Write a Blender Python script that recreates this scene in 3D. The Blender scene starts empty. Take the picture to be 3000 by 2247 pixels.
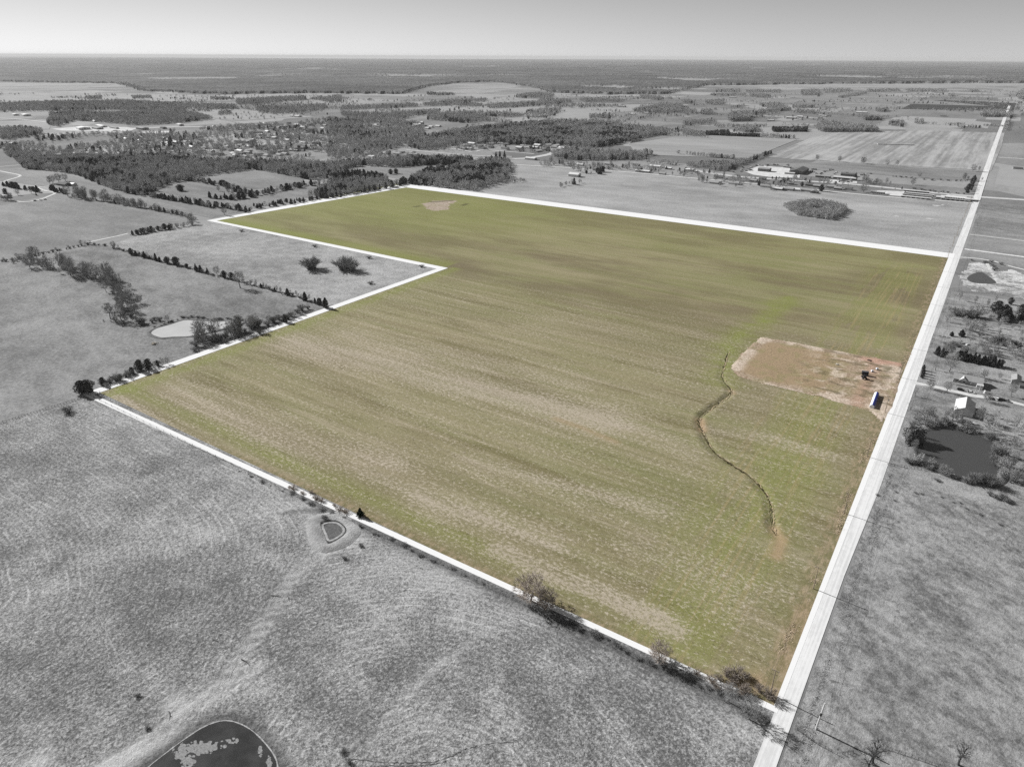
import bpy, math, random
import numpy as np
from mathutils import Matrix, Vector

random.seed(7)
RNG = np.random.default_rng(7)
PI = math.pi

# ------------------------------------------------------------------ camera
PW, PH = 3000.0, 2247.0            # photograph size, used for the survey of ground points
FPX, HY, ROLL, ALT = 2030.0, 166.0, 0.0043, 220.0
PITCH = math.atan((PH / 2 - HY) / FPX)
AZ = math.radians(33.924)          # world +Y runs along the county road
_cp, _sp = math.cos(PITCH), math.sin(PITCH)
_cr, _sr = math.cos(ROLL), math.sin(ROLL)
_ca, _sa = math.cos(AZ), math.sin(AZ)


def _w(v):                          # level camera frame -> world
    return Vector((_ca * v[0] - _sa * v[1], _sa * v[0] + _ca * v[1], v[2]))


def ray(px, py):
    x, y = (px - PW / 2) / FPX, -(py - PH / 2) / FPX
    x, y = _cr * x - _sr * y, _sr * x + _cr * y
    return _w((x, _cp + y * _sp, -_sp + y * _cp))


def g(px, py):
    """ground point seen at a photograph pixel"""
    d = ray(px, py)
    t = ALT / -d.z
    return (d.x * t, d.y * t)


def hgt(base, top):
    """height of something whose foot is at pixel base and whose top is at pixel top"""
    b = g(*base)
    d = ray(*top)
    t = (b[0] * d.x + b[1] * d.y) / (d.x * d.x + d.y * d.y)
    return ALT + t * d.z


cam_d = bpy.data.cameras.new('camera')
cam_d.sensor_width = 36.0
cam_d.lens = 36.0 * FPX / PW
cam_d.clip_start = 1.0
cam_d.clip_end = 200000.0
cam = bpy.data.objects.new('camera', cam_d)
C = bpy.context.scene.collection
C.objects.link(cam)
R0, F0, U0 = Vector((1, 0, 0)), Vector((0, _cp, -_sp)), Vector((0, _sp, _cp))
rt = _w(_cr * R0 + _sr * U0)
up = _w(-_sr * R0 + _cr * U0)
fw = _w(F0)
M = Matrix.Identity(4)
for i in range(3):
    M[i][0], M[i][1], M[i][2] = rt[i], up[i], -fw[i]
M[2][3] = ALT
cam.matrix_world = M
sc = bpy.context.scene
sc.camera = cam

# ------------------------------------------------------------------ sky and sun
SUN_EL = math.radians(29.0)
SUN_DIR = Vector((-1.0, 0.045, 0)).normalized() * math.cos(SUN_EL) + Vector((0, 0, math.sin(SUN_EL)))
world = bpy.data.worlds.new('World')
sc.world = world
world.use_nodes = True
wt = world.node_tree
wt.nodes.clear()
sky = wt.nodes.new('ShaderNodeTexSky')
sky.sky_type = 'NISHITA'
sky.sun_disc = False
sky.sun_elevation = SUN_EL
sky.sun_rotation = math.atan2(SUN_DIR.x, SUN_DIR.y)
sky.altitude = 220
sky.air_density = 0.7
sky.dust_density = 0.0
sky.ozone_density = 1.0
bw = wt.nodes.new('ShaderNodeRGBToBW')     # the photograph's light is neutral grey
bg = wt.nodes.new('ShaderNodeBackground')
bg.inputs['Strength'].default_value = 0.065
wo = wt.nodes.new('ShaderNodeOutputWorld')
wt.links.new(sky.outputs[0], bw.inputs[0])
wt.links.new(bw.outputs[0], bg.inputs['Color'])
wt.links.new(bg.outputs[0], wo.inputs['Surface'])
sun_d = bpy.data.lights.new('sun', 'SUN')
sun_d.energy = 5.0
sun_d.angle = math.radians(0.53)
sun_d.color = (1.0, 0.998, 0.992)
sun = bpy.data.objects.new('sun', sun_d)
C.objects.link(sun)
sun.rotation_euler = SUN_DIR.to_track_quat('Z', 'Y').to_euler()
sc.view_settings.view_transform = 'Standard'
sc.view_settings.look = 'None'
sc.view_settings.gamma = 1.0
sc.view_settings.use_curve_mapping = False
sc.view_settings.exposure = 0.25
sc.cycles.max_bounces = 4
sc.cycles.diffuse_bounces = 2
sc.cycles.glossy_bounces = 2
sc.cycles.transparent_max_bounces = 4
sc.cycles.volume_bounces = 0
sc.cycles.use_denoising = False

# ------------------------------------------------------------------ helpers


def lin(c):
    c /= 255.0
    return c / 12.92 if c <= 0.04045 else ((c + 0.055) / 1.055) ** 2.4


def col(r, gg=None, b=None, k=1.0):
    if gg is None:
        gg = b = r
    return (lin(r) * k, lin(gg) * k, lin(b) * k, 1.0)


class NT:
    """small node-tree writer"""

    def __init__(self, name, rough=0.95, spec=0.1):
        self.m = bpy.data.materials.new(name)
        self.m.use_nodes = True
        self.t = self.m.node_tree
        self.b = self.t.nodes['Principled BSDF']
        self.b.inputs['Roughness'].default_value = rough
        self.b.inputs['Specular IOR Level'].default_value = spec
        self.geo = self.t.nodes.new('ShaderNodeNewGeometry')

    def n(self, kind, **kw):
        nd = self.t.nodes.new(kind)
        for k, v in kw.items():
            setattr(nd, k, v)
        return nd

    def put(self, sock, v):
        if hasattr(v, 'is_output') or isinstance(v, bpy.types.NodeSocket):
            self.t.links.new(v, sock)
        else:
            sock.default_value = v

    def math(self, op, a, b=0.0, clamp=False):
        nd = self.n('ShaderNodeMath', operation=op, use_clamp=clamp)
        self.put(nd.inputs[0], a)
        self.put(nd.inputs[1], b)
        return nd.outputs[0]

    def ramp(self, v, a, b, lo=0.0, hi=1.0, smooth=True):
        nd = self.n('ShaderNodeMapRange')
        nd.interpolation_type = 'SMOOTHSTEP' if smooth else 'LINEAR'
        self.put(nd.inputs[0], v)
        nd.inputs[1].default_value = a
        nd.inputs[2].default_value = b
        nd.inputs[3].default_value = lo
        nd.inputs[4].default_value = hi
        return nd.outputs[0]

    def noise(self, sx, sy, detail=3.0, off=0.0, rot=0.0, rough=0.55, dist=0.0):
        mp = self.n('ShaderNodeMapping')
        mp.inputs['Scale'].default_value = (sx, sy, 0.02)
        mp.inputs['Location'].default_value = (off, off * 1.7, off * 0.3)
        src = self.geo.outputs['Position']
        if rot:
            m0 = self.n('ShaderNodeMapping')
            m0.inputs['Rotation'].default_value = (0, 0, rot)
            self.t.links.new(src, m0.inputs[0])
            src = m0.outputs[0]
        self.t.links.new(src, mp.inputs[0])
        nz = self.n('ShaderNodeTexNoise')
        nz.inputs['Scale'].default_value = 1.0
        nz.inputs['Detail'].default_value = detail
        nz.inputs['Roughness'].default_value = rough
        nz.inputs['Distortion'].default_value = dist
        self.t.links.new(mp.outputs[0], nz.inputs['Vector'])
        return nz.outputs[0]

    def mix(self, f, a, b):
        nd = self.n('ShaderNodeMix', data_type='RGBA')
        self.put(nd.inputs[0], f)
        self.put(nd.inputs[6], a)
        self.put(nd.inputs[7], b)
        return nd.outputs[2]

    def attr(self, name):
        nd = self.n('ShaderNodeAttribute')
        nd.attribute_name = name
        return nd.outputs['Fac']

    def color(self, v):
        self.put(self.b.inputs['Base Color'], v)

    def bump(self, h, dist, strength=1.0):
        nd = self.n('ShaderNodeBump')
        nd.inputs['Strength'].default_value = strength
        nd.inputs['Distance'].default_value = dist
        self.put(nd.inputs['Height'], h)
        self.t.links.new(nd.outputs[0], self.b.inputs['Normal'])


def flat_mat(name, c, rough=0.9, spec=0.15, var=0.12, scale=0.6, metal=0.0):
    w = NT(name, rough, spec)
    nz = w.noise(scale, scale, 4.0, random.random() * 50)
    dk = tuple(x * (1 - var) for x in c[:3]) + (1,)
    lt = tuple(min(1, x * (1 + var)) for x in c[:3]) + (1,)
    w.color(w.mix(w.ramp(nz, 0.3, 0.7), dk, lt))
    w.b.inputs['Metallic'].default_value = metal
    return w.m


def tree_mat(name, c, var=0.35):
    """bark or foliage that differs a little from tree to tree and clump to clump"""
    w = NT(name, 0.9, 0.08)
    oi = w.n('ShaderNodeObjectInfo')
    nz = w.noise(0.45, 0.45, 2.0)
    f = w.math('ADD', w.math('MULTIPLY', oi.outputs['Random'], 0.6), w.math('MULTIPLY', nz, 0.5))
    dk = tuple(x * (1 - var) for x in c[:3]) + (1,)
    lt = tuple(x * (1 + var) for x in c[:3]) + (1,)
    w.color(w.mix(w.ramp(f, 0.1, 0.95, smooth=False), dk, lt))
    return w.m


def mesh_np(name, verts, faces, mat=None, smooth=False):
    me = bpy.data.meshes.new(name)
    verts = np.asarray(verts, dtype=np.float32).reshape(-1, 3)
    if isinstance(faces, np.ndarray):
        n = faces.shape[1]
        me.vertices.add(len(verts))
        me.vertices.foreach_set('co', verts.ravel())
        me.loops.add(faces.size)
        me.loops.foreach_set('vertex_index', faces.astype(np.int32).ravel())
        me.polygons.add(len(faces))
        me.polygons.foreach_set('loop_start', np.arange(0, faces.size, n, dtype=np.int32))
        me.polygons.foreach_set('loop_total', np.full(len(faces), n, dtype=np.int32))
        me.update(calc_edges=True)
    else:
        me.from_pydata([tuple(v) for v in verts.tolist()], [], faces)
        me.update()
    if smooth:
        me.polygons.foreach_set('use_smooth', np.ones(len(me.polygons), dtype=bool))
    if mat:
        me.materials.append(mat)
    return me


def link(name, me, parent=None, loc=(0, 0, 0), rot=0.0, scale=None):
    o = bpy.data.objects.new(name, me)
    C.objects.link(o)
    o.location = loc
    if rot:
        o.rotation_euler = (0, 0, rot)
    if scale is not None:
        o.scale = scale if hasattr(scale, '__len__') else (scale,) * 3
    if parent:
        o.parent = parent
    return o


def tag(o, label, cat, group=None):
    o['label'] = label
    o['category'] = cat
    if group:
        o['group'] = group
    return o


def struct(o, label=None):
    o['kind'] = 'structure'
    if label:
        o['label'] = label
    return o


def stuff(o, label, cat):
    o['kind'] = 'stuff'
    o['label'] = label
    o['category'] = cat
    return o


def thing(name, label, cat, loc=(0, 0, 0), rot=0.0, group=None):
    o = link(name, None, None, loc, rot)
    o.empty_display_size = 0.5
    return tag(o, label, cat, group)


def copy_tree(o, parent=None):
    c = o.copy()
    C.objects.link(c)
    c.parent = parent
    for ch in list(o.children):
        copy_tree(ch, c)
    return c


class MB:
    """collects boxes, prisms and tubes into one mesh"""

    def __init__(self):
        self.v, self.f = [], []

    def add(self, vs, fs):
        n = len(self.v)
        self.v += [tuple(p) for p in vs]
        self.f += [tuple(i + n for i in q) for q in fs]
        return self

    def box(self, cx, cy, z0, sx, sy, sz, rot=0.0):
        c, s = math.cos(rot), math.sin(rot)
        vs = []
        for z in (z0, z0 + sz):
            for a, b in ((-1, -1), (1, -1), (1, 1), (-1, 1)):
                x, y = a * sx / 2, b * sy / 2
                vs.append((cx + c * x - s * y, cy + s * x + c * y, z))
        return self.add(vs, [(3, 2, 1, 0), (4, 5, 6, 7), (0, 1, 5, 4), (1, 2, 6, 5), (2, 3, 7, 6), (3, 0, 4, 7)])

    def tube(self, pts, radii, n=6, cap=True):
        rings = []
        for i, p in enumerate(pts):
            p = Vector(p)
            a = Vector(pts[max(0, i - 1)])
            b = Vector(pts[min(len(pts) - 1, i + 1)])
            d = (b - a).normalized()
            u = d.cross(Vector((0, 0, 1)))
            if u.length < 0.05:
                u = d.cross(Vector((1, 0, 0)))
            u.normalize()
            w = d.cross(u)
            r = radii[i] if hasattr(radii, '__len__') else radii
            rings.append([p + (u * math.cos(2 * PI * k / n) + w * math.sin(2 * PI * k / n)) * r for k in range(n)])
        vs = [q for r in rings for q in r]
        fs = []
        for i in range(len(rings) - 1):
            for k in range(n):
                k2 = (k + 1) % n
                fs.append((i * n + k, i * n + k2, (i + 1) * n + k2, (i + 1) * n + k))
        if cap:
            fs.append(tuple(range(n - 1, -1, -1)))
            fs.append(tuple(range((len(rings) - 1) * n, len(rings) * n)))
        return self.add(vs, fs)

    def prism_x(self, prof, x0, x1):
        """profile of (y, z) points swept along x"""
        n = len(prof)
        vs = [(x0, y, z) for y, z in prof] + [(x1, y, z) for y, z in prof]
        fs = [tuple(range(n - 1, -1, -1)), tuple(range(n, 2 * n))]
        for k in range(n):
            k2 = (k + 1) % n
            fs.append((k, k2, n + k2, n + k))
        return self.add(vs, fs)

    def mesh(self, name, mat, smooth=False):
        me = mesh_np(name, self.v, self.f, mat, smooth)
        return me

    def obj(self, name, mat, parent=None, loc=(0, 0, 0), rot=0.0, smooth=False):
        return link(name, self.mesh(name, mat, smooth), parent, loc, rot)


def vnoise(x, y, seed=0, octaves=4, rough=0.5):
    """numpy value noise, about 0..1"""
    out = np.zeros_like(x, dtype=np.float64)
    amp, tot = 1.0, 0.0
    for o in range(octaves):
        r = np.random.default_rng(seed + o * 101)
        T = r.random((256, 256))
        xi, yi = np.floor(x).astype(int), np.floor(y).astype(int)
        fx, fy = x - xi, y - yi
        fx, fy = fx * fx * (3 - 2 * fx), fy * fy * (3 - 2 * fy)
        a = T[xi % 256, yi % 256]
        b = T[(xi + 1) % 256, yi % 256]
        c = T[xi % 256, (yi + 1) % 256]
        d = T[(xi + 1) % 256, (yi + 1) % 256]
        out += amp * ((a * (1 - fx) + b * fx) * (1 - fy) + (c * (1 - fx) + d * fx) * fy)
        tot += amp
        amp *= rough
        x, y = x * 2.03 + 17.3, y * 2.03 + 5.1
    return out / tot


def dist_poly(X, Y, pts):
    """distance from grid points to a polyline, and the position along it 0..1"""
    best = np.full(X.shape, 1e18)
    along = np.zeros(X.shape)
    n = len(pts) - 1
    for i in range(n):
        ax, ay = pts[i]
        bx, by = pts[i + 1]
        dx, dy = bx - ax, by - ay
        L2 = dx * dx + dy * dy + 1e-9
        t = np.clip(((X - ax) * dx + (Y - ay) * dy) / L2, 0, 1)
        d = np.hypot(X - ax - t * dx, Y - ay - t * dy)
        m = d < best
        best = np.where(m, d, best)
        along = np.where(m, (i + t) / n, along)
    return best, along


def in_poly(X, Y, pts):
    r = np.zeros(X.shape, dtype=bool)
    j = len(pts) - 1
    for i in range(len(pts)):
        xi, yi = pts[i]
        xj, yj = pts[j]
        c = ((yi > Y) != (yj > Y)) & (X < (xj - xi) * (Y - yi) / (yj - yi + 1e-12) + xi)
        r ^= c
        j = i
    return r


def sstep(x, a, b):
    t = np.clip((x - a) / (b - a), 0, 1)
    return t * t * (3 - 2 * t)


def smooth_closed(pts, n=4):
    """Catmull-Rom through a closed outline"""
    out = []
    m = len(pts)
    for i in range(m):
        p0, p1, p2, p3 = (Vector(pts[(i + k - 1) % m] + (0,)) if len(pts[0]) == 2 else Vector(pts[(i + k - 1) % m]) for k in range(4))
        for k in range(n):
            t = k / n
            q = 0.5 * ((2 * p1) + (p2 - p0) * t + (2 * p0 - 5 * p1 + 4 * p2 - p3) * t * t + (3 * p1 - p0 - 3 * p2 + p3) * t ** 3)
            out.append((q.x, q.y))
    return out


def smooth_open(pts, n=4):
    out = []
    m = len(pts)
    for i in range(m - 1):
        p0, p1, p2, p3 = (Vector(pts[min(max(i + k - 1, 0), m - 1)]) for k in range(4))
        for k in range(n):
            t = k / n
            q = 0.5 * ((2 * p1) + (p2 - p0) * t + (2 * p0 - 5 * p1 + 4 * p2 - p3) * t * t + (3 * p1 - p0 - 3 * p2 + p3) * t ** 3)
            out.append((q.x, q.y))
    out.append(tuple(pts[-1]))
    return out


def sheet(name, pts, z, mat, label=None):
    """flat polygon lying on the ground"""
    me = mesh_np(name, [(x, y, z) for x, y in pts], [tuple(range(len(pts)))], mat)
    if me.polygons[0].normal.z < 0:
        me.flip_normals()
    return struct(link(name, me), label)


def ribbon(name, pts, w, z, mat, label=None, kind='structure', crown=0.0):
    """road or path of width w (number or list) along pts"""
    n = len(pts)
    vs, fs = [], []
    for i in range(n):
        a = Vector(pts[max(0, i - 1)])
        b = Vector(pts[min(n - 1, i + 1)])
        d = (b - a).normalized()
        nrm = Vector((-d.y, d.x))
        ww = (w[i] if hasattr(w, '__len__') else w) / 2
        p = Vector(pts[i])
        for s, zz in ((-1, z), (0, z + crown), (1, z)):
            q = p + nrm * ww * s
            vs.append((q.x, q.y, zz))
    for i in range(n - 1):
        for k in range(2):
            a = i * 3 + k
            fs.append((a + 1, a, a + 3, a + 4))
    me = mesh_np(name, vs, fs, mat)
    if me.polygons[0].normal.z < 0:
        me.flip_normals()
    o = link(name, me)
    o['kind'] = kind
    if label:
        o['label'] = label
    return o


def zoomer(x0, y0, k):
    return lambda *ps: [(x0 + x / k, y0 + y / k) for x, y in ps]


ZA = zoomer(0, 450, 2.209)         # survey windows on the photograph
ZD = zoomer(0, 0, 0.73733)         # the photograph seen whole
ZT1 = zoomer(0, 0, 2.212)
ZT2 = zoomer(1000, 0, 2.212)
ZT3 = zoomer(2000, 0, 2.212)
ZR = zoomer(2000, 450, 2.209)
ZQ = zoomer(2600, 950, 5.5225)
ZP = zoomer(2600, 1200, 5.5225)
ZE = zoomer(2600, 720, 5.5225)
ZB = zoomer(0, 1150, 2.212)
ZBL = zoomer(0, 1650, 2.212)
ZBM = zoomer(1000, 1650, 2.212)
ZBR = zoomer(2000, 1650, 2.212)
ZH1 = zoomer(2100, 450, 5.53)
ZH2 = zoomer(2450, 450, 4.424)
ZM = zoomer(1500, 380, 3.403)
ZN = zoomer(1000, 450, 2.209)
ZL = zoomer(0, 300, 5.5225)
ZW1 = zoomer(300, 330, 5.53)
ZW2 = zoomer(600, 330, 5.53)
ZW3 = zoomer(1000, 330, 4.424)
ZF1 = zoomer(2500, 250, 4.424)
ZF2 = zoomer(2000, 250, 4.424)
ZF3 = zoomer(1500, 200, 4.424)


def G(px):
    return [g(*p) for p in px]


# ------------------------------------------------------------------ materials
def grass_mat(name, dark, light, s_big=0.012, s_mid=0.06, s_fine=0.7, ax=1.0, rot=0.0, bump=0.0, speck=0.25, off=0.0, contrast=1.0):
    w = NT(name)
    big = w.noise(s_big * ax, s_big, 4.0, off, rot)
    mid = w.noise(s_mid * ax, s_mid, 4.0, off + 9, rot)
    fine = w.noise(s_fine, s_fine, 5.0, off + 3, rough=0.7)
    f = w.math('ADD', w.math('ADD', w.math('MULTIPLY', big, 0.45), w.math('MULTIPLY', mid, 0.35)), w.math('MULTIPLY', fine, speck))
    mean = 0.4 + speck * 0.5
    w.color(w.mix(w.ramp(f, mean - 0.2 / contrast, mean + 0.2 / contrast), dark, light))
    if bump:
        w.bump(fine, bump)
    return w.m


MAT = {}
w = NT('far_ground')
vo = w.n('ShaderNodeTexVoronoi')
vo.distance = 'CHEBYCHEV'
vm = w.n('ShaderNodeMapping')
vm.inputs['Scale'].default_value = (1 / 330.0, 1 / 330.0, 0.0)
w.t.links.new(w.geo.outputs['Position'], vm.inputs[0])
w.t.links.new(vm.outputs[0], vo.inputs['Vector'])
vo.inputs['Scale'].default_value = 1.0
vo.inputs['Randomness'].default_value = 0.7
vb_ = w.n('ShaderNodeRGBToBW')
w.t.links.new(vo.outputs['Color'], vb_.inputs[0])
n1_ = w.noise(0.012, 0.004, 4.0, 4.0)
n2_ = w.noise(0.12, 0.05, 4.0, 8.0, rough=0.65)
f_ = w.math('ADD', w.math('MULTIPLY', vb_.outputs[0], 0.55), w.math('ADD', w.math('MULTIPLY', n1_, 0.4), w.math('MULTIPLY', n2_, 0.25)))
w.color(w.mix(w.ramp(f_, 0.3, 0.85), col(118), col(172)))
MAT['far_ground'] = w.m
MAT['gravel'] = flat_mat('pale_gravel', (0.70, 0.70, 0.695), 0.95, 0.05, 0.10, 0.25)
MAT['asphalt_pale'] = flat_mat('weathered_road', (0.62, 0.62, 0.62), 0.95, 0.05, 0.1, 0.2)
MAT['yard'] = flat_mat('bright_yard_gravel', (0.72, 0.72, 0.72), 0.95, 0.05, 0.15, 0.12)
MAT['outline_white'] = flat_mat('drawn_outline_white', (0.93, 0.93, 0.93), 0.95, 0.05, 0.01, 0.4)
MAT['bark'] = tree_mat('grey_bark', col(122), 0.3)
MAT['twig'] = tree_mat('grey_twigs', col(150), 0.3)
MAT['bark_brown'] = tree_mat('brown_bark', col(116, 106, 97), 0.25)
MAT['twig_brown'] = tree_mat('brown_twigs', col(172, 162, 153), 0.2)
MAT['cedar'] = tree_mat('cedar_foliage', col(102), 0.35)
MAT['cedar_green'] = tree_mat('green_cedar_foliage', col(44, 58, 40), 0.3)
MAT['shrub'] = tree_mat('grey_brush', col(138), 0.3)
MAT['bark_dark'] = tree_mat('dark_bark', col(84), 0.25)
MAT['dry_brush'] = tree_mat('dry_brush', col(164, 138, 112), 0.3)

# ------------------------------------------------------------------ the setting: ground
X0, X1, XS = -938.0, -19.5, -499.5       # parcel limits (metres, x across, y along the road)
Y0, Y1, YS = 203.0, 998.0, 598.5


def build_ground():
    xs = sorted(set([-90000, -40000, -18000, -9000, -5000, X0, -720, XS, -260, X1, 200, 600, 1500, 5000, 12000, 30000, 60000, -2500, -1600, -1200]))
    ys = sorted(set([-3000, -600, -60, 80, Y0, 400, YS, 800, Y1, 1300, 2000, 3500, 6000, 12000, 25000, 45000, 80000]))
    vs = [(x, y, 0.0) for y in ys for x in xs]
    nx = len(xs)
    fs = []
    for j in range(len(ys) - 1):
        for i in range(nx - 1):
            cx, cy = (xs[i] + xs[i + 1]) / 2, (ys[j] + ys[j + 1]) / 2
            inside = X0 < cx < X1 and Y0 < cy < Y1 and not (cx < XS and cy < YS)
            if inside:
                continue
            # keep the sheet roughly round so that the horizon is even
            if math.hypot(cx, cy) > 75000:
                continue
            fs.append((j * nx + i, j * nx + i + 1, (j + 1) * nx + i + 1, (j + 1) * nx + i))
    return struct(link('ground', mesh_np('ground', vs, fs, MAT['far_ground'])), 'grey winter pasture reaching to the horizon')


build_ground()


def grid_field(name, x0, x1, y0, y1, step, keep=None):
    nx, ny = int(round((x1 - x0) / step)) + 1, int(round((y1 - y0) / step)) + 1
    xs, ys = np.linspace(x0, x1, nx), np.linspace(y0, y1, ny)
    X, Y = np.meshgrid(xs, ys)
    idx = np.arange(nx * ny).reshape(ny, nx)
    f = np.stack([idx[:-1, :-1], idx[:-1, 1:], idx[1:, 1:], idx[1:, :-1]], -1).reshape(-1, 4)
    if keep is not None:
        cx = (X[:-1, :-1] + X[1:, 1:]) / 2
        cy = (Y[:-1, :-1] + Y[1:, 1:]) / 2
        f = f[keep(cx, cy).ravel()]
    return X, Y, f


def set_attr(me, name, arr):
    a = me.attributes.new(name, 'FLOAT', 'POINT')
    a.data.foreach_set('value', np.asarray(arr, dtype=np.float32).ravel())


# ---- the green field (the L-shaped parcel)
PLOT = G(ZD((1643, 729), (1700, 738), (1800, 756), (1875, 771), (1950, 785), (1944, 830), (1930, 880), (1905, 912), (1880, 888), (1760, 855), (1700, 842), (1640, 828), (1594, 812), (1576, 797), (1590, 778), (1612, 755)))
DITCH = smooth_open(G(ZD((1660, 690), (1618, 712), (1582, 738), (1566, 780), (1558, 815), (1578, 846), (1548, 872), (1520, 893), (1508, 910), (1518, 938), (1540, 975), (1580, 1003), (1625, 1035), (1655, 1072), (1664, 1105), (1668, 1145), (1685, 1170))), 4)
WATERWAY = G(ZD((1700, 645), (1660, 690), (1618, 712), (1582, 738), (1566, 780), (1555, 815)))


def build_field():
    keep = lambda cx, cy: ~((cx < XS) & (cy < YS))
    X, Y, f = grid_field('f', X0, X1, Y0, Y1, 1.9, keep)
    nz = vnoise(X / 40, Y / 40, 3, 4)
    ds, al = dist_poly(X, Y, DITCH)
    ds = np.abs(ds + 2.6 * (vnoise(X / 5, Y / 5, 17, 3) - 0.5))
    Z = 0.02 - (0.5 + 0.9 * vnoise(X / 7, Y / 7, 18, 3)) * np.exp(-(ds / 1.3) ** 2) * sstep(al, 0.12, 0.3) * (1 - sstep(al, 0.93, 1.0))
    Z += 0.18 * np.exp(-((ds - 4.5) / 2.0) ** 2) * sstep(al, 0.2, 0.4)
    edge = np.minimum.reduce([X1 - X, Y - Y0, Y1 - Y, X - X0])
    lshape = np.where((Y < YS), X - XS, np.where(X < XS, Y - YS, np.hypot(np.maximum(0, X - XS), np.maximum(0, Y - YS))))
    edge = np.minimum(edge, np.abs(lshape))
    Z *= sstep(edge, 0, 8)
    me = mesh_np('field', np.stack([X, Y, Z], -1), f, None)
    # bright young wheat: headlands, waterway, far corner
    wob = (vnoise(X / 25, Y / 12, 5, 3) - 0.5)
    green = np.zeros_like(X)
    dS = Y - Y0
    hl = np.exp(-((dS - 17 - 5 * wob) / 6.5) ** 2) * sstep(XS + 330 - X + 60 * wob, -150, 60) * (0.55 + 0.9 * (nz - 0.3))
    green += hl * 0.85
    dW = np.where(Y < YS + 10, X - XS, 999)
    green += 0.75 * np.exp(-((dW - 14 - 8 * wob) / 8) ** 2)
    dN = np.where(X < XS, Y - YS, 999)
    green += 0.8 * np.exp(-((dN - 14) / 16) ** 2)
    far = sstep(Y + 0.25 * (-X), 720, 1010)
    green += 0.42 * far * sstep(-X, 380, 700) + 0.22 * far
    dw, _ = dist_poly(X, Y, WATERWAY)
    green += 0.75 * np.exp(-(dw / (13 + 22 * wob)) ** 2) * (0.3 + 1.4 * vnoise(X / 9, Y / 9, 15, 3))
    dp, _ = dist_poly(X, Y, PLOT + PLOT[:1])
    green += 0.75 * np.exp(-((dp - 12) / 14) ** 2) * (Y > 640) * sstep(X, -330, -230)
    dE = X1 - X
    rows = sstep(dE, 14, 26) * (1 - sstep(dE, 58 + 20 * wob, 84)) * (1 - sstep(Y, 860, 960))
    green += 0.38 * rows * (vnoise(X / 9, Y / 60, 31, 3) > 0.47)
    green += 0.28 * np.exp(-((dE - 42) / 14) ** 2) * (1 - sstep(Y, 560, 640))
    # strips of pale corn stubble
    straw = np.zeros_like(X)
    for pts, w, s in (
            (((640, 740), (800, 775), (950, 815), (1100, 855), (1300, 905)), 20, 1.0),
            (((760, 720), (1000, 772), (1250, 830)), 14, 0.45),
            (((380, 845), (520, 905), (680, 965), (820, 1000)), 15, 0.7),
            (((1070, 1185), (1200, 1245), (1330, 1305), (1470, 1365)), 5, 1.2),
            (((900, 1080), (1050, 1130), (1200, 1170)), 9, 0.7),
            (((760, 1010), (900, 1060), (1060, 1120)), 6, 0.6),
            (((1000, 990), (1200, 1045), (1420, 1100)), 9, 0.5),
            (((1250, 890), (1400, 925), (1500, 985)), 10, 0.45),
            (((1540, 935), (1660, 950), (1790, 985)), 9, 0.5),
            (((1380, 1180), (1500, 1240), (1600, 1300)), 12, 0.5),
            (((250, 860), (330, 900), (450, 960)), 4, 0.6)):
        d, _ = dist_poly(X, Y, G(ZD(*pts)))
        straw += s * np.exp(-((d + 10 * wob) / w) ** 2)
    straw *= 0.25 + 1.4 * vnoise(X / 45, Y / 5, 11, 4, 0.65)
    nearness = 1 - sstep(Y + 0.12 * (-X), 560, 700)
    straw = straw * (0.35 + 0.65 * nearness) + 0.3 * nearness * vnoise(X / 60, Y / 7, 13, 3)
    # bare soil
    soil = np.zeros_like(X)
    for pts, w, s in (
            (((1512, 905), (1518, 930)), 2.6, 0.95), (((1672, 1140), (1688, 1165), (1678, 1200)), 3.2, 0.8),
            (((1575, 842), (1585, 850)), 2.4, 0.8), (((1200, 905), (1260, 925), (1330, 955)), 2.5, 0.5),
            (((1668, 1478), (1640, 1470), (1600, 1480)), 5, 0.6), (((1745, 1300), (1720, 1370), (1690, 1440)), 3.0, 0.7)):
        d, _ = dist_poly(X, Y, G(ZD(*pts)))
        soil += s * np.exp(-((d + 3 * wob) / w) ** 2)
    # far bare spot near the north corner
    patch = G(ZD((918, 440), (935, 434), (985, 434), (978, 444), (950, 456), (922, 452)))
    ip = in_poly(X + 14 * wob, Y + 30 * wob, patch)
    bare = ip * (0.6 + 0.7 * vnoise(X / 8, Y / 8, 41, 3))
    dl, _ = dist_poly(X, Y, G(ZD((925, 437), (975, 433))))
    dark = 0.4 * np.exp(-((ds + 2 * wob) / 1.1) ** 2) * sstep(al, 0.25, 0.45) * (1 - sstep(al, 0.9, 1.0)) * (0.5 + vnoise(X / 12, Y / 12, 43, 2))
    for a, b in (((1000, 444), (1008, 441)), ((897, 447), (905, 446)), ((932, 437), (975, 434))):
        d, _ = dist_poly(X, Y, G(ZD(a, b)))
        dark += 0.8 * np.exp(-(d / 4) ** 2)
    # red-brown grass verge beside the road and fences
    verge = (1 - sstep(dE, 7 + 4 * wob, 12)) + (1 - sstep(dS, 5 + 3 * wob, 9)) * sstep(X, -420, -300)
    set_attr(me, 'green', np.clip(green, 0, 1.2))
    set_attr(me, 'straw', np.clip(straw, 0, 1.3))
    set_attr(me, 'soil', np.clip(soil, 0, 1))
    set_attr(me, 'bare', np.clip(bare, 0, 1))
    set_attr(me, 'dark', np.clip(dark, 0, 1))
    set_attr(me, 'verge', np.clip(verge, 0, 1))
    set_attr(me, 'rows', np.clip(rows, 0, 1))
    set_attr(me, 'near', np.clip(nearness, 0, 1))

    w = NT('wheat_stubble')
    K = 0.9
    st1 = w.noise(0.005, 0.085, 6.0, 2.0, rough=0.66)
    st2 = w.noise(0.02, 0.5, 5.0, 5.0, rough=0.7)
    pt = w.noise(0.007, 0.011, 3.0, 8.0)
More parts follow.
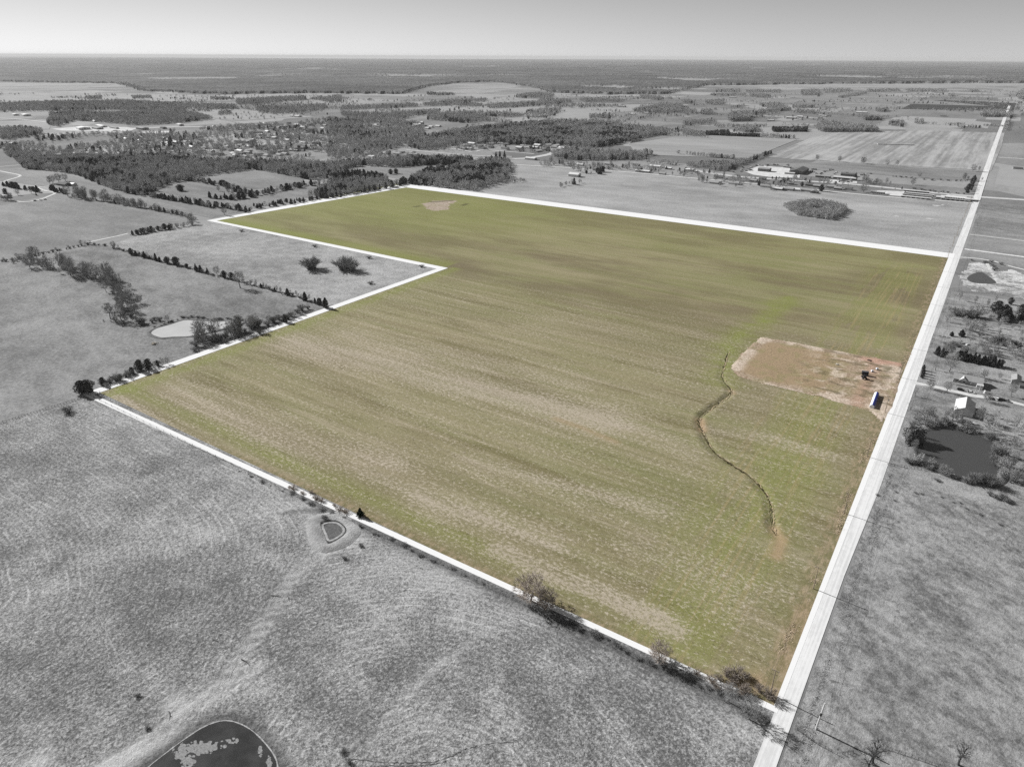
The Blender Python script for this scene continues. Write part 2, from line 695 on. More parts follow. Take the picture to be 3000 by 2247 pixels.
    fine = w.noise(0.4, 0.55, 5.0, 12.0, rough=0.8)
    sp = w.noise(0.42, 0.62, 4.0, 20.0, rough=0.85)
    olive, tan, deep = col(141, 140, 96, K), col(163, 154, 121, K), col(120, 117, 80, K)
    f = w.math('ADD', w.math('MULTIPLY', st1, 0.55), w.math('MULTIPLY', pt, 0.45))
    c = w.mix(w.ramp(f, 0.36, 0.62), olive, tan)
    c = w.mix(w.ramp(st2, 0.52, 0.8, 0, 0.75), c, deep)
    c = w.mix(w.ramp(w.noise(0.004, 0.05, 3.0, 33.0), 0.5, 0.72, 0, 0.5), c, col(141, 128, 98, K))
    drill = w.noise(0.006, 0.95, 3.0, 91.0, rough=0.6)
    c = w.mix(w.ramp(drill, 0.5, 0.78, 0, 0.42), c, col(182, 172, 144, K))
    c = w.mix(w.ramp(drill, 0.48, 0.28, 0, 0.5), c, col(116, 110, 76, K))
    br = w.ramp(w.noise(0.0045, 0.014, 4.0, 55.0, rough=0.6), 0.42, 0.62, 0, 0.8)
    c = w.mix(w.math('MULTIPLY', br, w.math('SUBTRACT', 1.0, w.math('MULTIPLY', w.attr('near'), 0.6))), c, col(122, 110, 86, K))
    dkst = w.ramp(w.noise(0.010, 0.07, 5.0, 101.0, rough=0.62), 0.5, 0.68, 0, 0.6)
    c = w.mix(w.math('MULTIPLY', dkst, w.attr('near')), c, col(112, 104, 64, K))
    plst = w.ramp(w.noise(0.008, 0.13, 5.0, 107.0, rough=0.62), 0.54, 0.7, 0, 0.5)
    c = w.mix(w.math('MULTIPLY', plst, w.attr('near')), c, col(188, 176, 152, K))
    gsum = w.math('MULTIPLY', w.attr('green'), w.ramp(w.math('ADD', st2, w.math('MULTIPLY', fine, 0.6)), 0.45, 1.0, 0.45, 1.15, False))
    c = w.mix(w.math('MINIMUM', gsum, 1.0), c, col(141, 147, 80, K))
    c = w.mix(w.math('MULTIPLY', w.attr('rows'), w.math('MULTIPLY', 0.4, w.ramp(w.noise(0.6, 0.014, 4.0, 61.0), 0.5, 0.66))), c, col(182, 162, 120, K))
    # stalks of corn stubble: pale flecks, thick in the strips
    stk = w.noise(0.009, 0.16, 4.0, 77.0, rough=0.6)
    thr = w.math('SUBTRACT', 0.655, w.math('ADD', w.math('MULTIPLY', w.attr('straw'), 0.10), w.math('MULTIPLY', stk, 0.22)))
    fl = w.math('MULTIPLY', w.math('SUBTRACT', sp, thr), 9.0, True)
    fl = w.math('MULTIPLY', fl, w.ramp(w.attr('near'), 0, 1, 0.25, 0.74))
    c = w.mix(fl, c, col(226, 214, 196, K))
    c = w.mix(w.math('MULTIPLY', w.ramp(fine, 0.47, 0.3, 0, 0.65), w.attr('near')), c, col(92, 84, 56, K))
    c = w.mix(w.math('MULTIPLY', w.attr('straw'), 0.3), c, col(172, 158, 142, K))
    c = w.mix(w.math('MULTIPLY', w.attr('soil'), 0.9), c, col(188, 160, 130, K))
    c = w.mix(w.attr('bare'), c, w.mix(w.ramp(fine, 0.4, 0.62), col(158, 140, 122, K), col(214, 200, 186, K)))
    c = w.mix(w.attr('dark'), c, col(82, 78, 48, K))
    vb = w.mix(w.ramp(w.noise(0.3, 0.12, 4.0, 70.0, rough=0.7), 0.42, 0.6), col(128, 122, 88, K), col(182, 162, 136, K))
    c = w.mix(w.math('MULTIPLY', w.attr('verge'), 0.6), c, vb)
    w.color(c)
    w.bump(w.math('ADD', fine, w.math('MULTIPLY', st2, 0.8)), 0.35, 0.8)
    me.materials.append(w.m)
    return struct(link('field', me), 'L-shaped green wheat field streaked with pale corn stubble')


build_field()

# ---- the bare plot by the road
def build_plot():
    w = NT('plot_ground')
    fine = w.noise(0.55, 0.55, 5.0, 3.0, rough=0.75)
    mid = w.noise(0.05, 0.05, 4.0, 6.0)
    c = w.mix(w.ramp(fine, 0.38, 0.62), col(148, 128, 106), col(192, 174, 154))
    c = w.mix(w.math('MULTIPLY', w.attr('gold'), w.ramp(fine, 0.35, 0.6, 0.3, 0.8)), c, col(166, 144, 112))
    c = w.mix(w.math('MULTIPLY', w.attr('grn'), 0.35), c, col(132, 136, 84))
    c = w.mix(w.math('MULTIPLY', w.attr('pale'), w.ramp(fine, 0.35, 0.6, 0.2, 1.0)), c, col(222, 206, 190))
    c = w.mix(w.math('MULTIPLY', w.attr('red'), 0.85), c, col(196, 158, 140))
    c = w.mix(w.math('MULTIPLY', w.attr('dk'), 0.6), c, col(104, 96, 74))
    w.color(c)
    w.bump(fine, 0.45, 0.9)
    xs = [p[0] for p in PLOT]
    ys = [p[1] for p in PLOT]
    x0, x1, y0, y1 = min(xs) - 2, max(xs) + 2, min(ys) - 2, max(ys) + 2
    wobble = lambda X, Y: (X + 2.0 * (vnoise(X / 9, Y / 9, 51, 3) - 0.5), Y + 4 * (vnoise(X / 11, Y / 11, 52, 3) - 0.5))
    X, Y, f = grid_field('p', x0, x1, y0, y1, 1.3, lambda cx, cy: in_poly(*wobble(cx, cy), PLOT) & (cx < X1 - 1))
    d, _ = dist_poly(X, Y, PLOT + PLOT[:1])
    Z = 0.2 + 0.25 * (1 - sstep(d, 1, 6)) * vnoise(X / 5, Y / 5, 53, 3)
    Z = Z * sstep(d, -0.5, 2.5) * 0.9 + 0.05
    me = mesh_np('farm_plot', np.stack([X, Y, Z], -1), f, w.m, True)
    n1 = vnoise(X / 10, Y / 10, 54, 4)
    pale = sstep(n1, 0.42, 0.6) * (1 - sstep(d, 4, 13)) * 1.1
    pale += 0.9 * sstep(vnoise(X / 6, Y / 6, 55, 3), 0.55, 0.7) * sstep(X, -100, -60)
    gold = (1 - sstep(X, -75, -50)) * sstep(d, 5, 11)
    dr, _ = dist_poly(X, Y, G(ZD((1958, 789), (1890, 780), (1868, 776))))
    red = np.exp(-(dr / 5) ** 2) + 0.5 * np.exp(-((X + 42 + 3 * (n1 - 0.5)) / 5) ** 2) * (Y < 640)
    grn = sstep(vnoise(X / 7, Y / 7, 56, 3), 0.5, 0.66) * 0.8
    dk = sstep(vnoise(X / 8, Y / 4, 57, 3), 0.58, 0.72) * sstep(X, -120, -60)
    for nm, a in (('pale', pale), ('gold', gold), ('red', red), ('grn', grn), ('dk', dk)):
        set_attr(me, nm, np.clip(a, 0, 1))
    struct(link('farm_plot', me), 'rough bare plot of tan weeds beside the county road')


build_plot()

# ---- the pastures around it
POND_L = smooth_closed(G(ZBL((960, 1321), (1060, 1240), (1180, 1150), (1300, 1070), (1400, 1028), (1490, 1020), (1580, 1050), (1660, 1105), (1740, 1190), (1785, 1260), (1800, 1321), (1805, 1420), (1700, 1540), (1300, 1600), (1000, 1500), (900, 1400))), 4)
TRACK_L = smooth_open(G(ZD((760, 1148), (715, 1185), (640, 1235), (600, 1300), (575, 1345), (520, 1420), (470, 1490), (400, 1540), (330, 1600), (220, 1665))), 4)
TRI = G(ZB((2075, 845), (2180, 830), (2245, 880), (2225, 930), (2130, 980), (2100, 930)))


def bank(px_or_pts, name, label, wid=5.0, ht=0.8, tone=110, z=0.0):
    pts = px_or_pts + px_or_pts[:1]
    m = grass_mat('bank_' + str(tone), col(tone - 24), col(tone + 30), 0.05, 0.2, 0.9, 1.0, bump=0.5, off=tone)
    n = len(pts)
    vs, fs = [], []
    prof = ((0.0, 0.02), (0.25, 0.7), (0.5, 1.0), (0.8, 0.55), (1.0, 0.02))
    cx = sum(p[0] for p in pts[:-1]) / (n - 1)
    cy = sum(p[1] for p in pts[:-1]) / (n - 1)
    for i in range(n):
        a, b = Vector(pts[(i - 1) % (n - 1)]), Vector(pts[(i + 1) % (n - 1)])
        d = (b - a).normalized()
        nr = Vector((-d.y, d.x))
        p = Vector(pts[i])
        if nr.dot(p - Vector((cx, cy))) < 0:
            nr = -nr
        k = 0.75 + 0.5 * float(vnoise(np.array([p.x / 6]), np.array([p.y / 6]), 71, 2)[0])
        for t, h in prof:
            q = p + nr * (t * wid * k - 0.2 * wid)
            vs.append((q.x, q.y, 0.03 + z + ht * h * k))
    m5 = len(prof)
    for i in range(n - 1):
        for k in range(m5 - 1):
            fs.append((i * m5 + k, i * m5 + k + 1, (i + 1) * m5 + k + 1, (i + 1) * m5 + k))
    o = link(name, mesh_np(name, vs, fs, m, True))
    struct(o, label)


def build_sw_pasture():
    x0, x1, y0, y1 = -760.0, -19.5, -60.0, Y0 + 3
    # fence line that ends the pasture on its far side
    a, b = g(*ZD((0, 915))[0]), g(*ZD((195, 856))[0])
    def keep(cx, cy):
        side = (b[0] - a[0]) * (cy - a[1]) - (b[1] - a[1]) * (cx - a[0])
        return (side < 0) | (cx > -497)
    X, Y, f = grid_field('s', x0, x1, y0, y1, 2.4, keep)
    w1 = vnoise(X / 60, Y / 60, 61, 3) - 0.5
    dt, al = dist_poly(X, Y, TRACK_L)
    left = (X - np.interp(Y, [p[1] for p in TRACK_L][::-1], [p[0] for p in TRACK_L][::-1])) < 0
    k = 26.0
    d1 = Y0 - Y
    smin = lambda p, q: -k * np.log(np.exp(-p / k) + np.exp(-q / k))
    rowL = smin(d1, dt + 8) + 10 * w1
    cx, cy = g(*ZD((950, 1720))[0])
    rowR = np.hypot((X - cx) * 1.0, (Y - cy) * 1.25) * 0.8 + 9 * w1
    row = np.where(left, rowL, rowR)
    Z = 0.03 + 0.6 * (vnoise(X / 70, Y / 70, 63, 3) - 0.5) * sstep(Y0 - Y, 2, 60) * sstep(X1 - X, 6, 60)
    dp, _ = dist_poly(X, Y, POND_L + POND_L[:1])
    inp = in_poly(X, Y, POND_L)
    dtri, _ = dist_poly(X, Y, TRI + TRI[:1])
    Z = Z * sstep(dp, 6, 25) * sstep(dtri, 4, 14)
    Z = np.maximum(Z, 0.0) + 0.02
    Z += 0.45 * np.exp(-((dp - 9) / 5) ** 2) * ~inp
    Z = np.where(inp | (dp < 3.0), 0.012, Z)
    intri = in_poly(X, Y, TRI)
    Z = np.where(intri | (dtri < 9), 0.01, Z)
    me = mesh_np('pasture', np.stack([X, Y, Z], -1), f, None, True)
    set_attr(me, 'row', row)
    bare = (np.exp(-((dt - 1.6) / 0.9) ** 2) * 0.7 + np.exp(-(dt / 5) ** 2) * 0.08) * (0.5 + vnoise(X / 10, Y / 10, 65, 3))
    bk, _ = dist_poly(X, Y, G(ZBL((700, 1310), (820, 1270), (950, 1210), (1060, 1150), (1200, 1080))))
    bare += np.exp(-((bk + 9 * w1) / 3.2) ** 2) * 0.9 * (0.4 + vnoise(X / 8, Y / 8, 66, 3))
    bk, _ = dist_poly(X, Y, G(ZBL((1690, 640), (1600, 720), (1480, 840))))
    bare += np.exp(-(bk / 2.0) ** 2) * 0.45
    bk, _ = dist_poly(X, Y, G(ZBM((970, 410), (760, 570), (560, 720), (380, 900), (200, 1180))))
    bare += np.exp(-((bk + 4 * w1) / 1.9) ** 2) * 0.5 * (0.3 + vnoise(X / 9, Y / 9, 67, 3))
    for q in ((1130, 900), (240, 1290)):
        c = g(*ZBL(q)[0])
        bare += 0.9 * np.exp(-(np.hypot(X - c[0], Y - c[1]) / 4.5) ** 2)
    bare += 0.75 * np.exp(-((dtri - 5) / 3.0) ** 2) * ~intri
    dark = 0.9 * np.exp(-((dp - 1.5) / 2.6) ** 2) + 0.9 * np.exp(-(np.where(intri, dtri, -dtri) - 0.2) ** 2 / 3.0) + 0.35 * intri
    dd, _ = dist_poly(X, Y, G(ZB((1850, 780), (2000, 760), (2090, 775))))
    dark += 0.8 * np.exp(-(dd / 1.6) ** 2)
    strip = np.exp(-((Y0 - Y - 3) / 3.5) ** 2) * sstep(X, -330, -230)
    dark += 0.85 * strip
    set_attr(me, 'bare', np.clip(bare, 0, 1))
    set_attr(me, 'dark', np.clip(dark, 0, 1))
    smoothg = np.exp(-((Y0 - Y - 8) / 12) ** 2) * 0.8 + np.exp(-(dt / 7) ** 2) * 0.35
    set_attr(me, 'smoothg', np.clip(smoothg, 0, 1))
    w = NT('rough_pasture')
    big = w.noise(0.012, 0.016, 4.0, 2.0)
    mid = w.noise(0.05, 0.06, 4.0, 4.0, rough=0.6)
    tuft = w.noise(0.30, 0.5, 4.0, 7.0, rough=0.7, dist=0.5)
    wob2 = w.noise(0.12, 0.12, 3.0, 17.0)
    fine = w.noise(0.62, 0.62, 5.0, 9.0, rough=0.8)
    ln2 = w.math('SINE', w.math('MULTIPLY', w.math('ADD', w.attr('row'), w.math('MULTIPLY', wob2, 5.0)), 2 * PI / 2.5))
    ph = w.math('MULTIPLY', w.math('ADD', w.attr('row'), w.math('MULTIPLY', fine, 0.9)), 2 * PI / 4.6)
    ln = w.math('SINE', ph)
    lines = w.math('MULTIPLY', w.math('MULTIPLY', w.ramp(ln, 0.8, 1.0), w.ramp(w.noise(0.06, 0.06, 4.0, 88.0, rough=0.7), 0.42, 0.58)), w.ramp(w.math('ADD', w.math('MULTIPLY', big, 0.5), w.math('MULTIPLY', mid, 0.5)), 0.42, 0.58))
    rough_ = w.math('SUBTRACT', 1.0, w.math('MULTIPLY', w.attr('smoothg'), 0.7))
    f = w.math('ADD', w.math('MULTIPLY', big, 0.45), w.math('MULTIPLY', mid, 0.4))
    fine2 = w.noise(1.25, 1.25, 3.0, 29.0, rough=0.7)
    f = w.math('ADD', f, w.math('ADD', w.math('MULTIPLY', w.math('SUBTRACT', fine, 0.5), 0.8), w.math('MULTIPLY', w.math('SUBTRACT', fine2, 0.5), 0.9)))
    f = w.math('ADD', f, w.math('ADD', w.math('MULTIPLY', lines, 0.17), w.math('MULTIPLY', ln2, 0.03)))
    c = w.mix(w.ramp(f, 0.2, 0.74), col(104), col(200))
    c = w.mix(w.math('MULTIPLY', w.ramp(tuft, 0.53, 0.66, 0, 0.45), rough_), c, col(84))
    c = w.mix(w.math('MULTIPLY', w.attr('bare'), 0.8), c, col(208))
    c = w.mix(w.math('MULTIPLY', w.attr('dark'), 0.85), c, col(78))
    w.color(c)
    h = w.math('ADD', w.math('MULTIPLY', tuft, 1.0), w.math('ADD', w.math('MULTIPLY', ln2, 0.02), w.math('MULTIPLY', fine, 0.35)))
    w.bump(w.math('MULTIPLY', h, rough_), 0.9, 0.9)
    me.materials.append(w.m)
    struct(link('pasture', me), 'rough grey pasture with curved mowing rows below the green field')
    # water
    wm = NT('pond_water', 0.12, 0.3)
    alg = w  # noqa
    n1 = wm.noise(0.11, 0.11, 5.0, 3.3, rough=0.65)
    wm.color(wm.mix(wm.ramp(n1, 0.35, 0.7), col(58), col(76)))
    wm.b.inputs['Roughness'].default_value = 0.2
    rp = wm.noise(0.9, 0.9, 3.0, 2.0)
    wm.bump(rp, 0.05, 0.3)
    MAT['water'] = wm.m
    tri2 = smooth_closed(TRI, 4)
    cxt, cyt = sum(p[0] for p in tri2) / len(tri2), sum(p[1] for p in tri2) / len(tri2)
    grow_ = lambda k: [(cxt + (x - cxt) * k, cyt + (y - cyt) * k) for x, y in tri2]
    bank(grow_(1.12), 'pond_bank', 'raised pale bank of the dried triangular hollow', 7.5, 0.75, 168)
    ribbon('weed_ring', grow_(0.99) + grow_(0.99)[:1], 2.3, 0.2, flat_mat('dark_weeds', col(78), var=0.3, scale=0.8), 'dark weed ring inside the dried triangular hollow')
    ribbon('pale_ring', grow_(0.78) + grow_(0.78)[:1], 1.2, 0.21, flat_mat('pale_ring_mud', col(170), var=0.25, scale=0.9), 'pale mud ring inside the dried triangular hollow')
    sheet('pond_bed', tri2, 0.06, flat_mat('dried_pond_mud', col(104), var=0.3, scale=0.7), 'dried triangular hollow beside the bottom edge of the field')
    sheet('pond_water', POND_L, 0.06, wm.m, 'dark pond with pale floating algae at the bottom edge')
    # pale waterline
    rim = POND_L + POND_L[:1]
    ribbon('shore_line', rim, [0.25 + 0.4 * random.random() for _ in rim], 0.10, flat_mat('pale_mud', col(176), var=0.3, scale=1.2), 'thin pale mud shoreline of the dark pond')
    # algae mats
    am = flat_mat('algae_scum', col(150), 0.9, 0.1, 0.25, 1.5)
    vs, fs = [], []
    rr = random.Random(5)
    for (zx, zy, sx, sy, n) in ((1260, 1195, 95, 26, 60), (1330, 1190, 50, 22, 40), (1220, 1290, 40, 22, 34), (1180, 1240, 40, 20, 26), (1390, 1195, 14, 14, 12), (1500, 1150, 30, 8, 7), (1690, 1225, 10, 25, 9), (1745, 1290, 8, 28, 12), (1455, 1185, 10, 4, 3), (1160, 1225, 30, 30, 14)):
        for _ in range(int(n * 2.2)):
            p = g(*ZBL((zx + rr.gauss(0, sx * 0.6), zy + rr.gauss(0, sy * 0.65)))[0])
            r = rr.uniform(0.12, 0.75)
            k = len(vs)
            m = rr.randint(6, 9)
            for q in range(m):
                a = 2 * PI * q / m
                rq = r * rr.uniform(0.5, 1.25)
                vs.append((p[0] + rq * math.cos(a) * 1.3, p[1] + rq * math.sin(a), 0.08 + 0.006 * rr.random()))
            fs.append(tuple(range(k, k + m)))
    stuff(link('algae', mesh_np('algae', vs, fs, am)), 'pale patches of algae floating on the dark pond', 'algae')


build_sw_pasture()


PATHM = flat_mat('trodden_path', col(166), var=0.3, scale=0.9)
RUTM = flat_mat('dark_rut', col(108), var=0.35, scale=0.9)


def worn(name, px, wd, mat, label):
    """ragged worn line in the grass"""
    P = smooth_open(G(px), 10)
    P = [(x + random.gauss(0, 0.14), y + random.gauss(0, 0.14)) for x, y in P]
    ribbon(name, P, [wd * random.choice((0.15, 0.5, 0.8, 1.0, 1.3)) for _ in P], 0.14, mat, label)


def gully():
    P = smooth_open(DITCH[10:-3], 3)
    n_ = len(P)
    r1 = random.Random(12)
    floor = flat_mat('gully_floor', col(84, 78, 52), var=0.35, scale=0.7)
    lip = flat_mat('gully_lip', col(186, 168, 138), var=0.3, scale=0.7)
    A = [(x + r1.gauss(0, 0.35), y + r1.gauss(0, 0.35)) for x, y in P]
    ribbon('gully_floor', A, [r1.choice((0.3, 0.7, 1.0, 1.5)) * (0.5 + 0.5 * math.sin(k / n_ * PI)) for k in range(n_)], 0.12, floor, 'dark washed-out gully winding through the green field')
    B = [(x + 1.3 + r1.gauss(0, 0.4), y + r1.gauss(0, 0.4)) for x, y in P]
    ribbon('gully_lip', B, [r1.choice((0.05, 0.1, 0.35, 0.7)) for _ in P], 0.14, lip, 'thin pale eroded lip beside the winding gully')


gully()
worn('path', ZBL((640, 350), (690, 450), (745, 560), (810, 660), (830, 760), (862, 850)), 0.42, PATHM, 'thin pale cow path leading to a dark bush in the rough pasture')
worn('path', ZBL((685, 450), (692, 530), (710, 620), (760, 720), (800, 750)), 0.32, PATHM, 'thin cow path forking in the rough pasture')
worn('path', ZBL((1930, 20), (1860, 110), (1770, 230), (1720, 340), (1690, 400), (1600, 490), (1540, 620), (1480, 760)), 0.45, PATHM, 'narrow worn wheel track beside the dried hollow')
worn('wheel_rut', ZBM((60, 1268), (250, 1285), (430, 1292), (600, 1285), (720, 1245), (800, 1205), (960, 1165), (1130, 1160)), 0.32, RUTM, 'thin dark rut curving along the bottom of the rough pasture')
worn('wheel_rut', ZBM((210, 1312), (400, 1312), (560, 1304), (680, 1280)), 0.28, RUTM, 'second thin dark rut at the bottom of the rough pasture')


def field_sheet(name, px, z, mat, label):
    return sheet(name, G(px), z, mat, label)


# eastern pasture, right of the road
pe = [(X1 + 13, -50), (420, -50), (420, 425), (-6.5, 425)]
w = NT('east_pasture')
b1 = w.noise(0.03, 0.045, 5.0, 2.5, rot=0.5, rough=0.62)
b2 = w.noise(0.12, 0.2, 4.0, 5.5, rough=0.65, rot=0.5)
fi = w.noise(0.5, 0.5, 5.0, 8.5, rough=0.8)
f = w.math('ADD', w.math('ADD', w.math('MULTIPLY', b1, 0.42), w.math('MULTIPLY', b2, 0.5)), w.math('MULTIPLY', fi, 0.6))
c = w.mix(w.ramp(f, 0.55, 0.95), col(100), col(180))
c = w.mix(w.ramp(w.noise(0.3, 0.3, 2.0, 44.0), 0.66, 0.74, 0, 0.6), c, col(82))
w.color(c)
w.bump(w.math('ADD', fi, w.math('MULTIPLY', w.noise(0.35, 0.35, 3.0, 14.0), 0.7)), 0.6, 0.8)
MAT['east'] = w.m
sheet('pasture', [(-13.2, -60), (460, -60), (460, 420), (-11.4, 405)], 0.03, w.m, 'mottled grey pasture right of the county road')
MAT['yard_grass'] = grass_mat('yard_grass', col(112), col(184), 0.03, 0.12, 0.6, 0.7, bump=0.5, off=21, speck=0.4)
sheet('farmyard', [(-11.4, 405), (460, 420), (460, 830), (-11.2, 835)], 0.03, MAT['yard_grass'], 'grey farmyard grass around the right-hand house and pond')
MAT['west'] = grass_mat('west_pasture', col(106), col(168), 0.012, 0.07, 0.4, 0.6, rot=0.3, bump=0.5, off=31, speck=0.55)
MAT['stub'] = grass_mat('pale_stubble_pasture', col(130), col(192), 0.01, 0.09, 0.4, 0.8, bump=0.8, off=37, speck=0.6)
MAT['north'] = grass_mat('north_pasture', col(138), col(190), 0.006, 0.035, 0.3, 0.45, rot=-0.12, bump=0.5, off=41, speck=0.35)
MAT['pale_field'] = grass_mat('pale_field', col(146), col(178), 0.004, 0.02, 0.3, 0.4, off=47)
MAT['mid_field'] = grass_mat('mid_field', col(118), col(164), 0.006, 0.035, 0.25, 0.4, bump=0.4, off=53, speck=0.45)
# pasture west of the parcel, below the diagonal hedge
WA = G(ZA((0, 705), (600, 585), (700, 600))) + G(ZA((1480, 830), (2100, 990))) + [(XS, 447), (XS, Y0)] + G(ZD((195, 856), (0, 915), (-500, 1000), (-500, 640)))
sheet('pasture', WA, 0.03, MAT['west'], 'smooth grey pasture with the pale pond, left of the green field')
WB = G(ZA((700, 595), (850, 545), (1290, 465), (1366, 440))) + [(X0, YS), (XS, YS), (XS, 450)] + G(ZA((2100, 990), (1480, 825), (1000, 690)))
sheet('pasture', WB, 0.05, MAT['stub'], 'pale stubbly pasture in the notch of the L-shaped field')
WC = G(ZA((-200, 740), (600, 575), (830, 515), (1200, 450), (1290, 425), (1000, 370), (700, 310), (350, 265), (0, 340), (-300, 340)))
sheet('pasture', WC, 0.03, MAT['mid_field'], 'flat grey pasture at the left edge below the winding drive')
# pasture north of the parcel up to the lane
ND = [(X0 + 20, Y1), (X1, Y1)] + G(ZH2((1620, 1000), (1760, 645), (800, 575), (180, 520), (0, 520))) + G(ZM((2212, 520), (1560, 465), (1000, 410), (80, 360))) + G(ZN((1080, 85), (860, 240)))
sheet('pasture', ND, 0.04, MAT['north'], 'light grey hay pasture behind the green field')
# east of the road beyond the lot
sheet('pasture', [(-8, 960), (900, 940), (900, 1140), (-8, 1150)], 0.03, MAT['mid_field'], 'narrow grey pasture right of the road beside the dug pit')
sheet('pasture', [(-8, 1156), (1000, 1146), (1000, 1420), (-8, 1438)], 0.03, MAT['west'], 'grey pasture right of the road below the highway')
# striped hay field, dark field
def striped():
    w = NT('striped_hay')
    wv = w.noise(0.07, 0.0022, 4.0, 1.0, 0.0, rough=0.6)
    w2 = w.noise(0.012, 0.004, 3.0, 3.0)
    fi = w.noise(0.12, 0.02, 4.0, 6.0)
    f = w.math('ADD', w.math('ADD', w.math('MULTIPLY', wv, 0.6), w.math('MULTIPLY', w2, 0.3)), w.math('MULTIPLY', fi, 0.25))
    w.color(w.mix(w.ramp(f, 0.44, 0.72), col(140), col(186)))
    return w.m


MAT['striped'] = striped()
field_sheet('hay_field', ZF1((1960, 620), (1920, 800), (1790, 1110), (0, 1010), (-800, 960), (-1150, 930), (-560, 690), (-200, 610), (300, 600), (1000, 590)), 0.3, MAT['striped'], 'pale striped hay field left of the far road')
MAT['ploughed'] = grass_mat('ploughed_soil', col(66), col(84), 0.003, 0.02, 0.2, 0.25, off=61)
field_sheet('ploughed_field', ZF1((2070, 340), (2110, 235), (1700, 215), (1100, 196), (930, 196), (760, 240), (620, 310), (1400, 325)), 0.5, MAT['ploughed'], 'dark ploughed field near the top right corner')
field_sheet('field', ZH2((0, 118), (1000, 185), (1930, 240), (1880, 350), (1400, 350), (700, 290), (0, 230), (-500, 200), (-900, 130)), 0.25, MAT['mid_field'], 'darker grey meadow between the hay field and the highway')
for px, m, lb in (
        (ZF2((0, 660), (400, 655), (1480, 710), (1000, 900), (850, 950), (0, 925), (-600, 900), (-700, 760)), 'pale_field', 'pale pasture framed by dark hedges above the lumber yard'),
        (ZT3((430, 600), (900, 660), (2000, 690), (1500, 640), (1100, 590)), 'mid_field', 'grey far meadow left of the ploughed field'),
        (ZT3((0, 560), (1600, 575), (2212, 560), (2212, 545), (900, 545)), 'pale_field', 'pale far strip of fields under the wooded skyline'),
        (ZT2((0, 770), (450, 800), (440, 780), (200, 768)), 'pale_field', 'thin pale field beyond the town trees'),
        (ZT2((210, 712), (700, 690), (880, 700), (850, 720), (500, 735)), 'pale_field', 'pale field between two far tree belts'),
        (ZT2((740, 660), (1100, 640), (1290, 658), (1000, 682)), 'pale_field', 'pale lens-shaped field among the far tree belts'),
        (ZT1((0, 620), (400, 600), (1400, 620), (2212, 600), (2212, 640), (1500, 655), (800, 668), (0, 665)), 'pale_field', 'long pale meadow beyond the town'),
        (ZT1((0, 545), (800, 535), (700, 555), (0, 566)), 'pale_field', 'thin pale field at the left edge near the skyline'),
        (ZT1((1230, 715), (1650, 710), (1900, 760), (1500, 790), (1390, 770)), 'pale_field', 'pale field behind the water tower'),
        (ZT1((0, 790), (330, 805), (320, 840), (0, 840)), 'pale_field', 'pale meadow at the left edge before the town'),
        (ZT2((310, 915), (400, 898), (510, 908), (430, 945), (330, 945)), 'pale_field', 'small pale clearing in the town woods')):
    field_sheet('field', px, 0.6, MAT[m], lb)
# clearings in the near woods
for px, lb in (
        (((590, 518), (740, 498), (900, 522), (865, 540), (790, 550), (740, 556), (690, 545)), 'grey clearing framed by cedars nearest the town'),
        (((458, 560), (500, 535), (600, 541), (698, 562), (650, 575), (575, 583)), 'small grey clearing with one round cedar'),
        (((655, 592), (800, 566), (960, 545), (1010, 558), (745, 612)), 'grey clearing along the hedge above the green field'),
        (((1000, 500), (1035, 486), (1140, 494), (1260, 486), (1372, 486), (1320, 505), (1190, 525), (1130, 520), (1060, 505)), 'curved grey clearing behind the dark wood'),
        (((80, 490), (200, 512), (300, 540), (400, 575), (560, 615), (740, 612), (620, 640), (450, 605), (330, 580), (150, 550), (0, 530), (-60, 500)), 'long grey pasture along the edge of the big wood')):
    sheet('clearing', G(px), 0.2, MAT['mid_field'], lb)

# ------------------------------------------------------------------ roads
def road(px, w, z, m, label, world=False, n=3):
    p = px if world else G(px)
    return ribbon('road', smooth_open(p, n) if len(p) > 2 else p, w, z, MAT[m], label, crown=0.03)


wr = NT('gravel_road')
tr = wr.noise(0.9, 0.01, 3.0, 3.0)
fi = wr.noise(0.5, 0.3, 4.0, 5.0)
wr.color(wr.mix(wr.ramp(wr.math('ADD', wr.math('MULTIPLY', tr, 0.7), wr.math('MULTIPLY', fi, 0.3)), 0.4, 0.6), col(218), col(240)))
MAT['county'] = wr.m
road([(-16.4, -40), (-16.4, 300), (-15.6, 390), (-15.4, 1000), (-15.4, 1440)], [6.6, 6.6, 9.0, 9.2, 9.6], 0.12, 'county', 'white gravel county road along the right side', True, 1)
road([(-15.6, 1449), (-17, 1700), (-20, 2600), (-22, 3600), (-24, 4600)], 11, 0.5, 'county', 'far stretch of the white county road to the skyline', True, 1)
road(ZH2((-1900, 210), (-1300, 300), (0, 385), (700, 450), (1300, 515), (1850, 565), (2212, 590), (2700, 620)), 17, 0.35, 'asphalt_pale', 'pale two-lane highway crossing behind the pasture')
road(ZM((-220, 345), (80, 355), (600, 385), (1200, 430), (1900, 495), (2212, 520)) + ZH2((180, 520), (800, 575), (1400, 615), (1775, 645)), 8, 0.3, 'gravel', 'narrow pale lane in front of the roadside houses')
road([(-9, 1047), (120, 1041), (420, 1030), (900, 1010)], 6, 0.12, 'county', 'bright side road meeting the county road at the right', True, 1)
road([(-9, 1145), (300, 1136), (900, 1115)], 3.5, 0.12, 'gravel', 'thin white farm track right of the county road', True, 1)
road(ZF1((1880, 938), (2050, 945), (2212, 960), (2600, 985)), 7, 0.3, 'county', 'white drive leaving the far road to the right')
road(ZE((1150, 190), (1400, 205), (1700, 250), (1900, 310), (2209, 390), (2600, 480)), 4.0, 0.15, 'gravel', 'pale track curving past the dug pit')
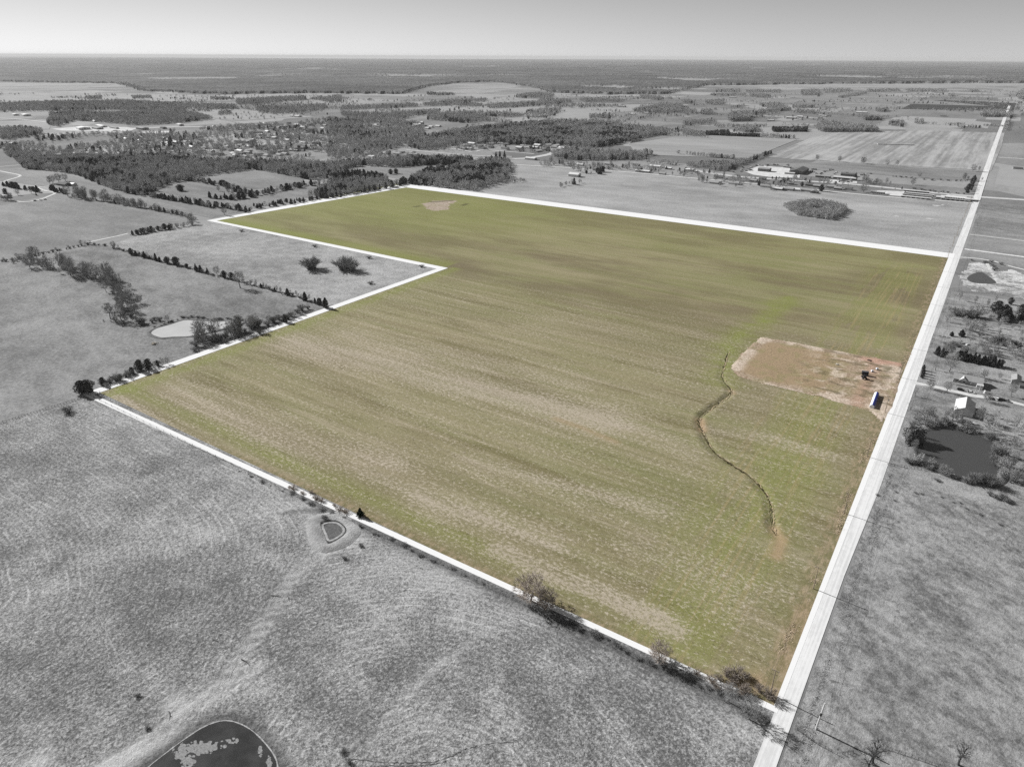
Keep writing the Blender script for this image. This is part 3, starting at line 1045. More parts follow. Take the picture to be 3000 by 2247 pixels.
road(ZE((1610, 270), (1640, 360), (1700, 460), (1800, 550), (2000, 640), (2209, 700)), 3.5, 0.16, 'gravel', 'worn track through the dug pit')
road(ZQ((330, 925), (480, 960), (620, 980), (850, 1030), (1050, 1080), (1350, 1150), (1600, 1180), (1900, 1230), (2209, 1310), (2600, 1400)), [7, 6, 4.5, 5, 5, 6, 6, 5, 4, 4] , 0.12, 'gravel', 'pale driveway to the right-hand house', n=1)
road(ZL((-200, 1085), (0, 1115), (150, 1145), (280, 1170), (330, 1192), (270, 1220), (150, 1255), (50, 1290)), 5, 0.25, 'gravel', 'hairpin drive at the left edge')
road(ZL((240, 1600), (400, 1615), (560, 1595), (700, 1560), (820, 1510), (890, 1475), (840, 1450), (740, 1435), (640, 1400), (620, 1385), (700, 1370), (800, 1360)), 5, 0.25, 'gravel', 'curving pale drive at the left near the farmhouse')
road(ZL((-300, 1065), (0, 1045), (180, 1028), (370, 1014)), 5, 0.25, 'gravel', 'straight pale drive into the wood at the left edge')
road(ZA((830, 518), (760, 535), (660, 556), (560, 578)), 4, 0.15, 'gravel', 'short pale farm track at the hedge corner')
# town streets
for px, wd, lb in (
        (ZL((0, 262), (380, 285), (770, 330), (980, 350), (1250, 368), (1470, 378)), 14, 'pale street leading into the town from the left edge'),
        (ZW1((-200, 270), (300, 262), (700, 255), (1200, 240), (1700, 235)), 26, 'broad white street through the middle of the town'),
        (ZW1((230, 610), (500, 660), (800, 650), (1100, 690), (1500, 700)), 8, 'town street below the water tower'),
        (ZL((630, 915), (800, 965), (1000, 960), (1250, 935), (1600, 905)), 8, 'pale town street near the wood edge'),
        (ZW2((1000, 400), (1200, 340), (1500, 335), (1900, 365)), 10, 'white street on the right side of the town'),
        (ZW3((840, 485), (1200, 520), (1500, 545), (1800, 565), (2212, 575)), 10, 'pale street behind the dark wood'),
        (ZW3((1300, 465), (1520, 480), (1700, 515), (1850, 490), (2212, 515), (2500, 540)), 9, 'pale street through the brick house row'),
        (ZM((-150, 290), (130, 290), (370, 250), (420, 230)), 20, 'wide pale junction behind the wood')):
    road(px, wd, 0.5, 'asphalt_pale', lb)
# bright yards
for px, lb in (
        (ZH1((440, 290), (690, 205), (1190, 235), (1180, 300), (1110, 340), (1350, 350), (1340, 400), (900, 390), (590, 350)), 'bright gravel yard around the metal buildings'),
        (ZH2((430, 515), (500, 480), (890, 495), (850, 560), (450, 525)), 'bright gravel yard of the small workshop'),
        (ZH2((-100, 340), (270, 365), (270, 390), (-60, 380)), 'pale car lot by the highway'),
        (ZH2((1310, 590), (1440, 540), (1690, 565), (1760, 620), (1400, 605)), 'pale yard between the storage rows')):
    sheet('yard', G(px), 0.4, MAT['yard'], lb)
for px, lb in (
        (ZL((830, 435), (1250, 400), (2040, 405), (2209, 430), (2100, 470), (1480, 470), (1000, 465)), 'white factory yard at the left side of the town'),
        (ZW1((200, 290), (300, 300), (200, 330), (80, 320)), 'white lot left in the town'),
        (ZW1((560, 320), (1100, 300), (1150, 330), (600, 345)), 'white lot in the town centre')):
    sheet('yard', G(px), 0.45, MAT['yard'], lb)

# ------------------------------------------------------------------ the drawn white parcel outline, built as a ground strip
def boundary():
    c = [(2272, 2078, 8.5), (257, 1156, 8.5), (1296, 787, 7.6), (620, 647, 6.8), (1190, 544, 5.8), (2788, 750, 7.2)]
    n = len(c)
    inner, outer = [], []
    for i in range(n):
        a, b, d = Vector(c[i - 1][:2]), Vector(c[i][:2]), Vector(c[(i + 1) % n][:2])
        u, v = (b - a).normalized(), (d - b).normalized()
        n1, n2 = Vector((-u.y, u.x)), Vector((-v.y, v.x))
        m = (n1 + n2).normalized()
        s = min(c[i][2] / max(0.2, m.dot(n1)), c[i][2] * 2.2)
        inner.append(b + m * s)
        outer.append(b - m * s)
    vs, fs = [], []
    for p, q in zip(inner, outer):
        vs.append((*g(*p), 0.16))
        vs.append((*g(*q), 0.16))
    for i in range(n):
        j = (i + 1) % n
        fs.append((2 * i, 2 * i + 1, 2 * j + 1, 2 * j))
    me = mesh_np('boundary_strip', vs, fs, MAT['outline_white'])
    if me.polygons[0].normal.z < 0:
        me.flip_normals()
    struct(link('boundary_strip', me), 'drawn white outline of the green field, built as a broad ground strip')


boundary()

# ------------------------------------------------------------------ ponds
pw = NT('pale_water', 0.06, 0.5)
pw.color(pw.mix(pw.ramp(pw.noise(0.03, 0.03, 3.0), 0.3, 0.7), col(204), col(220)))  # sky reflection is put into the pale base colour
MAT['pale_water'] = pw.m
PL = smooth_closed(G(ZA((975, 1165), (1015, 1132), (1100, 1108), (1190, 1080), (1270, 1082), (1400, 1090), (1520, 1080), (1580, 1092), (1500, 1120), (1380, 1150), (1240, 1182), (1130, 1186), (1040, 1192))), 3)
sheet('pond_water', PL, 0.2, MAT['pale_water'], 'pale pond, sky sheen in its colour, left of the green field')
bank(PL, 'pond_bank', 'dark reedy bank round the pale pond', 4.5, 0.6, 112)
dwm = NT('still_dark_water', 0.12, 0.35)
dwm.color(col(80))
dwm.bump(dwm.noise(0.5, 0.5, 3.0), 0.04, 0.3)
MAT['dark_water'] = dwm.m
PR = smooth_closed(G(ZP((560, 400), (800, 300), (1050, 300), (1300, 365), (1550, 445), (1720, 530), (1800, 650), (1830, 850), (1830, 1000), (1770, 1130), (1600, 1200), (1300, 1150), (1050, 1060), (880, 985), (700, 940), (520, 830), (470, 650))), 3)
sheet('pond_water', PR, 0.14, MAT['dark_water'], 'dark square pond beside the right-hand barn')
bank(PR, 'pond_bank', 'brushy bank round the dark pond', 6, 1.1, 100)
PFAR = smooth_closed(G(ZM((1230, 155), (1320, 125), (1400, 112), (1460, 125), (1490, 148), (1360, 155))), 3)
sheet('pond_water', PFAR, 0.5, MAT['pale_water'], 'pale pond at the right end of the long wood')
sheet('pond_water', smooth_closed(G(ZM((1200, 120), (1290, 105), (1330, 125), (1250, 150), (1170, 155))), 3), 0.45, MAT['dark_water'], 'dark pond water against the wood')
sheet('pond_water', smooth_closed(G(ZW3((1800, 78), (1880, 62), (2010, 62), (2030, 78), (1900, 92))), 3), 0.9, MAT['pale_water'], 'bright lagoon beyond the long wood')
sheet('pond_water', smooth_closed(G(ZF2((1560, 508), (1600, 500), (1640, 508), (1600, 515))), 3), 0.9, MAT['pale_water'], 'tiny bright pond by the far hay barn')
sheet('pond_water', smooth_closed(G(ZL((670, 560), (720, 540), (840, 545), (820, 560), (740, 570))), 3), 0.9, MAT['pale_water'], 'bright lagoon beside the town factory')

# dug pit on the right
def pit():
    px = ZE((1190, 500), (1260, 380), (1290, 280), (1500, 260), (1620, 300), (1800, 420), (2000, 380), (2209, 470), (2500, 600), (2500, 1000), (2209, 880), (1900, 800), (1600, 760), (1350, 740), (1250, 640))
    P = G(px)
    xs, ys = [p[0] for p in P], [p[1] for p in P]
    X, Y, f = grid_field('pit', min(xs) - 3, max(xs) + 3, min(ys) - 3, max(ys) + 3, 2.2, lambda cx, cy: in_poly(cx + 10 * (vnoise(cx / 12, cy / 12, 81, 3) - 0.5), cy + 16 * (vnoise(cx / 14, cy / 14, 82, 3) - 0.5), P))
    water = smooth_closed(G(ZE((1290, 520), (1400, 450), (1520, 430), (1640, 500), (1760, 600), (1600, 615), (1450, 610), (1330, 580))), 3)
    dw, _ = dist_poly(X, Y, water + water[:1])
    iw = in_poly(X, Y, water)
    dp, _ = dist_poly(X, Y, P + P[:1])
    Z = 0.08 + (1.6 * vnoise(X / 9, Y / 9, 83, 4) - 0.4) * sstep(dp, 2, 12) * sstep(np.where(iw, 0, dw), 2, 12)
    Z = np.maximum(Z, 0.08)
    w = NT('dug_earth')
    fi = w.noise(0.3, 0.3, 5.0, 1.0, rough=0.7)
    mid = w.noise(0.03, 0.05, 4.0, 4.0)
    c = w.mix(w.ramp(w.math('ADD', w.math('MULTIPLY', fi, 0.5), w.math('MULTIPLY', mid, 0.6)), 0.42, 0.66), col(128), col(222))
    w.color(c)
    w.bump(fi, 1.0, 0.9)
    struct(link('dug_pit', mesh_np('dug_pit', np.stack([X, Y, Z], -1), f, w.m, True)), 'churned pale earth round a dug pit right of the road')
    sheet('pond_water', water, 0.2, MAT['dark_water'], 'dark puddle in the dug pit')


pit()
MAT['pale_mud'] = flat_mat('pale_mud_patch', col(196), var=0.2, scale=0.3)
for q, n in (((1300, 680), 6), ((1380, 672), 4), ((780, 815), 4), ((1210, 850), 5)):
    c = g(*ZH2(q)[0])
    pts = [(c[0] + n * random.uniform(0.6, 1.3) * math.cos(a), c[1] + 1.5 * n * random.uniform(0.6, 1.3) * math.sin(a)) for a in [k * PI / 5 for k in range(10)]]
    sheet('mud_patch', smooth_closed(pts, 2), 0.2, MAT['pale_mud'], 'pale muddy patch in the pasture behind the green field')

# ------------------------------------------------------------------ trees
def crown_tips(rr, n, rx, rz, zc, shell=0.45, flat=0.0):
    out = []
    while len(out) < n:
        v = rr.normal(size=3)
        v /= np.linalg.norm(v)
        r = (shell + (1 - shell) * rr.random()) ** 0.6
        lump = 0.82 + 0.3 * math.sin(3.1 * v[0] + 1.7) * math.cos(2.7 * v[1] - 0.6)
        p = np.array([v[0] * rx * r * lump, v[1] * rx * r * lump, zc + v[2] * rz * r])
        if p[2] > zc - rz * (0.75 - flat):
            out.append(p)
    return np.array(out)


def tube_np(V, F, a, b, ra, rb, n=3):
    d = b - a
    L = np.linalg.norm(d) + 1e-9
    d = d / L
    u = np.cross(d, [0.31, 0.2, 0.93])
    u /= np.linalg.norm(u) + 1e-9
    w = np.cross(d, u)
    k = len(V)
    for p, r in ((a, ra), (b, rb)):
        for i in range(n):
            t = 2 * PI * i / n
            V.append(p + (u * math.cos(t) + w * math.sin(t)) * r)
    for i in range(n):
        j = (i + 1) % n
        F.append((k + i, k + j, k + n + j))
        F.append((k + i, k + n + j, k + n + i))


def grow(V, F, rr, p, r, tips, depth, ends, minr=0.02):
    if len(tips) <= 2 or depth > 7:
        for t in tips:
            mid = (p + t) / 2 + rr.normal(size=3) * 0.12
            tube_np(V, F, p, mid, r, r * 0.7)
            tube_np(V, F, mid, t, r * 0.7, minr)
            ends.append((mid, t))
        return
    k = int(min(len(tips), rr.integers(2, 5) if depth else rr.integers(4, 6)))
    cen = tips[rr.choice(len(tips), k, replace=False)]
    for _ in range(3):
        lab = np.argmin(((tips[:, None] - cen[None]) ** 2).sum(-1), 1)
        cen = np.array([tips[lab == i].mean(0) if (lab == i).any() else cen[i] for i in range(k)])
    for i in range(k):
        sub = tips[lab == i]
        if not len(sub):
            continue
        c = sub.mean(0)
        q = p + (c - p) * (0.42 if depth else 0.5)
        q[2] -= 0.06 * np.linalg.norm(c - p) * (1 if depth < 2 else -0.3)
        q += rr.normal(size=3) * 0.07 * np.linalg.norm(q - p)
        nr = max(minr, r * math.sqrt(len(sub) / len(tips)) * 1.02)
        tube_np(V, F, p, q, max(nr, r * 0.62) if depth == 0 else r * 0.85, nr)
        grow(V, F, rr, q, nr, sub, depth + 1, ends, minr)


def twigs(V, F, rr, ends, per, length, width, upb=0.35):
    for a, b in ends:
        d = b - a
        d = d / (np.linalg.norm(d) + 1e-9)
        for _ in range(per):
            s = a + (b - a) * rr.uniform(0.1, 1.0)
            v = d * 0.7 + rr.normal(size=3) * 0.75 + np.array([0, 0, upb])
            v /= np.linalg.norm(v)
            e = s + v * length * rr.uniform(0.5, 1.3)
            n = np.cross(v, rr.normal(size=3))
            n /= np.linalg.norm(n) + 1e-9
            k = len(V)
            V += [s - n * width / 2, s + n * width / 2, e]
            F.append((k, k + 1, k + 2))


def bare_tree(seed, H, rx, tipsn, per, tl, tw, clear=0.22, trunk_r=None, minr=0.025, shell=0.4, sides=6):
    """returns (trunk mesh, crown mesh) of a leafless tree H metres high"""
    rr = np.random.default_rng(seed)
    tr = trunk_r or H * 0.022
    fork = np.array([rr.normal() * 0.2, rr.normal() * 0.2, H * clear])
    rz = H * (1 - clear) * 0.55
    tips = crown_tips(rr, tipsn, rx, rz, H - rz, shell)
    V, F = [], []
    mids = [np.zeros(3), fork * 0.5 + np.array([rr.normal() * 0.08, rr.normal() * 0.08, 0]), fork]
    tube_np(V, F, mids[0], mids[1], tr * 1.35, tr, sides)
    tube_np(V, F, mids[1], mids[2], tr, tr * 0.92, sides)
    tV, tF = V, F
    V, F, ends = [], [], []
    grow(V, F, rr, fork, tr * 0.9, tips, 0, ends, minr)
    twigs(V, F, rr, ends, per, tl, tw)
    return (np.array(tV), np.array(tF)), (np.array(V), np.array(F))


def leaf_crown(seed, H, R, n, size, shape='cone', z0=0.05, core=True):
    """foliage of many small faces through a lumpy cone or ball"""
    rr = np.random.default_rng(seed)
    V, F = [], []

    def rad(t, th):
        if shape == 'cone':
            b = (1 - t) ** 0.75 * min(1.0, 0.55 + t * 4)
        elif shape == 'oval':
            b = math.sqrt(max(0, 1 - (2 * t - 0.9) ** 2 / 1.22))
        else:
            b = math.sqrt(max(0, 1 - (1.15 * t - 0.15) ** 2))
        return R * b * (0.78 + 0.26 * math.sin(2 * th + 7 * t + seed) + 0.2 * math.sin(5 * th - 11 * t + 2 * seed) + 0.1 * math.sin(9 * th + 23 * t))
    if core:
        m, k = 8, len(V)
        rows = 6
        for i in range(rows + 1):
            t = i / rows
            for j in range(m):
                th = 2 * PI * j / m
                r = rad(t, th) * 0.6
                V.append(np.array([r * math.cos(th), r * math.sin(th), H * (z0 + (0.96 - z0) * t)]))
        for i in range(rows):
            for j in range(m):
                a, b = k + i * m + j, k + i * m + (j + 1) % m
                F += [(a, b, b + m), (a, b + m, a + m)]
    for _ in range(n):
        t = rr.random() ** 1.15
        th = rr.random() * 2 * PI
        r = rad(t, th) * (1 - 0.45 * rr.random() ** 2)
        p = np.array([r * math.cos(th), r * math.sin(th), H * (z0 + (1 - z0) * t)])
        o = np.array([math.cos(th), math.sin(th), 0.55]) + rr.normal(size=3) * 0.5
        o /= np.linalg.norm(o)
        u = np.cross(o, rr.normal(size=3))
        u /= np.linalg.norm(u) + 1e-9
        s = size * rr.uniform(0.6, 1.4)
        k = len(V)
        V += [p - u * s * 0.5, p + u * s * 0.5, p + o * s * 0.9 + np.array([0, 0, 0.3 * s])]
        F.append((k, k + 1, k + 2))
    return np.array(V), np.array(F)


def bush(seed, R, H, n, ln, wd):
    """leafless multi-stemmed shrub: one mesh of stems, one of twigs"""
    rr = np.random.default_rng(seed)
    V, F, ends = [], [], []
    for _ in range(n):
        a = np.array([rr.normal() * R * 0.15, rr.normal() * R * 0.15, 0])
        th = rr.random() * 2 * PI
        q = (rr.random() ** 0.5)
        b = np.array([math.cos(th) * R * q, math.sin(th) * R * q, H * (0.45 + 0.6 * rr.random() * (1 - 0.55 * q * q))])
        m = (a + b) / 2 + np.array([0, 0, 0.12 * H])
        tube_np(V, F, a, m, 0.06, 0.045)
        tube_np(V, F, m, b, 0.045, 0.02)
        ends.append((m, b))
    V2, F2 = [], []
    twigs(V2, F2, rr, ends, 14, ln, wd, 0.25)
    return (np.array(V), np.array(F)), (np.array(V2), np.array(F2))


def protos(kind):
    out = []
    if kind == 'near':
        for s, (H, rx, cl) in enumerate(((11, 5.2, 0.2), (12, 5.0, 0.26), (9.5, 4.6, 0.16), (12, 4.2, 0.3))):
            t, c = bare_tree(100 + s, H, rx, 230, 10, 1.25, 0.055, cl)
            out.append((H, mesh_np('trunk', *t), mesh_np('crown', *c)))
    if kind == 'mid':
        for s, (H, rx, cl) in enumerate(((11, 4.8, 0.2), (12, 4.4, 0.26), (10, 4.9, 0.15), (12, 3.6, 0.3), (9, 3.9, 0.12))):
            t, c = bare_tree(200 + s, H, rx, 130, 9, 1.3, 0.09, cl, minr=0.04)
            out.append((H, mesh_np('trunk', *t), mesh_np('crown', *c)))
    return out


NEAR, MID = protos('near'), protos('mid')
CEDAR = []
for s, (H, R, shp) in enumerate(((7, 2.6, 'cone'), (8, 3.0, 'oval'), (6, 2.7, 'cone'), (9, 2.7, 'cone'), (6.5, 2.9, 'oval'))):
    tV, tF = [], []
    tube_np(tV, tF, np.zeros(3), np.array([0.05, 0, H * 0.5]), 0.17, 0.1, 5)
    CEDAR.append((H, mesh_np('trunk', np.array(tV), np.array(tF)), mesh_np('crown', *leaf_crown(300 + s, H, R, 1300, 0.5, shp))))
BUSH = []
for s in range(3):
    a, b = bush(400 + s, 3.4, 4.2, 70, 1.1, 0.075)
    BUSH.append((4.2, mesh_np('stems', *a), mesh_np('twigs', *b)))


DENSE = []
for s, (H, rx) in enumerate(((11, 5.4), (11, 5.2), (9.5, 5.2))):
    t, c = bare_tree(550 + s, H, rx, 250, 13, 1.2, 0.075, 0.14, minr=0.03, shell=0.3)
    DENSE.append((H, mesh_np('trunk', *t), mesh_np('crown', *c)))
SPARSE = []
for s, (H, rx, cl) in enumerate(((11, 4.6, 0.2), (12, 4.4, 0.26), (10, 4.6, 0.2), (12, 4.0, 0.35))):
    t, c = bare_tree(500 + s, H, rx, 70, 6, 1.3, 0.075, cl, trunk_r=0.36, minr=0.05)
    SPARSE.append((H, mesh_np('trunk', *t), mesh_np('crown', *c)))


def with_mats(me, mat):
    m = me.copy()
    m.materials.clear()
    m.materials.append(mat)
    return m


TREESETS = {}


def tset(which, a, b):
    key = (id(which), a, b)
    if key not in TREESETS:
        TREESETS[key] = [(H, with_mats(t, MAT[a]), with_mats(c, MAT[b])) for H, t, c in which]
    return TREESETS[key]


PARTS = {'bare_tree': ('trunk', 'crown'), 'cedar_tree': ('trunk', 'crown'), 'shrub': ('stems', 'twigs')}
COUNT = {'bare_tree': 0, 'cedar_tree': 0, 'shrub': 0}


def plant(kind, x, y, h, label, group=None, protoset=None, mats=None, wide=1.0, z=0.0, rnd=random, i=None):
    ps = protoset or {'bare_tree': MID, 'cedar_tree': CEDAR, 'shrub': BUSH}[kind]
    ms = mats or {'bare_tree': ('bark', 'twig'), 'cedar_tree': ('bark', 'cedar'), 'shrub': ('bark', 'shrub')}[kind]
    st = tset(ps, *ms)
    H, t, c = st[rnd.randrange(len(st)) if i is None else i]
    s = h / H
    o = thing(kind, label, 'tree' if 'tree' in kind else 'shrub', (x, y, z - 0.05), rnd.uniform(0, 6.28), group)
    o.scale = (s * wide, s * wide, s)
    n1, n2 = PARTS[kind]
    link(n1, t, o)
    link(n2, c, o)
    COUNT[kind] += 1
    return o


def row(kind, px, n, h, label, group, jitter=2.0, var=0.25, wide=1.0, dx=0.0, dy=0.0, **kw):
    """things set along a surveyed line"""
    P = G(px)
    L = [0.0]
    for a, b in zip(P, P[1:]):
        L.append(L[-1] + math.hypot(b[0] - a[0], b[1] - a[1]))
    for k in range(n):
        d = L[-1] * (k + 0.5 + random.uniform(-0.35, 0.35)) / n
        i = max(j for j in range(len(L) - 1) if L[j] <= d)
        t = (d - L[i]) / (L[i + 1] - L[i] + 1e-9)
        x = P[i][0] + (P[i + 1][0] - P[i][0]) * t + random.gauss(0, jitter) + dx
        y = P[i][1] + (P[i + 1][1] - P[i][1]) * t + random.gauss(0, jitter) + dy
        plant(kind, x, y, h * random.uniform(1 - var * 1.4, 1 + var * 1.2), label, group, wide=wide * random.uniform(0.82, 1.22), **kw)


def one(kind, px, h, label, group=None, dx=0.0, dy=0.0, **kw):
    x, y = g(*px)
    x, y = x + dx, y + dy
    return plant(kind, x, y, h, label, group, **kw)


# --- left of the green field
lb, gr = 'bare tree in the winding creek line above the pale pond', 'trees of the winding creek line'
row('bare_tree', ZA((130, 690), (215, 690), (270, 735), (340, 740), (430, 745), (500, 810), (560, 800), (640, 810), (700, 835), (770, 840)), 26, 15, lb, gr, 5, wide=1.0)
row('bare_tree', ZA((700, 870), (760, 900), (830, 930), (850, 970), (800, 1020), (770, 1060), (800, 1105)), 15, 14.5, lb, gr, 5, wide=1.0)
row('shrub', ZA((640, 820), (740, 860), (820, 1000), (760, 1090)), 12, 4.5, 'low grey brush under the winding creek line', 'brush of the creek line', 4)
for p, h, l in ((ZA((905, 1095))[0], 9, 'spreading bare tree between the creek line and the pale pond'), (ZA((1085, 1085))[0], 6, 'small bare tree at the left tip of the pale pond'),
                (ZA((1555, 870))[0], 19, 'largest spreading bare tree on the diagonal hedge'), (ZA((735, 612))[0], 9, 'spreading bare tree at the upper end of the diagonal hedge'),
                (ZA((1405, 785))[0], 10, 'upright bare tree on the diagonal hedge among cedars'), (ZA((1015, 370))[0], 12, 'lone bare tree at the gap in the left hedge'),
                (ZA((1240, 455))[0], 15, 'tall bare trees at the hedge corner near the field tip'), (ZA((1455, 400))[0], 13, 'lone bare tree left of the green field tip'),
                (ZA((1085, 1362))[0], 6, 'thin bare tree on the left field edge')):
    one('bare_tree', p, h, l, wide=1.15, protoset=NEAR)
row('shrub', ZA((985, 1085), (1050, 1085), (880, 1110), (960, 1115)), 7, 4.2, 'grey brush around the left end of the pale pond', 'brush at the pale pond', 3)
row('bare_tree', ZA((1275, 1200), (1330, 1200), (1400, 1195), (1480, 1180), (1560, 1150), (1640, 1140)), 17, 12, 'bare tree crowding the near shore of the pale pond', 'trees at the pale pond', 6, wide=1.2)
row('shrub', ZA((1260, 1215), (1400, 1220), (1560, 1190), (1700, 1120), (1800, 1090)), 12, 4.5, 'grey brush on the near shore of the pale pond', 'brush on the near pond shore', 5)
row('shrub', ZA((1000, 1130), (1110, 1095), (1190, 1062), (1270, 1062), (1400, 1075), (1540, 1070)), 22, 1.6, 'low reeds on the far rim of the pale pond', 'reeds of the pale pond', 1.0, wide=1.6)
lb, gr = 'dark cedar along the diagonal hedge', 'cedars of the diagonal hedge'
for q, h in (((850, 655), 8), ((880, 660), 6), ((935, 675), 7.5), ((1010, 695), 9), ((1035, 700), 6), ((1082, 712), 8), ((1140, 722), 9.5), ((1210, 742), 5), ((1270, 762), 8.5), ((1300, 768), 8), ((1345, 780), 7), ((1452, 805), 8), ((1500, 815), 8), ((1690, 870), 5), ((1780, 895), 5), ((1862, 918), 7), ((1975, 950), 8.5), ((2040, 972), 6), ((2068, 978), 6.5), ((2108, 998), 10)):
    one('cedar_tree', ZA(q)[0], h, lb, gr)
row('shrub', ZA((720, 610), (1000, 690), (1300, 765), (1480, 815), (1700, 870), (1900, 925), (2100, 985)), 34, 2.6, 'low brush filling the diagonal hedge', 'brush of the diagonal hedge', 1.2)
row('bare_tree', ZA((1040, 695), (1180, 730)), 2, 7, 'thin bare sapling in the upper diagonal hedge', 'saplings of the upper diagonal hedge', 1)
row('bare_tree', ZA((1640, 850), (1830, 895), (1900, 920), (2010, 955)), 9, 7, 'thin bare sapling in the lower diagonal hedge', 'saplings of the lower diagonal hedge', 1.5, wide=0.7)
# notch pasture shrubs
one('shrub', (911, 790), 14.5, 'left of two big round bare thickets in the notch pasture', wide=1.15)
one('shrub', (1004, 792), 15, 'right and larger of two round thickets in the notch pasture', wide=1.1)
one('shrub', (1032, 795), 13.5, 'right flank of the larger round thicket in the notch pasture', wide=1.0)
one('shrub', (1016, 787), 14, 'rear of the larger round thicket in the notch pasture', wide=1.1)
one('shrub', (917, 786), 13, 'rear of the left round thicket in the notch pasture', wide=1.0)
for p, l in (((708, 679), 'low dark bush nearest the field tip in the notch pasture'), ((922, 724), 'small dark bush below the upper notch edge'), ((1081, 757), 'small dark bush behind the two round thickets'), ((1235, 783), 'small dark bush in the notch corner'), ((1086, 832), 'small dark bush below the two round thickets')):
    one('shrub', p, 3.0, l, wide=1.7)
# hedge above the notch, drive hedge
row('cedar_tree', ZA((845, 530), (890, 525), (945, 515), (990, 502), (1070, 490), (1130, 480)), 10, 7.5, 'cedar in the short hedge by the farm track', 'cedars of the short track hedge', 1.5)
row('bare_tree', ZA((880, 525), (1040, 500), (1150, 480), (1260, 460)), 9, 7.5, 'bare tree in the short hedge by the farm track', 'bare trees of the short track hedge', 2)
row('shrub', ZA((0, 700), (100, 690), (330, 640), (450, 615), (590, 588), (690, 600)), 26, 2.6, 'low bush along the fence at the left edge', 'bushes along the left fence', 1.2)
row('bare_tree', ZA((80, 690), (130, 680), (510, 600), (570, 590)), 5, 6, 'small bare tree along the fence at the left edge', 'small trees along the left fence', 2)
lb, gr = 'bare tree in the left hedge below the long pasture', 'bare trees of the left hedge'
row('bare_tree', ZA((470, 270), (560, 300), (640, 305), (710, 315)), 18, 16, lb, gr, 5, wide=1.0)
row('bare_tree', ZA((730, 315), (830, 335), (940, 355)), 16, 12, lb, gr, 4)
row('cedar_tree', ZA((330, 235), (380, 250), (430, 262)), 8, 9, 'dark cedar beside the farmhouse drive at the left', 'cedars by the farmhouse', 4)
row('cedar_tree', ZA((960, 358), (1070, 380), (1160, 395), (1190, 405)), 7, 6.5, 'cedar at the right end of the left hedge', 'cedars of the left hedge end', 2)
row('cedar_tree', ZA((30, 210), (90, 220), (150, 235), (200, 240), (250, 250)), 13, 9, 'dark cedar in the belt above the curving drive', 'cedars above the curving drive', 3)
row('bare_tree', ZL((770, 1330), (880, 1310), (950, 1290), (1080, 1275)), 4, 17, 'tall bare tree behind the farmhouse at the left', 'tall trees behind the farmhouse', 2, 0.1)
row('bare_tree', ZL((20, 1570), (80, 1600), (160, 1600), (230, 1590)), 7, 10, 'bare tree round the house at the far left edge', 'trees at the far left house', 4)
for q, k, h, l in (((95, 1500), 'cedar_tree', 11, 'lone pointed cedar inside the curving drive'), ((290, 1500), 'bare_tree', 11, 'lone bare tree inside the curving drive'), ((510, 1480), 'bare_tree', 9, 'bare tree below the cedar belt'), ((590, 1510), 'cedar_tree', 5, 'small dark cedar inside the curving drive')):
    one(k, ZL(q)[0], h, l)
# clearings
one('cedar_tree', (529, 560), 11, 'lone round dark cedar in the small clearing', i=1, wide=1.7)
row('cedar_tree', ((405, 570), (450, 577), (520, 591), (600, 603), (650, 610), (735, 620)), 40, 8, 'dark cedar in the hedge below the small clearing', 'cedars below the small clearing', 3)
row('cedar_tree', ((543, 528), (588, 534), (656, 546), (697, 562), (742, 573), (792, 566), (837, 555), (905, 543), (973, 538)), 50, 8.5, 'dark cedar in the hedge between the wood clearings', 'cedars between the clearings', 4)
row('bare_tree', ((640, 560), (700, 570), (760, 572), (850, 556), (960, 540)), 18, 9, 'bare tree in the hedge between the clearings', 'bare trees of the clearing hedges', 5)
row('cedar_tree', ((620, 581), (680, 585), (747, 578)), 12, 9, 'dark cedar in the short hedge right of the small clearing', 'cedars right of the small clearing', 4)
row('cedar_tree', ((742, 612), (800, 604), (870, 595), (920, 586), (1000, 578)), 17, 6.5, 'cedar along the upper left edge of the green field', 'cedars of the upper left edge', 1.5)
row('bare_tree', ((750, 610), (820, 600), (880, 590)), 4, 9, 'bare tree along the upper left edge of the green field', 'bare trees of the upper left edge', 2)
for q, l in (((640, 800), 'left of two dark cedars in the curved clearing'), ((710, 795), 'right of two dark cedars in the curved clearing')):
    one('cedar_tree', ZW3(q)[0], 10, l, i=1, wide=1.3)
for q, k in (((2005, 610), 0), ((2055, 600), 0), ((2115, 595), 0)):
    one('cedar_tree', ZW3(q)[0], 17, 'tall slim pine in a row of three behind the wood', 'three pines in a row', i=3, wide=0.85)
# left edge of the green field
lb, gr = 'dark cedar on the left edge of the green field', 'cedars on the left field edge'
for q, h in (((1870, 1098), 7), ((930, 1412), 8.5), ((985, 1402), 8), ((1045, 1382), 4.5), ((880, 1432), 5), ((690, 1508), 6), ((600, 0), 0)):
    if h:
        one('cedar_tree', ZA(q)[0], h, lb, gr, i=1, wide=1.1, dx=-5)
row('shrub', ZA((690, 1505), (780, 1475), (860, 1440)), 6, 4.5, 'thin brush on the lower left field edge', 'brush on the lower left field edge', 1, dx=-4)
row('shrub', ZA((1280, 1300), (1480, 1220), (1700, 1140), (1900, 1090), (2060, 1010)), 16, 5.5, 'brush on the left field edge beside the pale pond', 'brush on the upper left field edge', 2, dx=-12)
row('bare_tree', ZA((1480, 1225), (1600, 1180), (1760, 1120), (1900, 1085), (2000, 1050)), 9, 7.5, 'bare tree on the left field edge beside the pale pond', 'bare trees on the left field edge', 2, dx=-12)
one('cedar_tree', ZA((532, 1550))[0], 9.5, 'left of the two round dark cedars at the field corner', i=1, wide=1.25)
one('cedar_tree', ZA((578, 1545))[0], 9.5, 'right of the two round dark cedars at the field corner', i=1, wide=1.2)
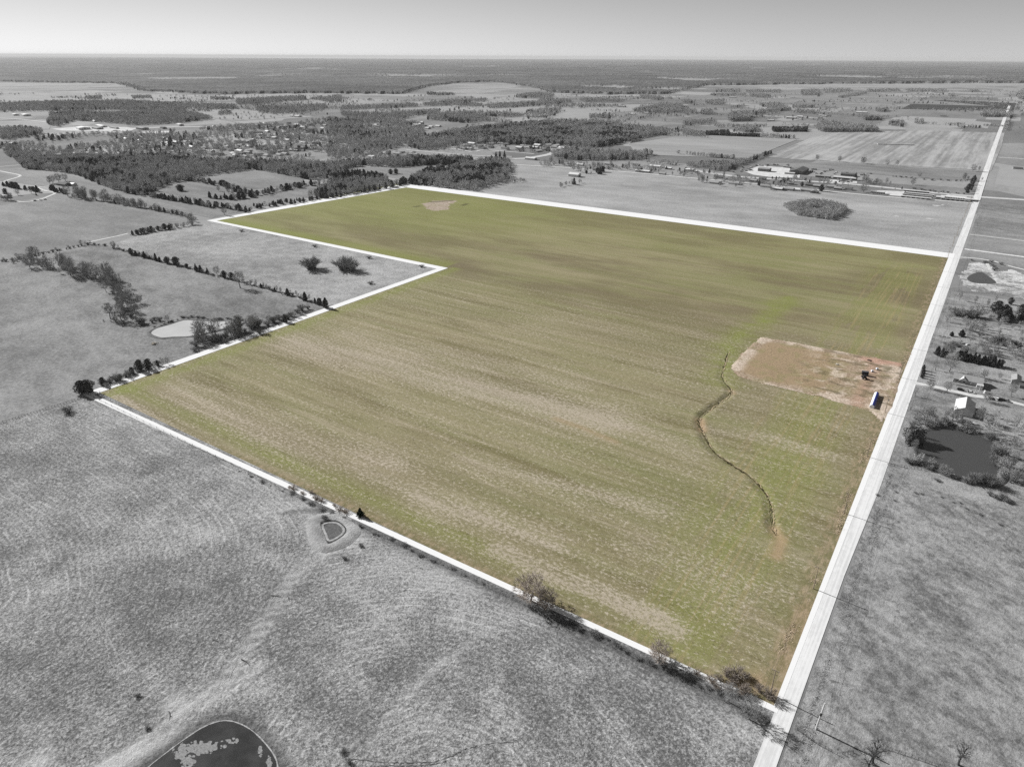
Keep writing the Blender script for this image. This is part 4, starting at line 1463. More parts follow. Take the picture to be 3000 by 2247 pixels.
one('shrub', ZB((440, 130))[0], 4.2, 'dark spiky bush in the rough pasture near the field corner', wide=1.5)
# bottom edge of the green field
one('bare_tree', ZBM((1230, 245))[0], 14.5, 'large round bare tree on the bottom edge of the green field', i=0, wide=1.4, protoset=DENSE, mats=('bark_brown', 'twig_brown'))
one('bare_tree', ZBM((1330, 285))[0], 10, 'smaller bare tree behind the large one on the bottom edge', i=2, wide=1.2, protoset=DENSE, mats=('bark_brown', 'twig_brown'))
one('bare_tree', ZBM((2060, 630))[0], 10, 'middle bare tree on the bottom edge of the green field', i=2, wide=1.15, protoset=DENSE, mats=('bark_brown', 'twig_brown'))
one('bare_tree', ZBM((2140, 690))[0], 6.5, 'low bare tree outside the bottom edge of the field', i=1, protoset=NEAR)
one('bare_tree', ZBR((430, 1010))[0], 11, 'wide dark bare tree at the bottom corner by the road', i=0, wide=1.15, protoset=NEAR)
one('bare_tree', ZBR((300, 900))[0], 9, 'bare tree just left of the bottom corner tree', i=1, wide=1.15, protoset=NEAR)
row('shrub', ZBR((60, 760), (200, 830), (320, 880), (430, 930)), 8, 2.8, 'pale brown brush in the bottom corner of the field', 'brush in the bottom corner', 2.0, dy=3.0, mats=('bark_brown', 'twig_brown'))
row('shrub', ZBR((300, 760), (380, 790), (520, 830)), 7, 3.6, 'brown thicket inside the bottom corner of the field', 'thicket inside the bottom corner', 2.5, mats=('bark_brown', 'twig_brown'))
one('cedar_tree', (1056, 1512), 5, 'single green cedar bush on the bottom edge of the field', i=2, mats=('bark_brown', 'cedar_green'))
row('shrub', ((700, 1368), (800, 1414), (900, 1460), (1000, 1506), (1100, 1552), (1250, 1618), (1400, 1688), (1520, 1743)), 30, 1.0, 'low dark fence brush under the bottom edge of the field', 'fence brush along the bottom edge', 0.9, var=0.55, wide=1.7, dy=-2.6)
row('shrub', ((1640, 1798), (1750, 1848), (1860, 1900), (2000, 1962), (2120, 2018)), 22, 1.5, 'dark fence brush near the bottom corner of the field', 'fence brush near the bottom corner', 0.7, wide=1.3, dy=-2.8)
row('shrub', ((840, 1420), (950, 1470), (1020, 1505)), 9, 1.8, 'dry brown weeds just inside the bottom edge', 'weeds inside the bottom edge', 0.8, wide=1.4, mats=('bark_brown', 'twig_brown'))
for p, h, l in (((404, 2040), 1.8, 'small dark bush at the end of the thin cow path'), ((434, 2136), 1.8, 'small dark bush left of the dark pond'), ((1010, 1638), 2.0, 'lower of two dark bushes right of the dried hollow'), ((1057, 1600), 2.2, 'upper of two dark bushes right of the dried hollow'), ((1007, 2203), 2.0, 'upper of two dark bushes at the bottom right of the pond'), ((1025, 2236), 2.0, 'lower of two dark bushes at the bottom right of the pond'), ((952, 1520), 3.0, 'dark bush behind the dried hollow under the field edge')):
    one('shrub', p, h * 0.75, l, wide=1.3, mats=('bark', 'bark'))
# bottom right
for q, h, i, l in (((1232, 1300), 12, 3, 'pale forked bare tree at the bottom edge right of the road'), ((1195, 1335), 11, 1, 'dark leaning bare tree at the bottom edge right of the road'), ((1785, 1305), 10.5, 3, 'sparse bare tree near the bottom right corner')):
    one('bare_tree', ZBR(q)[0], h, l, i=i, protoset=SPARSE, mats=('bark_dark', 'bark_dark'), wide=1.1)
# --- right of the road: farmyard trees
for q, h, i, l, ps in (
        ((1000, 768), 17, 0, 'largest bare yard tree left of the right-hand house', NEAR),
        ((775, 742), 9, 3, 'slim bare tree near the four small conifers', SPARSE),
        ((690, 1045), 8, 2, 'bare tree on the lawn by the driveway mouth', NEAR),
        ((958, 1105), 9.5, 1, 'dark bare tree on the lawn below the house', NEAR),
        ((440, 1165), 8, 1, 'bare roadside tree below the driveway mouth', SPARSE),
        ((370, 1385), 7.5, 2, 'bare roadside tree left of the pale-roofed barn', SPARSE),
        ((1993, 1168), 11, 3, 'tall bare tree below the far right shed', NEAR),
        ((1600, 1255), 8, 2, 'bare tree beside the parked vehicles', NEAR),
        ((1490, 1560), 10, 0, 'bare tree right of the pale-roofed barn', NEAR),
        ((1695, 1625), 9, 3, 'leaning bare tree between the barn and the right edge', SPARSE),
        ((2090, 1640), 8, 2, 'bare tree at the right edge level with the barn', SPARSE),
        ((1560, 880), 8, 1, 'bare tree at the right end of the house', NEAR),
        ((1810, 880), 5, 0, 'small round bare tree left of the far right shed', NEAR)):
    one('bare_tree', ZQ(q)[0], h, l, i=i, protoset=ps)
for k, q in enumerate(((578, 745), (573, 792), (566, 832), (556, 868))):
    one('cedar_tree', ZQ(q)[0], 5.0, 'small pointed conifer in the row of four by the road', 'four small conifers', i=0, wide=0.85)
for q, h, l in (((1035, 190), 4, 'smaller of two round cedars in the weedy yard'), ((1195, 195), 6, 'larger of two round cedars in the weedy yard')):
    one('cedar_tree', ZQ(q)[0], h, l, i=2, wide=1.25)
lb, gr = 'dense dark cedar in the row behind the right-hand house', 'cedars behind the house'
for q, h in (((800, 500), 8), ((870, 530), 8), ((930, 540), 6), ((1160, 560), 8), ((1230, 590), 9), ((1310, 600), 6), ((1390, 610), 9.5), ((1450, 640), 8), ((1540, 650), 8.5), ((1620, 660), 8), ((1700, 680), 8.5), ((1780, 690), 8), ((1830, 680), 6)):
    one('cedar_tree', ZQ(q)[0], h * random.uniform(0.8, 1.1), lb, gr, wide=1.05)
row('bare_tree', ZQ((1050, 520), (1180, 560), (1300, 560)), 5, 10, 'bare tree mixed into the cedars behind the house', 'bare trees in the cedar row', 3)
row('shrub', ZQ((1040, 320), (1120, 330), (1080, 375), (1220, 395)), 7, 2.6, 'dark scrub pile in the weedy yard', 'scrub in the weedy yard', 3, wide=1.5)
row('bare_tree', ZQ((1450, 470), (1600, 490), (1750, 500), (1900, 520), (2050, 520), (2200, 540)), 13, 7, 'small bare tree in the thicket above the house', 'thicket above the house', 6)
row('bare_tree', ZQ((1300, 200), (1450, 300), (1700, 260), (1900, 270), (2100, 300), (2200, 250)), 12, 7.5, 'bare sapling in the weedy field above the house', 'saplings above the house', 9)
row('shrub', ZQ((1560, 250), (1640, 280), (1750, 300), (1950, 300), (2150, 320)), 12, 4.5, 'grey thicket in the weedy field above the house', 'thickets above the house', 5)
for q, h in (((1165, 885), 10), ((1410, 960), 10), ((1610, 1000), 9), ((1740, 925), 8)):
    one('bare_tree', ZE(q)[0], h, 'slim upright bare tree in the row below the dug pit', 'row below the dug pit', i=3, wide=0.8)
one('cedar_tree', ZE((1985, 950))[0], 7, 'lone cedar right of the slim bare trees', i=1)
row('cedar_tree', ZE((1850, 1180), (1900, 1240), (1960, 1180), (2000, 1130), (2110, 1200), (2150, 1180)), 10, 9, 'dark cedar in the clump above the yard thickets', 'cedar clump at the right', 6, wide=1.2)
one('bare_tree', ZE((955, 1232))[0], 9, 'bare tree standing alone near the road above the two cedars', i=0, protoset=SPARSE)
row('shrub', ZE((1150, 1090), (1220, 1130), (1300, 1150), (1400, 1160), (1460, 1150)), 9, 6.5, 'rounded grey thicket above the two cedars', 'rounded thicket', 4, wide=1.2)
row('bare_tree', ZE((1100, 1060), (1330, 1330), (1500, 1330), (1650, 1330), (1800, 1300), (2000, 1330), (2150, 1360)), 14, 7.5, 'bare tree scattered below the cedar clump', 'scattered yard trees', 8)
row('shrub', ZE((1280, 260), (1400, 275), (1520, 285), (1740, 270), (1780, 420)), 9, 2.4, 'dark rubble heap and scrub on the rim of the dug pit', 'scrub round the dug pit', 4, wide=1.6)
# trees round the right pond
row('bare_tree', ZP((450, 150), (560, 190), (700, 170), (850, 190), (980, 260), (1080, 170)), 16, 8, 'bare tree on the far bank of the dark square pond', 'trees on the far pond bank', 4)
row('shrub', ZP((420, 260), (600, 280), (760, 250), (900, 250), (1100, 300), (1300, 350), (1550, 420), (1700, 480)), 24, 3.4, 'dark brush on the far bank of the dark square pond', 'brush on the far pond bank', 2)
row('cedar_tree', ZP((330, 500), (420, 560), (470, 480)), 4, 8, 'cedar at the left corner of the dark square pond', 'cedars at the pond corner', 2, mats=('bark', 'shrub'))
row('bare_tree', ZP((420, 730), (330, 600), (480, 420)), 5, 8, 'bare tree at the left corner of the dark square pond', 'bare trees at the pond corner', 2)
row('shrub', ZP((300, 850), (420, 880), (560, 900), (680, 950), (770, 990)), 14, 2.8, 'pale brush on the near left bank of the dark square pond', 'brush on the near left pond bank', 1.5)
one('bare_tree', ZP((885, 1045))[0], 7, 'pale spreading tree on the near bank of the dark square pond', i=2, wide=1.2, protoset=NEAR)
row('shrub', ZP((1300, 1160), (1400, 1170), (1500, 1180), (1620, 1210), (1700, 1220)), 10, 5.5, 'rounded pale thicket on the near bank of the dark square pond', 'thicket on the near pond bank', 2)
row('shrub', ZP((1720, 760), (1780, 720), (1800, 860), (1780, 980)), 8, 4.5, 'brush on the right bank of the dark square pond', 'brush on the right pond bank', 2)
row('bare_tree', ZP((1900, 500), (1950, 640), (1900, 820), (1950, 990), (2000, 1150), (2050, 1280), (2150, 900), (2150, 1200)), 15, 7.5, 'bare tree at the right edge beside the dark square pond', 'trees right of the pond', 5)
row('shrub', ZP((1700, 1400), (1800, 1430), (1900, 1480), (1960, 1490)), 6, 3.2, 'dark bush at the lower right of the square pond', 'bushes below the pond', 2)
one('shrub', ZP((800, 1150))[0], 1.6, 'small dark heap in the pasture below the pond', wide=1.6)
row('shrub', ((2560, 1452), (2660, 1440), (2760, 1462), (2860, 1500), (2960, 1540)), 11, 0.9, 'low weeds along the fence below the square pond', 'weeds along the pond fence', 4.0, wide=1.6)
# --- behind the green field
row('bare_tree', ZM((480, 575), (530, 565), (580, 550), (640, 530)), 10, 8, 'bare tree in the small clump in the pasture behind the field', 'small clump behind the field', 5)
one('cedar_tree', ZM((618, 548))[0], 12, 'pointed cedar in the small clump behind the field', i=0)
for q, h in (((36, 108), 14), ((330, 135), 16), ((355, 132), 16), ((655, 158), 14), ((785, 165), 14), ((1770, 235), 17), ((1845, 235), 12), ((988, 410), 14), ((1075, 310), 12)):
    one('bare_tree', ZH2(q)[0], h, 'bare tree standing along the far field line at the highway', 'trees along the far field line')
for q in ((1610, 110), (1630, 110), (1985, 140)):
    one('bare_tree', ZH1(q)[0], 14, 'bare tree standing along the far field line at the highway', 'trees along the far field line', wide=0.7)
row('shrub', ZH2((720, 300), (900, 320), (1200, 345), (1420, 355), (1700, 365), (1840, 370)), 26, 3, 'low bush along the ditch above the highway', 'bushes along the ditch', 3)
row('bare_tree', ZH2((1670, 340), (1750, 340), (1830, 350)), 8, 11, 'bare tree in the thicket by the crossroads', 'thicket by the crossroads', 8)
row('cedar_tree', ZH2((1830, 530), (1860, 470), (1900, 400), (1930, 360)), 11, 9, 'dark cedar along the road above the crossroads', 'cedars above the crossroads', 2, dx=-16)
row('shrub', ZH2((1000, 460), (1200, 490), (1500, 515), (1700, 535)), 16, 3, 'low bush along the highway shoulder', 'bushes along the highway', 2)
row('bare_tree', ZH2((290, 370), (400, 390), (560, 400), (700, 420)), 11, 11, 'bare tree between the highway and the car lot', 'trees beside the car lot', 6)
one('cedar_tree', ZH2((240, 345))[0], 11, 'dark cedar in the car lot', i=1)
one('bare_tree', ZH2((350, 505))[0], 17, 'big leafless tree right of the roadside houses', i=2, wide=1.2)
row('bare_tree', ZH1((30, 520), (250, 545), (330, 550), (380, 430), (470, 430), (850, 560), (960, 600), (1080, 480), (1150, 470), (1270, 440), (1320, 450), (1430, 460), (1520, 490), (1700, 480), (1850, 480), (2000, 500), (2080, 510)), 30, 9, 'bare yard tree among the roadside houses', 'yard trees of the roadside houses', 5)
row('cedar_tree', ZH1((330, 545), (1090, 480), (1230, 450), (1520, 490), (1740, 665), (910, 410)), 6, 9, 'dark evergreen among the roadside houses', 'evergreens of the roadside houses', 3)
row('cedar_tree', ZM((700, 450), (830, 420), (880, 460), (920, 390), (970, 440)), 8, 9, 'dark cedar beside the white-roofed shed', 'cedars beside the white-roofed shed', 6)
row('bare_tree', ZM((280, 330), (450, 320), (720, 450), (780, 380), (850, 390), (930, 380), (1050, 370), (1200, 390), (1220, 420), (1400, 420), (1600, 450), (1650, 460), (1700, 460), (1800, 470), (1880, 540), (2000, 480), (2090, 490)), 34, 11, 'bare tree along the lane behind the pasture', 'trees along the lane', 8)
for k, v in COUNT.items():
    print('COUNT', k, v)

# ------------------------------------------------------------------ woods, too many to count
WOODSRC = bpy.data.collections.new('tree_stock')     # stock for the woods, not linked to the scene
stock = []
def stock_obj(V, F, mat):
    o = bpy.data.objects.new('stock_tree_%02d' % len(stock), mesh_np('stock', V, F, MAT[mat]))
    WOODSRC.objects.link(o)
    stock.append(o)


MAT['wood_twig'] = tree_mat('woodland_twigs', col(182), 0.3)
for s in range(5):
    t, c = bare_tree(600 + s, 11.5, 4.4 + 0.4 * (s % 3), 46, 8, 1.7, 0.30, 0.16, minr=0.07, sides=3)
    stock_obj(np.concatenate([t[0], c[0]]), np.concatenate([t[1], c[1] + len(t[0])]), 'wood_twig')
for s in range(3):
    stock_obj(*leaf_crown(700 + s, 9.0, 2.9, 260, 1.1, ('oval', 'cone', 'oval')[s], 0.03), 'cedar')


for s in range(2):
    a_, b_ = bush(800 + s, 2.6, 3.6, 26, 1.0, 0.16)
    stock_obj(np.concatenate([a_[0], b_[0]]), np.concatenate([a_[1], b_[1] + len(a_[0])]), 'wood_twig')


def woods_modifier():
    ng = bpy.data.node_groups.new('woods', 'GeometryNodeTree')
    ng.interface.new_socket('Geometry', in_out='INPUT', socket_type='NodeSocketGeometry')
    ng.interface.new_socket('Geometry', in_out='OUTPUT', socket_type='NodeSocketGeometry')
    N = ng.nodes.new
    gi, go = N('NodeGroupInput'), N('NodeGroupOutput')
    ip = N('GeometryNodeInstanceOnPoints')
    ci = N('GeometryNodeCollectionInfo')
    ci.inputs['Collection'].default_value = WOODSRC
    ci.inputs['Separate Children'].default_value = True
    ci.inputs['Reset Children'].default_value = True
    ip.inputs['Pick Instance'].default_value = True

    def na(nm, ty):
        n = N('GeometryNodeInputNamedAttribute')
        n.data_type = ty
        n.inputs[0].default_value = nm
        return n.outputs[0]
    L = ng.links.new
    L(gi.outputs[0], ip.inputs['Points'])
    L(ci.outputs[0], ip.inputs['Instance'])
    L(na('var', 'INT'), ip.inputs['Instance Index'])
    cx = N('ShaderNodeCombineXYZ')
    L(na('rot', 'FLOAT'), cx.inputs[2])
    L(cx.outputs[0], ip.inputs['Rotation'])
    L(na('siz', 'FLOAT_VECTOR'), ip.inputs['Scale'])
    L(ip.outputs[0], go.inputs[0])
    return ng


WOODS = woods_modifier()


def scatter(polys, spacing, h=1.0, cedar=0.12, avoid=(), seed=1, clump=60.0, thin=0.0):
    """jittered grid of tree spots inside surveyed outlines"""
    out = []
    rr = np.random.default_rng(seed)
    for px in polys:
        P = G(px)
        xs, ys = [p[0] for p in P], [p[1] for p in P]
        X, Y = np.meshgrid(np.arange(min(xs), max(xs) + spacing, spacing), np.arange(min(ys), max(ys) + spacing, spacing))
        X = X + rr.uniform(-0.48, 0.48, X.shape) * spacing
        Y = Y + rr.uniform(-0.48, 0.48, Y.shape) * spacing
        k = in_poly(X, Y, P)
        for a in avoid:
            k &= ~in_poly(X, Y, G(a))
        if thin:
            k &= vnoise(X / clump + 3, Y / clump, seed + 9, 3) > thin
        X, Y = X[k], Y[k]
        cn = vnoise(X / clump, Y / clump, seed, 3) + rr.normal(size=X.shape) * 0.12
        out.append(np.stack([X, Y, cn], -1))
    A = np.concatenate(out)
    n = len(A)
    if n == 0:
        return A, np.zeros(0, int), np.zeros((0, 3))
    thr = np.quantile(A[:, 2], 1 - cedar) if cedar > 0 else 9
    ced = A[:, 2] > thr
    var = np.where(ced, rr.integers(5, 8, n), rr.integers(0, 5, n))
    s = h * rr.uniform(0.72, 1.28, n)
    S = np.stack([s * rr.uniform(0.85, 1.2, n), s * rr.uniform(0.85, 1.2, n), s], -1)
    return A, var, S


def hedge(lines, spacing, h, mix, jit=2.0, seed=1, world=False, drop=0.0):
    """spots along lines; mix = shares of (bare tree, cedar, bush)"""
    rr = np.random.default_rng(seed)
    A, var, S = [], [], []
    for ln in lines:
        P = ln if world else G(ln)
        for a, b in zip(P, P[1:]):
            L = math.hypot(b[0] - a[0], b[1] - a[1])
            n = max(1, int(L / spacing))
            for k in range(n):
                t = (k + rr.random()) / n
                x, y = a[0] + (b[0] - a[0]) * t, a[1] + (b[1] - a[1]) * t
                if drop and vnoise(np.array([x / 70.0]), np.array([y / 70.0]), seed + 5, 2)[0] < drop:
                    continue
                u = rr.random()
                v = rr.integers(0, 5) if u < mix[0] else rr.integers(5, 8) if u < mix[0] + mix[1] else rr.integers(8, 10)
                q = h * rr.uniform(0.6, 1.3)
                A.append((x + rr.normal() * jit, y + rr.normal() * jit, 0))
                var.append(v)
                S.append((q * rr.uniform(0.8, 1.2), q * rr.uniform(0.8, 1.2), q))
    return np.array(A), np.array(var), np.array(S)


def wood(name, label, lots):
    As, Vs, Ss = zip(*lots)
    A, var, S = np.concatenate(As), np.concatenate(Vs), np.concatenate(Ss)
    me = bpy.data.meshes.new(name)
    me.vertices.add(len(A))
    co = np.zeros((len(A), 3), dtype=np.float32)
    co[:, :2] = A[:, :2]
    me.vertices.foreach_set('co', co.ravel())
    a = me.attributes.new('var', 'INT', 'POINT')
    a.data.foreach_set('value', var.astype(np.int32))
    a = me.attributes.new('siz', 'FLOAT_VECTOR', 'POINT')
    a.data.foreach_set('vector', S.astype(np.float32).ravel())
    a = me.attributes.new('rot', 'FLOAT', 'POINT')
    a.data.foreach_set('value', RNG.uniform(0, 6.28, len(A)).astype(np.float32))
    o = link(name, me)
    md = o.modifiers.new('trees', 'NODES')
    md.node_group = WOODS
    print('WOOD', name, len(A))
    return stuff(o, label, 'woodland')


W1 = ((45, 472), (100, 468), (200, 465), (350, 462), (480, 462), (620, 474), (800, 482), (960, 482), (1040, 486), (1005, 500), (1000, 522), (905, 527), (870, 521), (740, 497), (590, 517), (545, 531), (497, 537), (455, 560), (405, 573), (340, 560), (285, 540), (225, 513), (150, 502), (75, 497))
wood('woodland', 'big grey leafless wood between the town and the clearings', [
    scatter([W1], 7.6, 1.05, 0.22, seed=11),
    scatter([((20, 425), (110, 470), (60, 480), (20, 450))], 9, 1.0, 0.1, seed=12)])
W2 = ((1000, 572), (1085, 552), (1110, 555), (1165, 540), (1200, 532), (1250, 500), (1300, 498), (1360, 490), (1410, 475), (1440, 470), (1490, 475), (1500, 500), (1475, 535), (1430, 548), (1385, 562), (1300, 552), (1195, 540), (1100, 560))
W3 = ((985, 510), (1060, 510), (1130, 522), (1140, 540), (1090, 560), (1000, 575), (950, 580), (900, 580), (960, 545))
wood('woodland', 'dark wood touching the far corner of the green field', [
    scatter([W2], 7.2, 1.0, 0.38, seed=21), scatter([W3], 7.2, 0.95, 0.42, seed=22),
    scatter([((1000, 480), (1060, 478), (1150, 470), (1260, 466), (1380, 468), (1385, 486), (1260, 484), (1150, 492), (1060, 486), (1000, 498))], 7.4, 1.1, 0.35, seed=23),
    scatter([((1480, 520), (1545, 530), (1530, 536), (1490, 538))], 7, 0.5, 0.1, seed=24)])
W4 = ((1250, 405), (1330, 388), (1450, 372), (1560, 362), (1650, 366), (1800, 370), (1900, 378), (1952, 385), (1950, 395), (1900, 402), (1830, 418), (1800, 426), (1740, 434), (1640, 428), (1500, 425), (1350, 420), (1270, 440), (1230, 440), (1190, 430), (1240, 415))
wood('woodland', 'long leafless wood stretching right of the town', [scatter([W4], 9.0, 1.2, 0.28, seed=31), scatter([((1640, 440), (1700, 436), (1800, 446), (1900, 455), (1890, 472), (1780, 470), (1660, 462))], 12, 0.9, 0.1, seed=32)])
# the town's trees
TOWN = ((0, 425), (120, 405), (240, 395), (400, 395), (560, 385), (700, 372), (850, 365), (960, 352), (1100, 352), (1200, 372), (1250, 400), (1190, 430), (1220, 470), (1000, 482), (800, 482), (620, 474), (480, 464), (300, 464), (120, 470), (20, 460))
wood('woodland', 'bare street and garden trees scattered through the town', [scatter([TOWN], 17, 1.15, 0.10, seed=41, clump=85, thin=0.485), scatter([((960, 352), (1140, 350), (1230, 365), (1250, 400), (1180, 430), (1060, 470), (960, 470), (960, 400))], 13, 1.1, 0.12, seed=42, clump=90, thin=0.36),
                                                                  scatter([((1190, 440), (1300, 420), (1500, 427), (1650, 440), (1660, 450), (1500, 448), (1300, 445))], 20, 0.8, 0.1, seed=43, thin=0.4)])
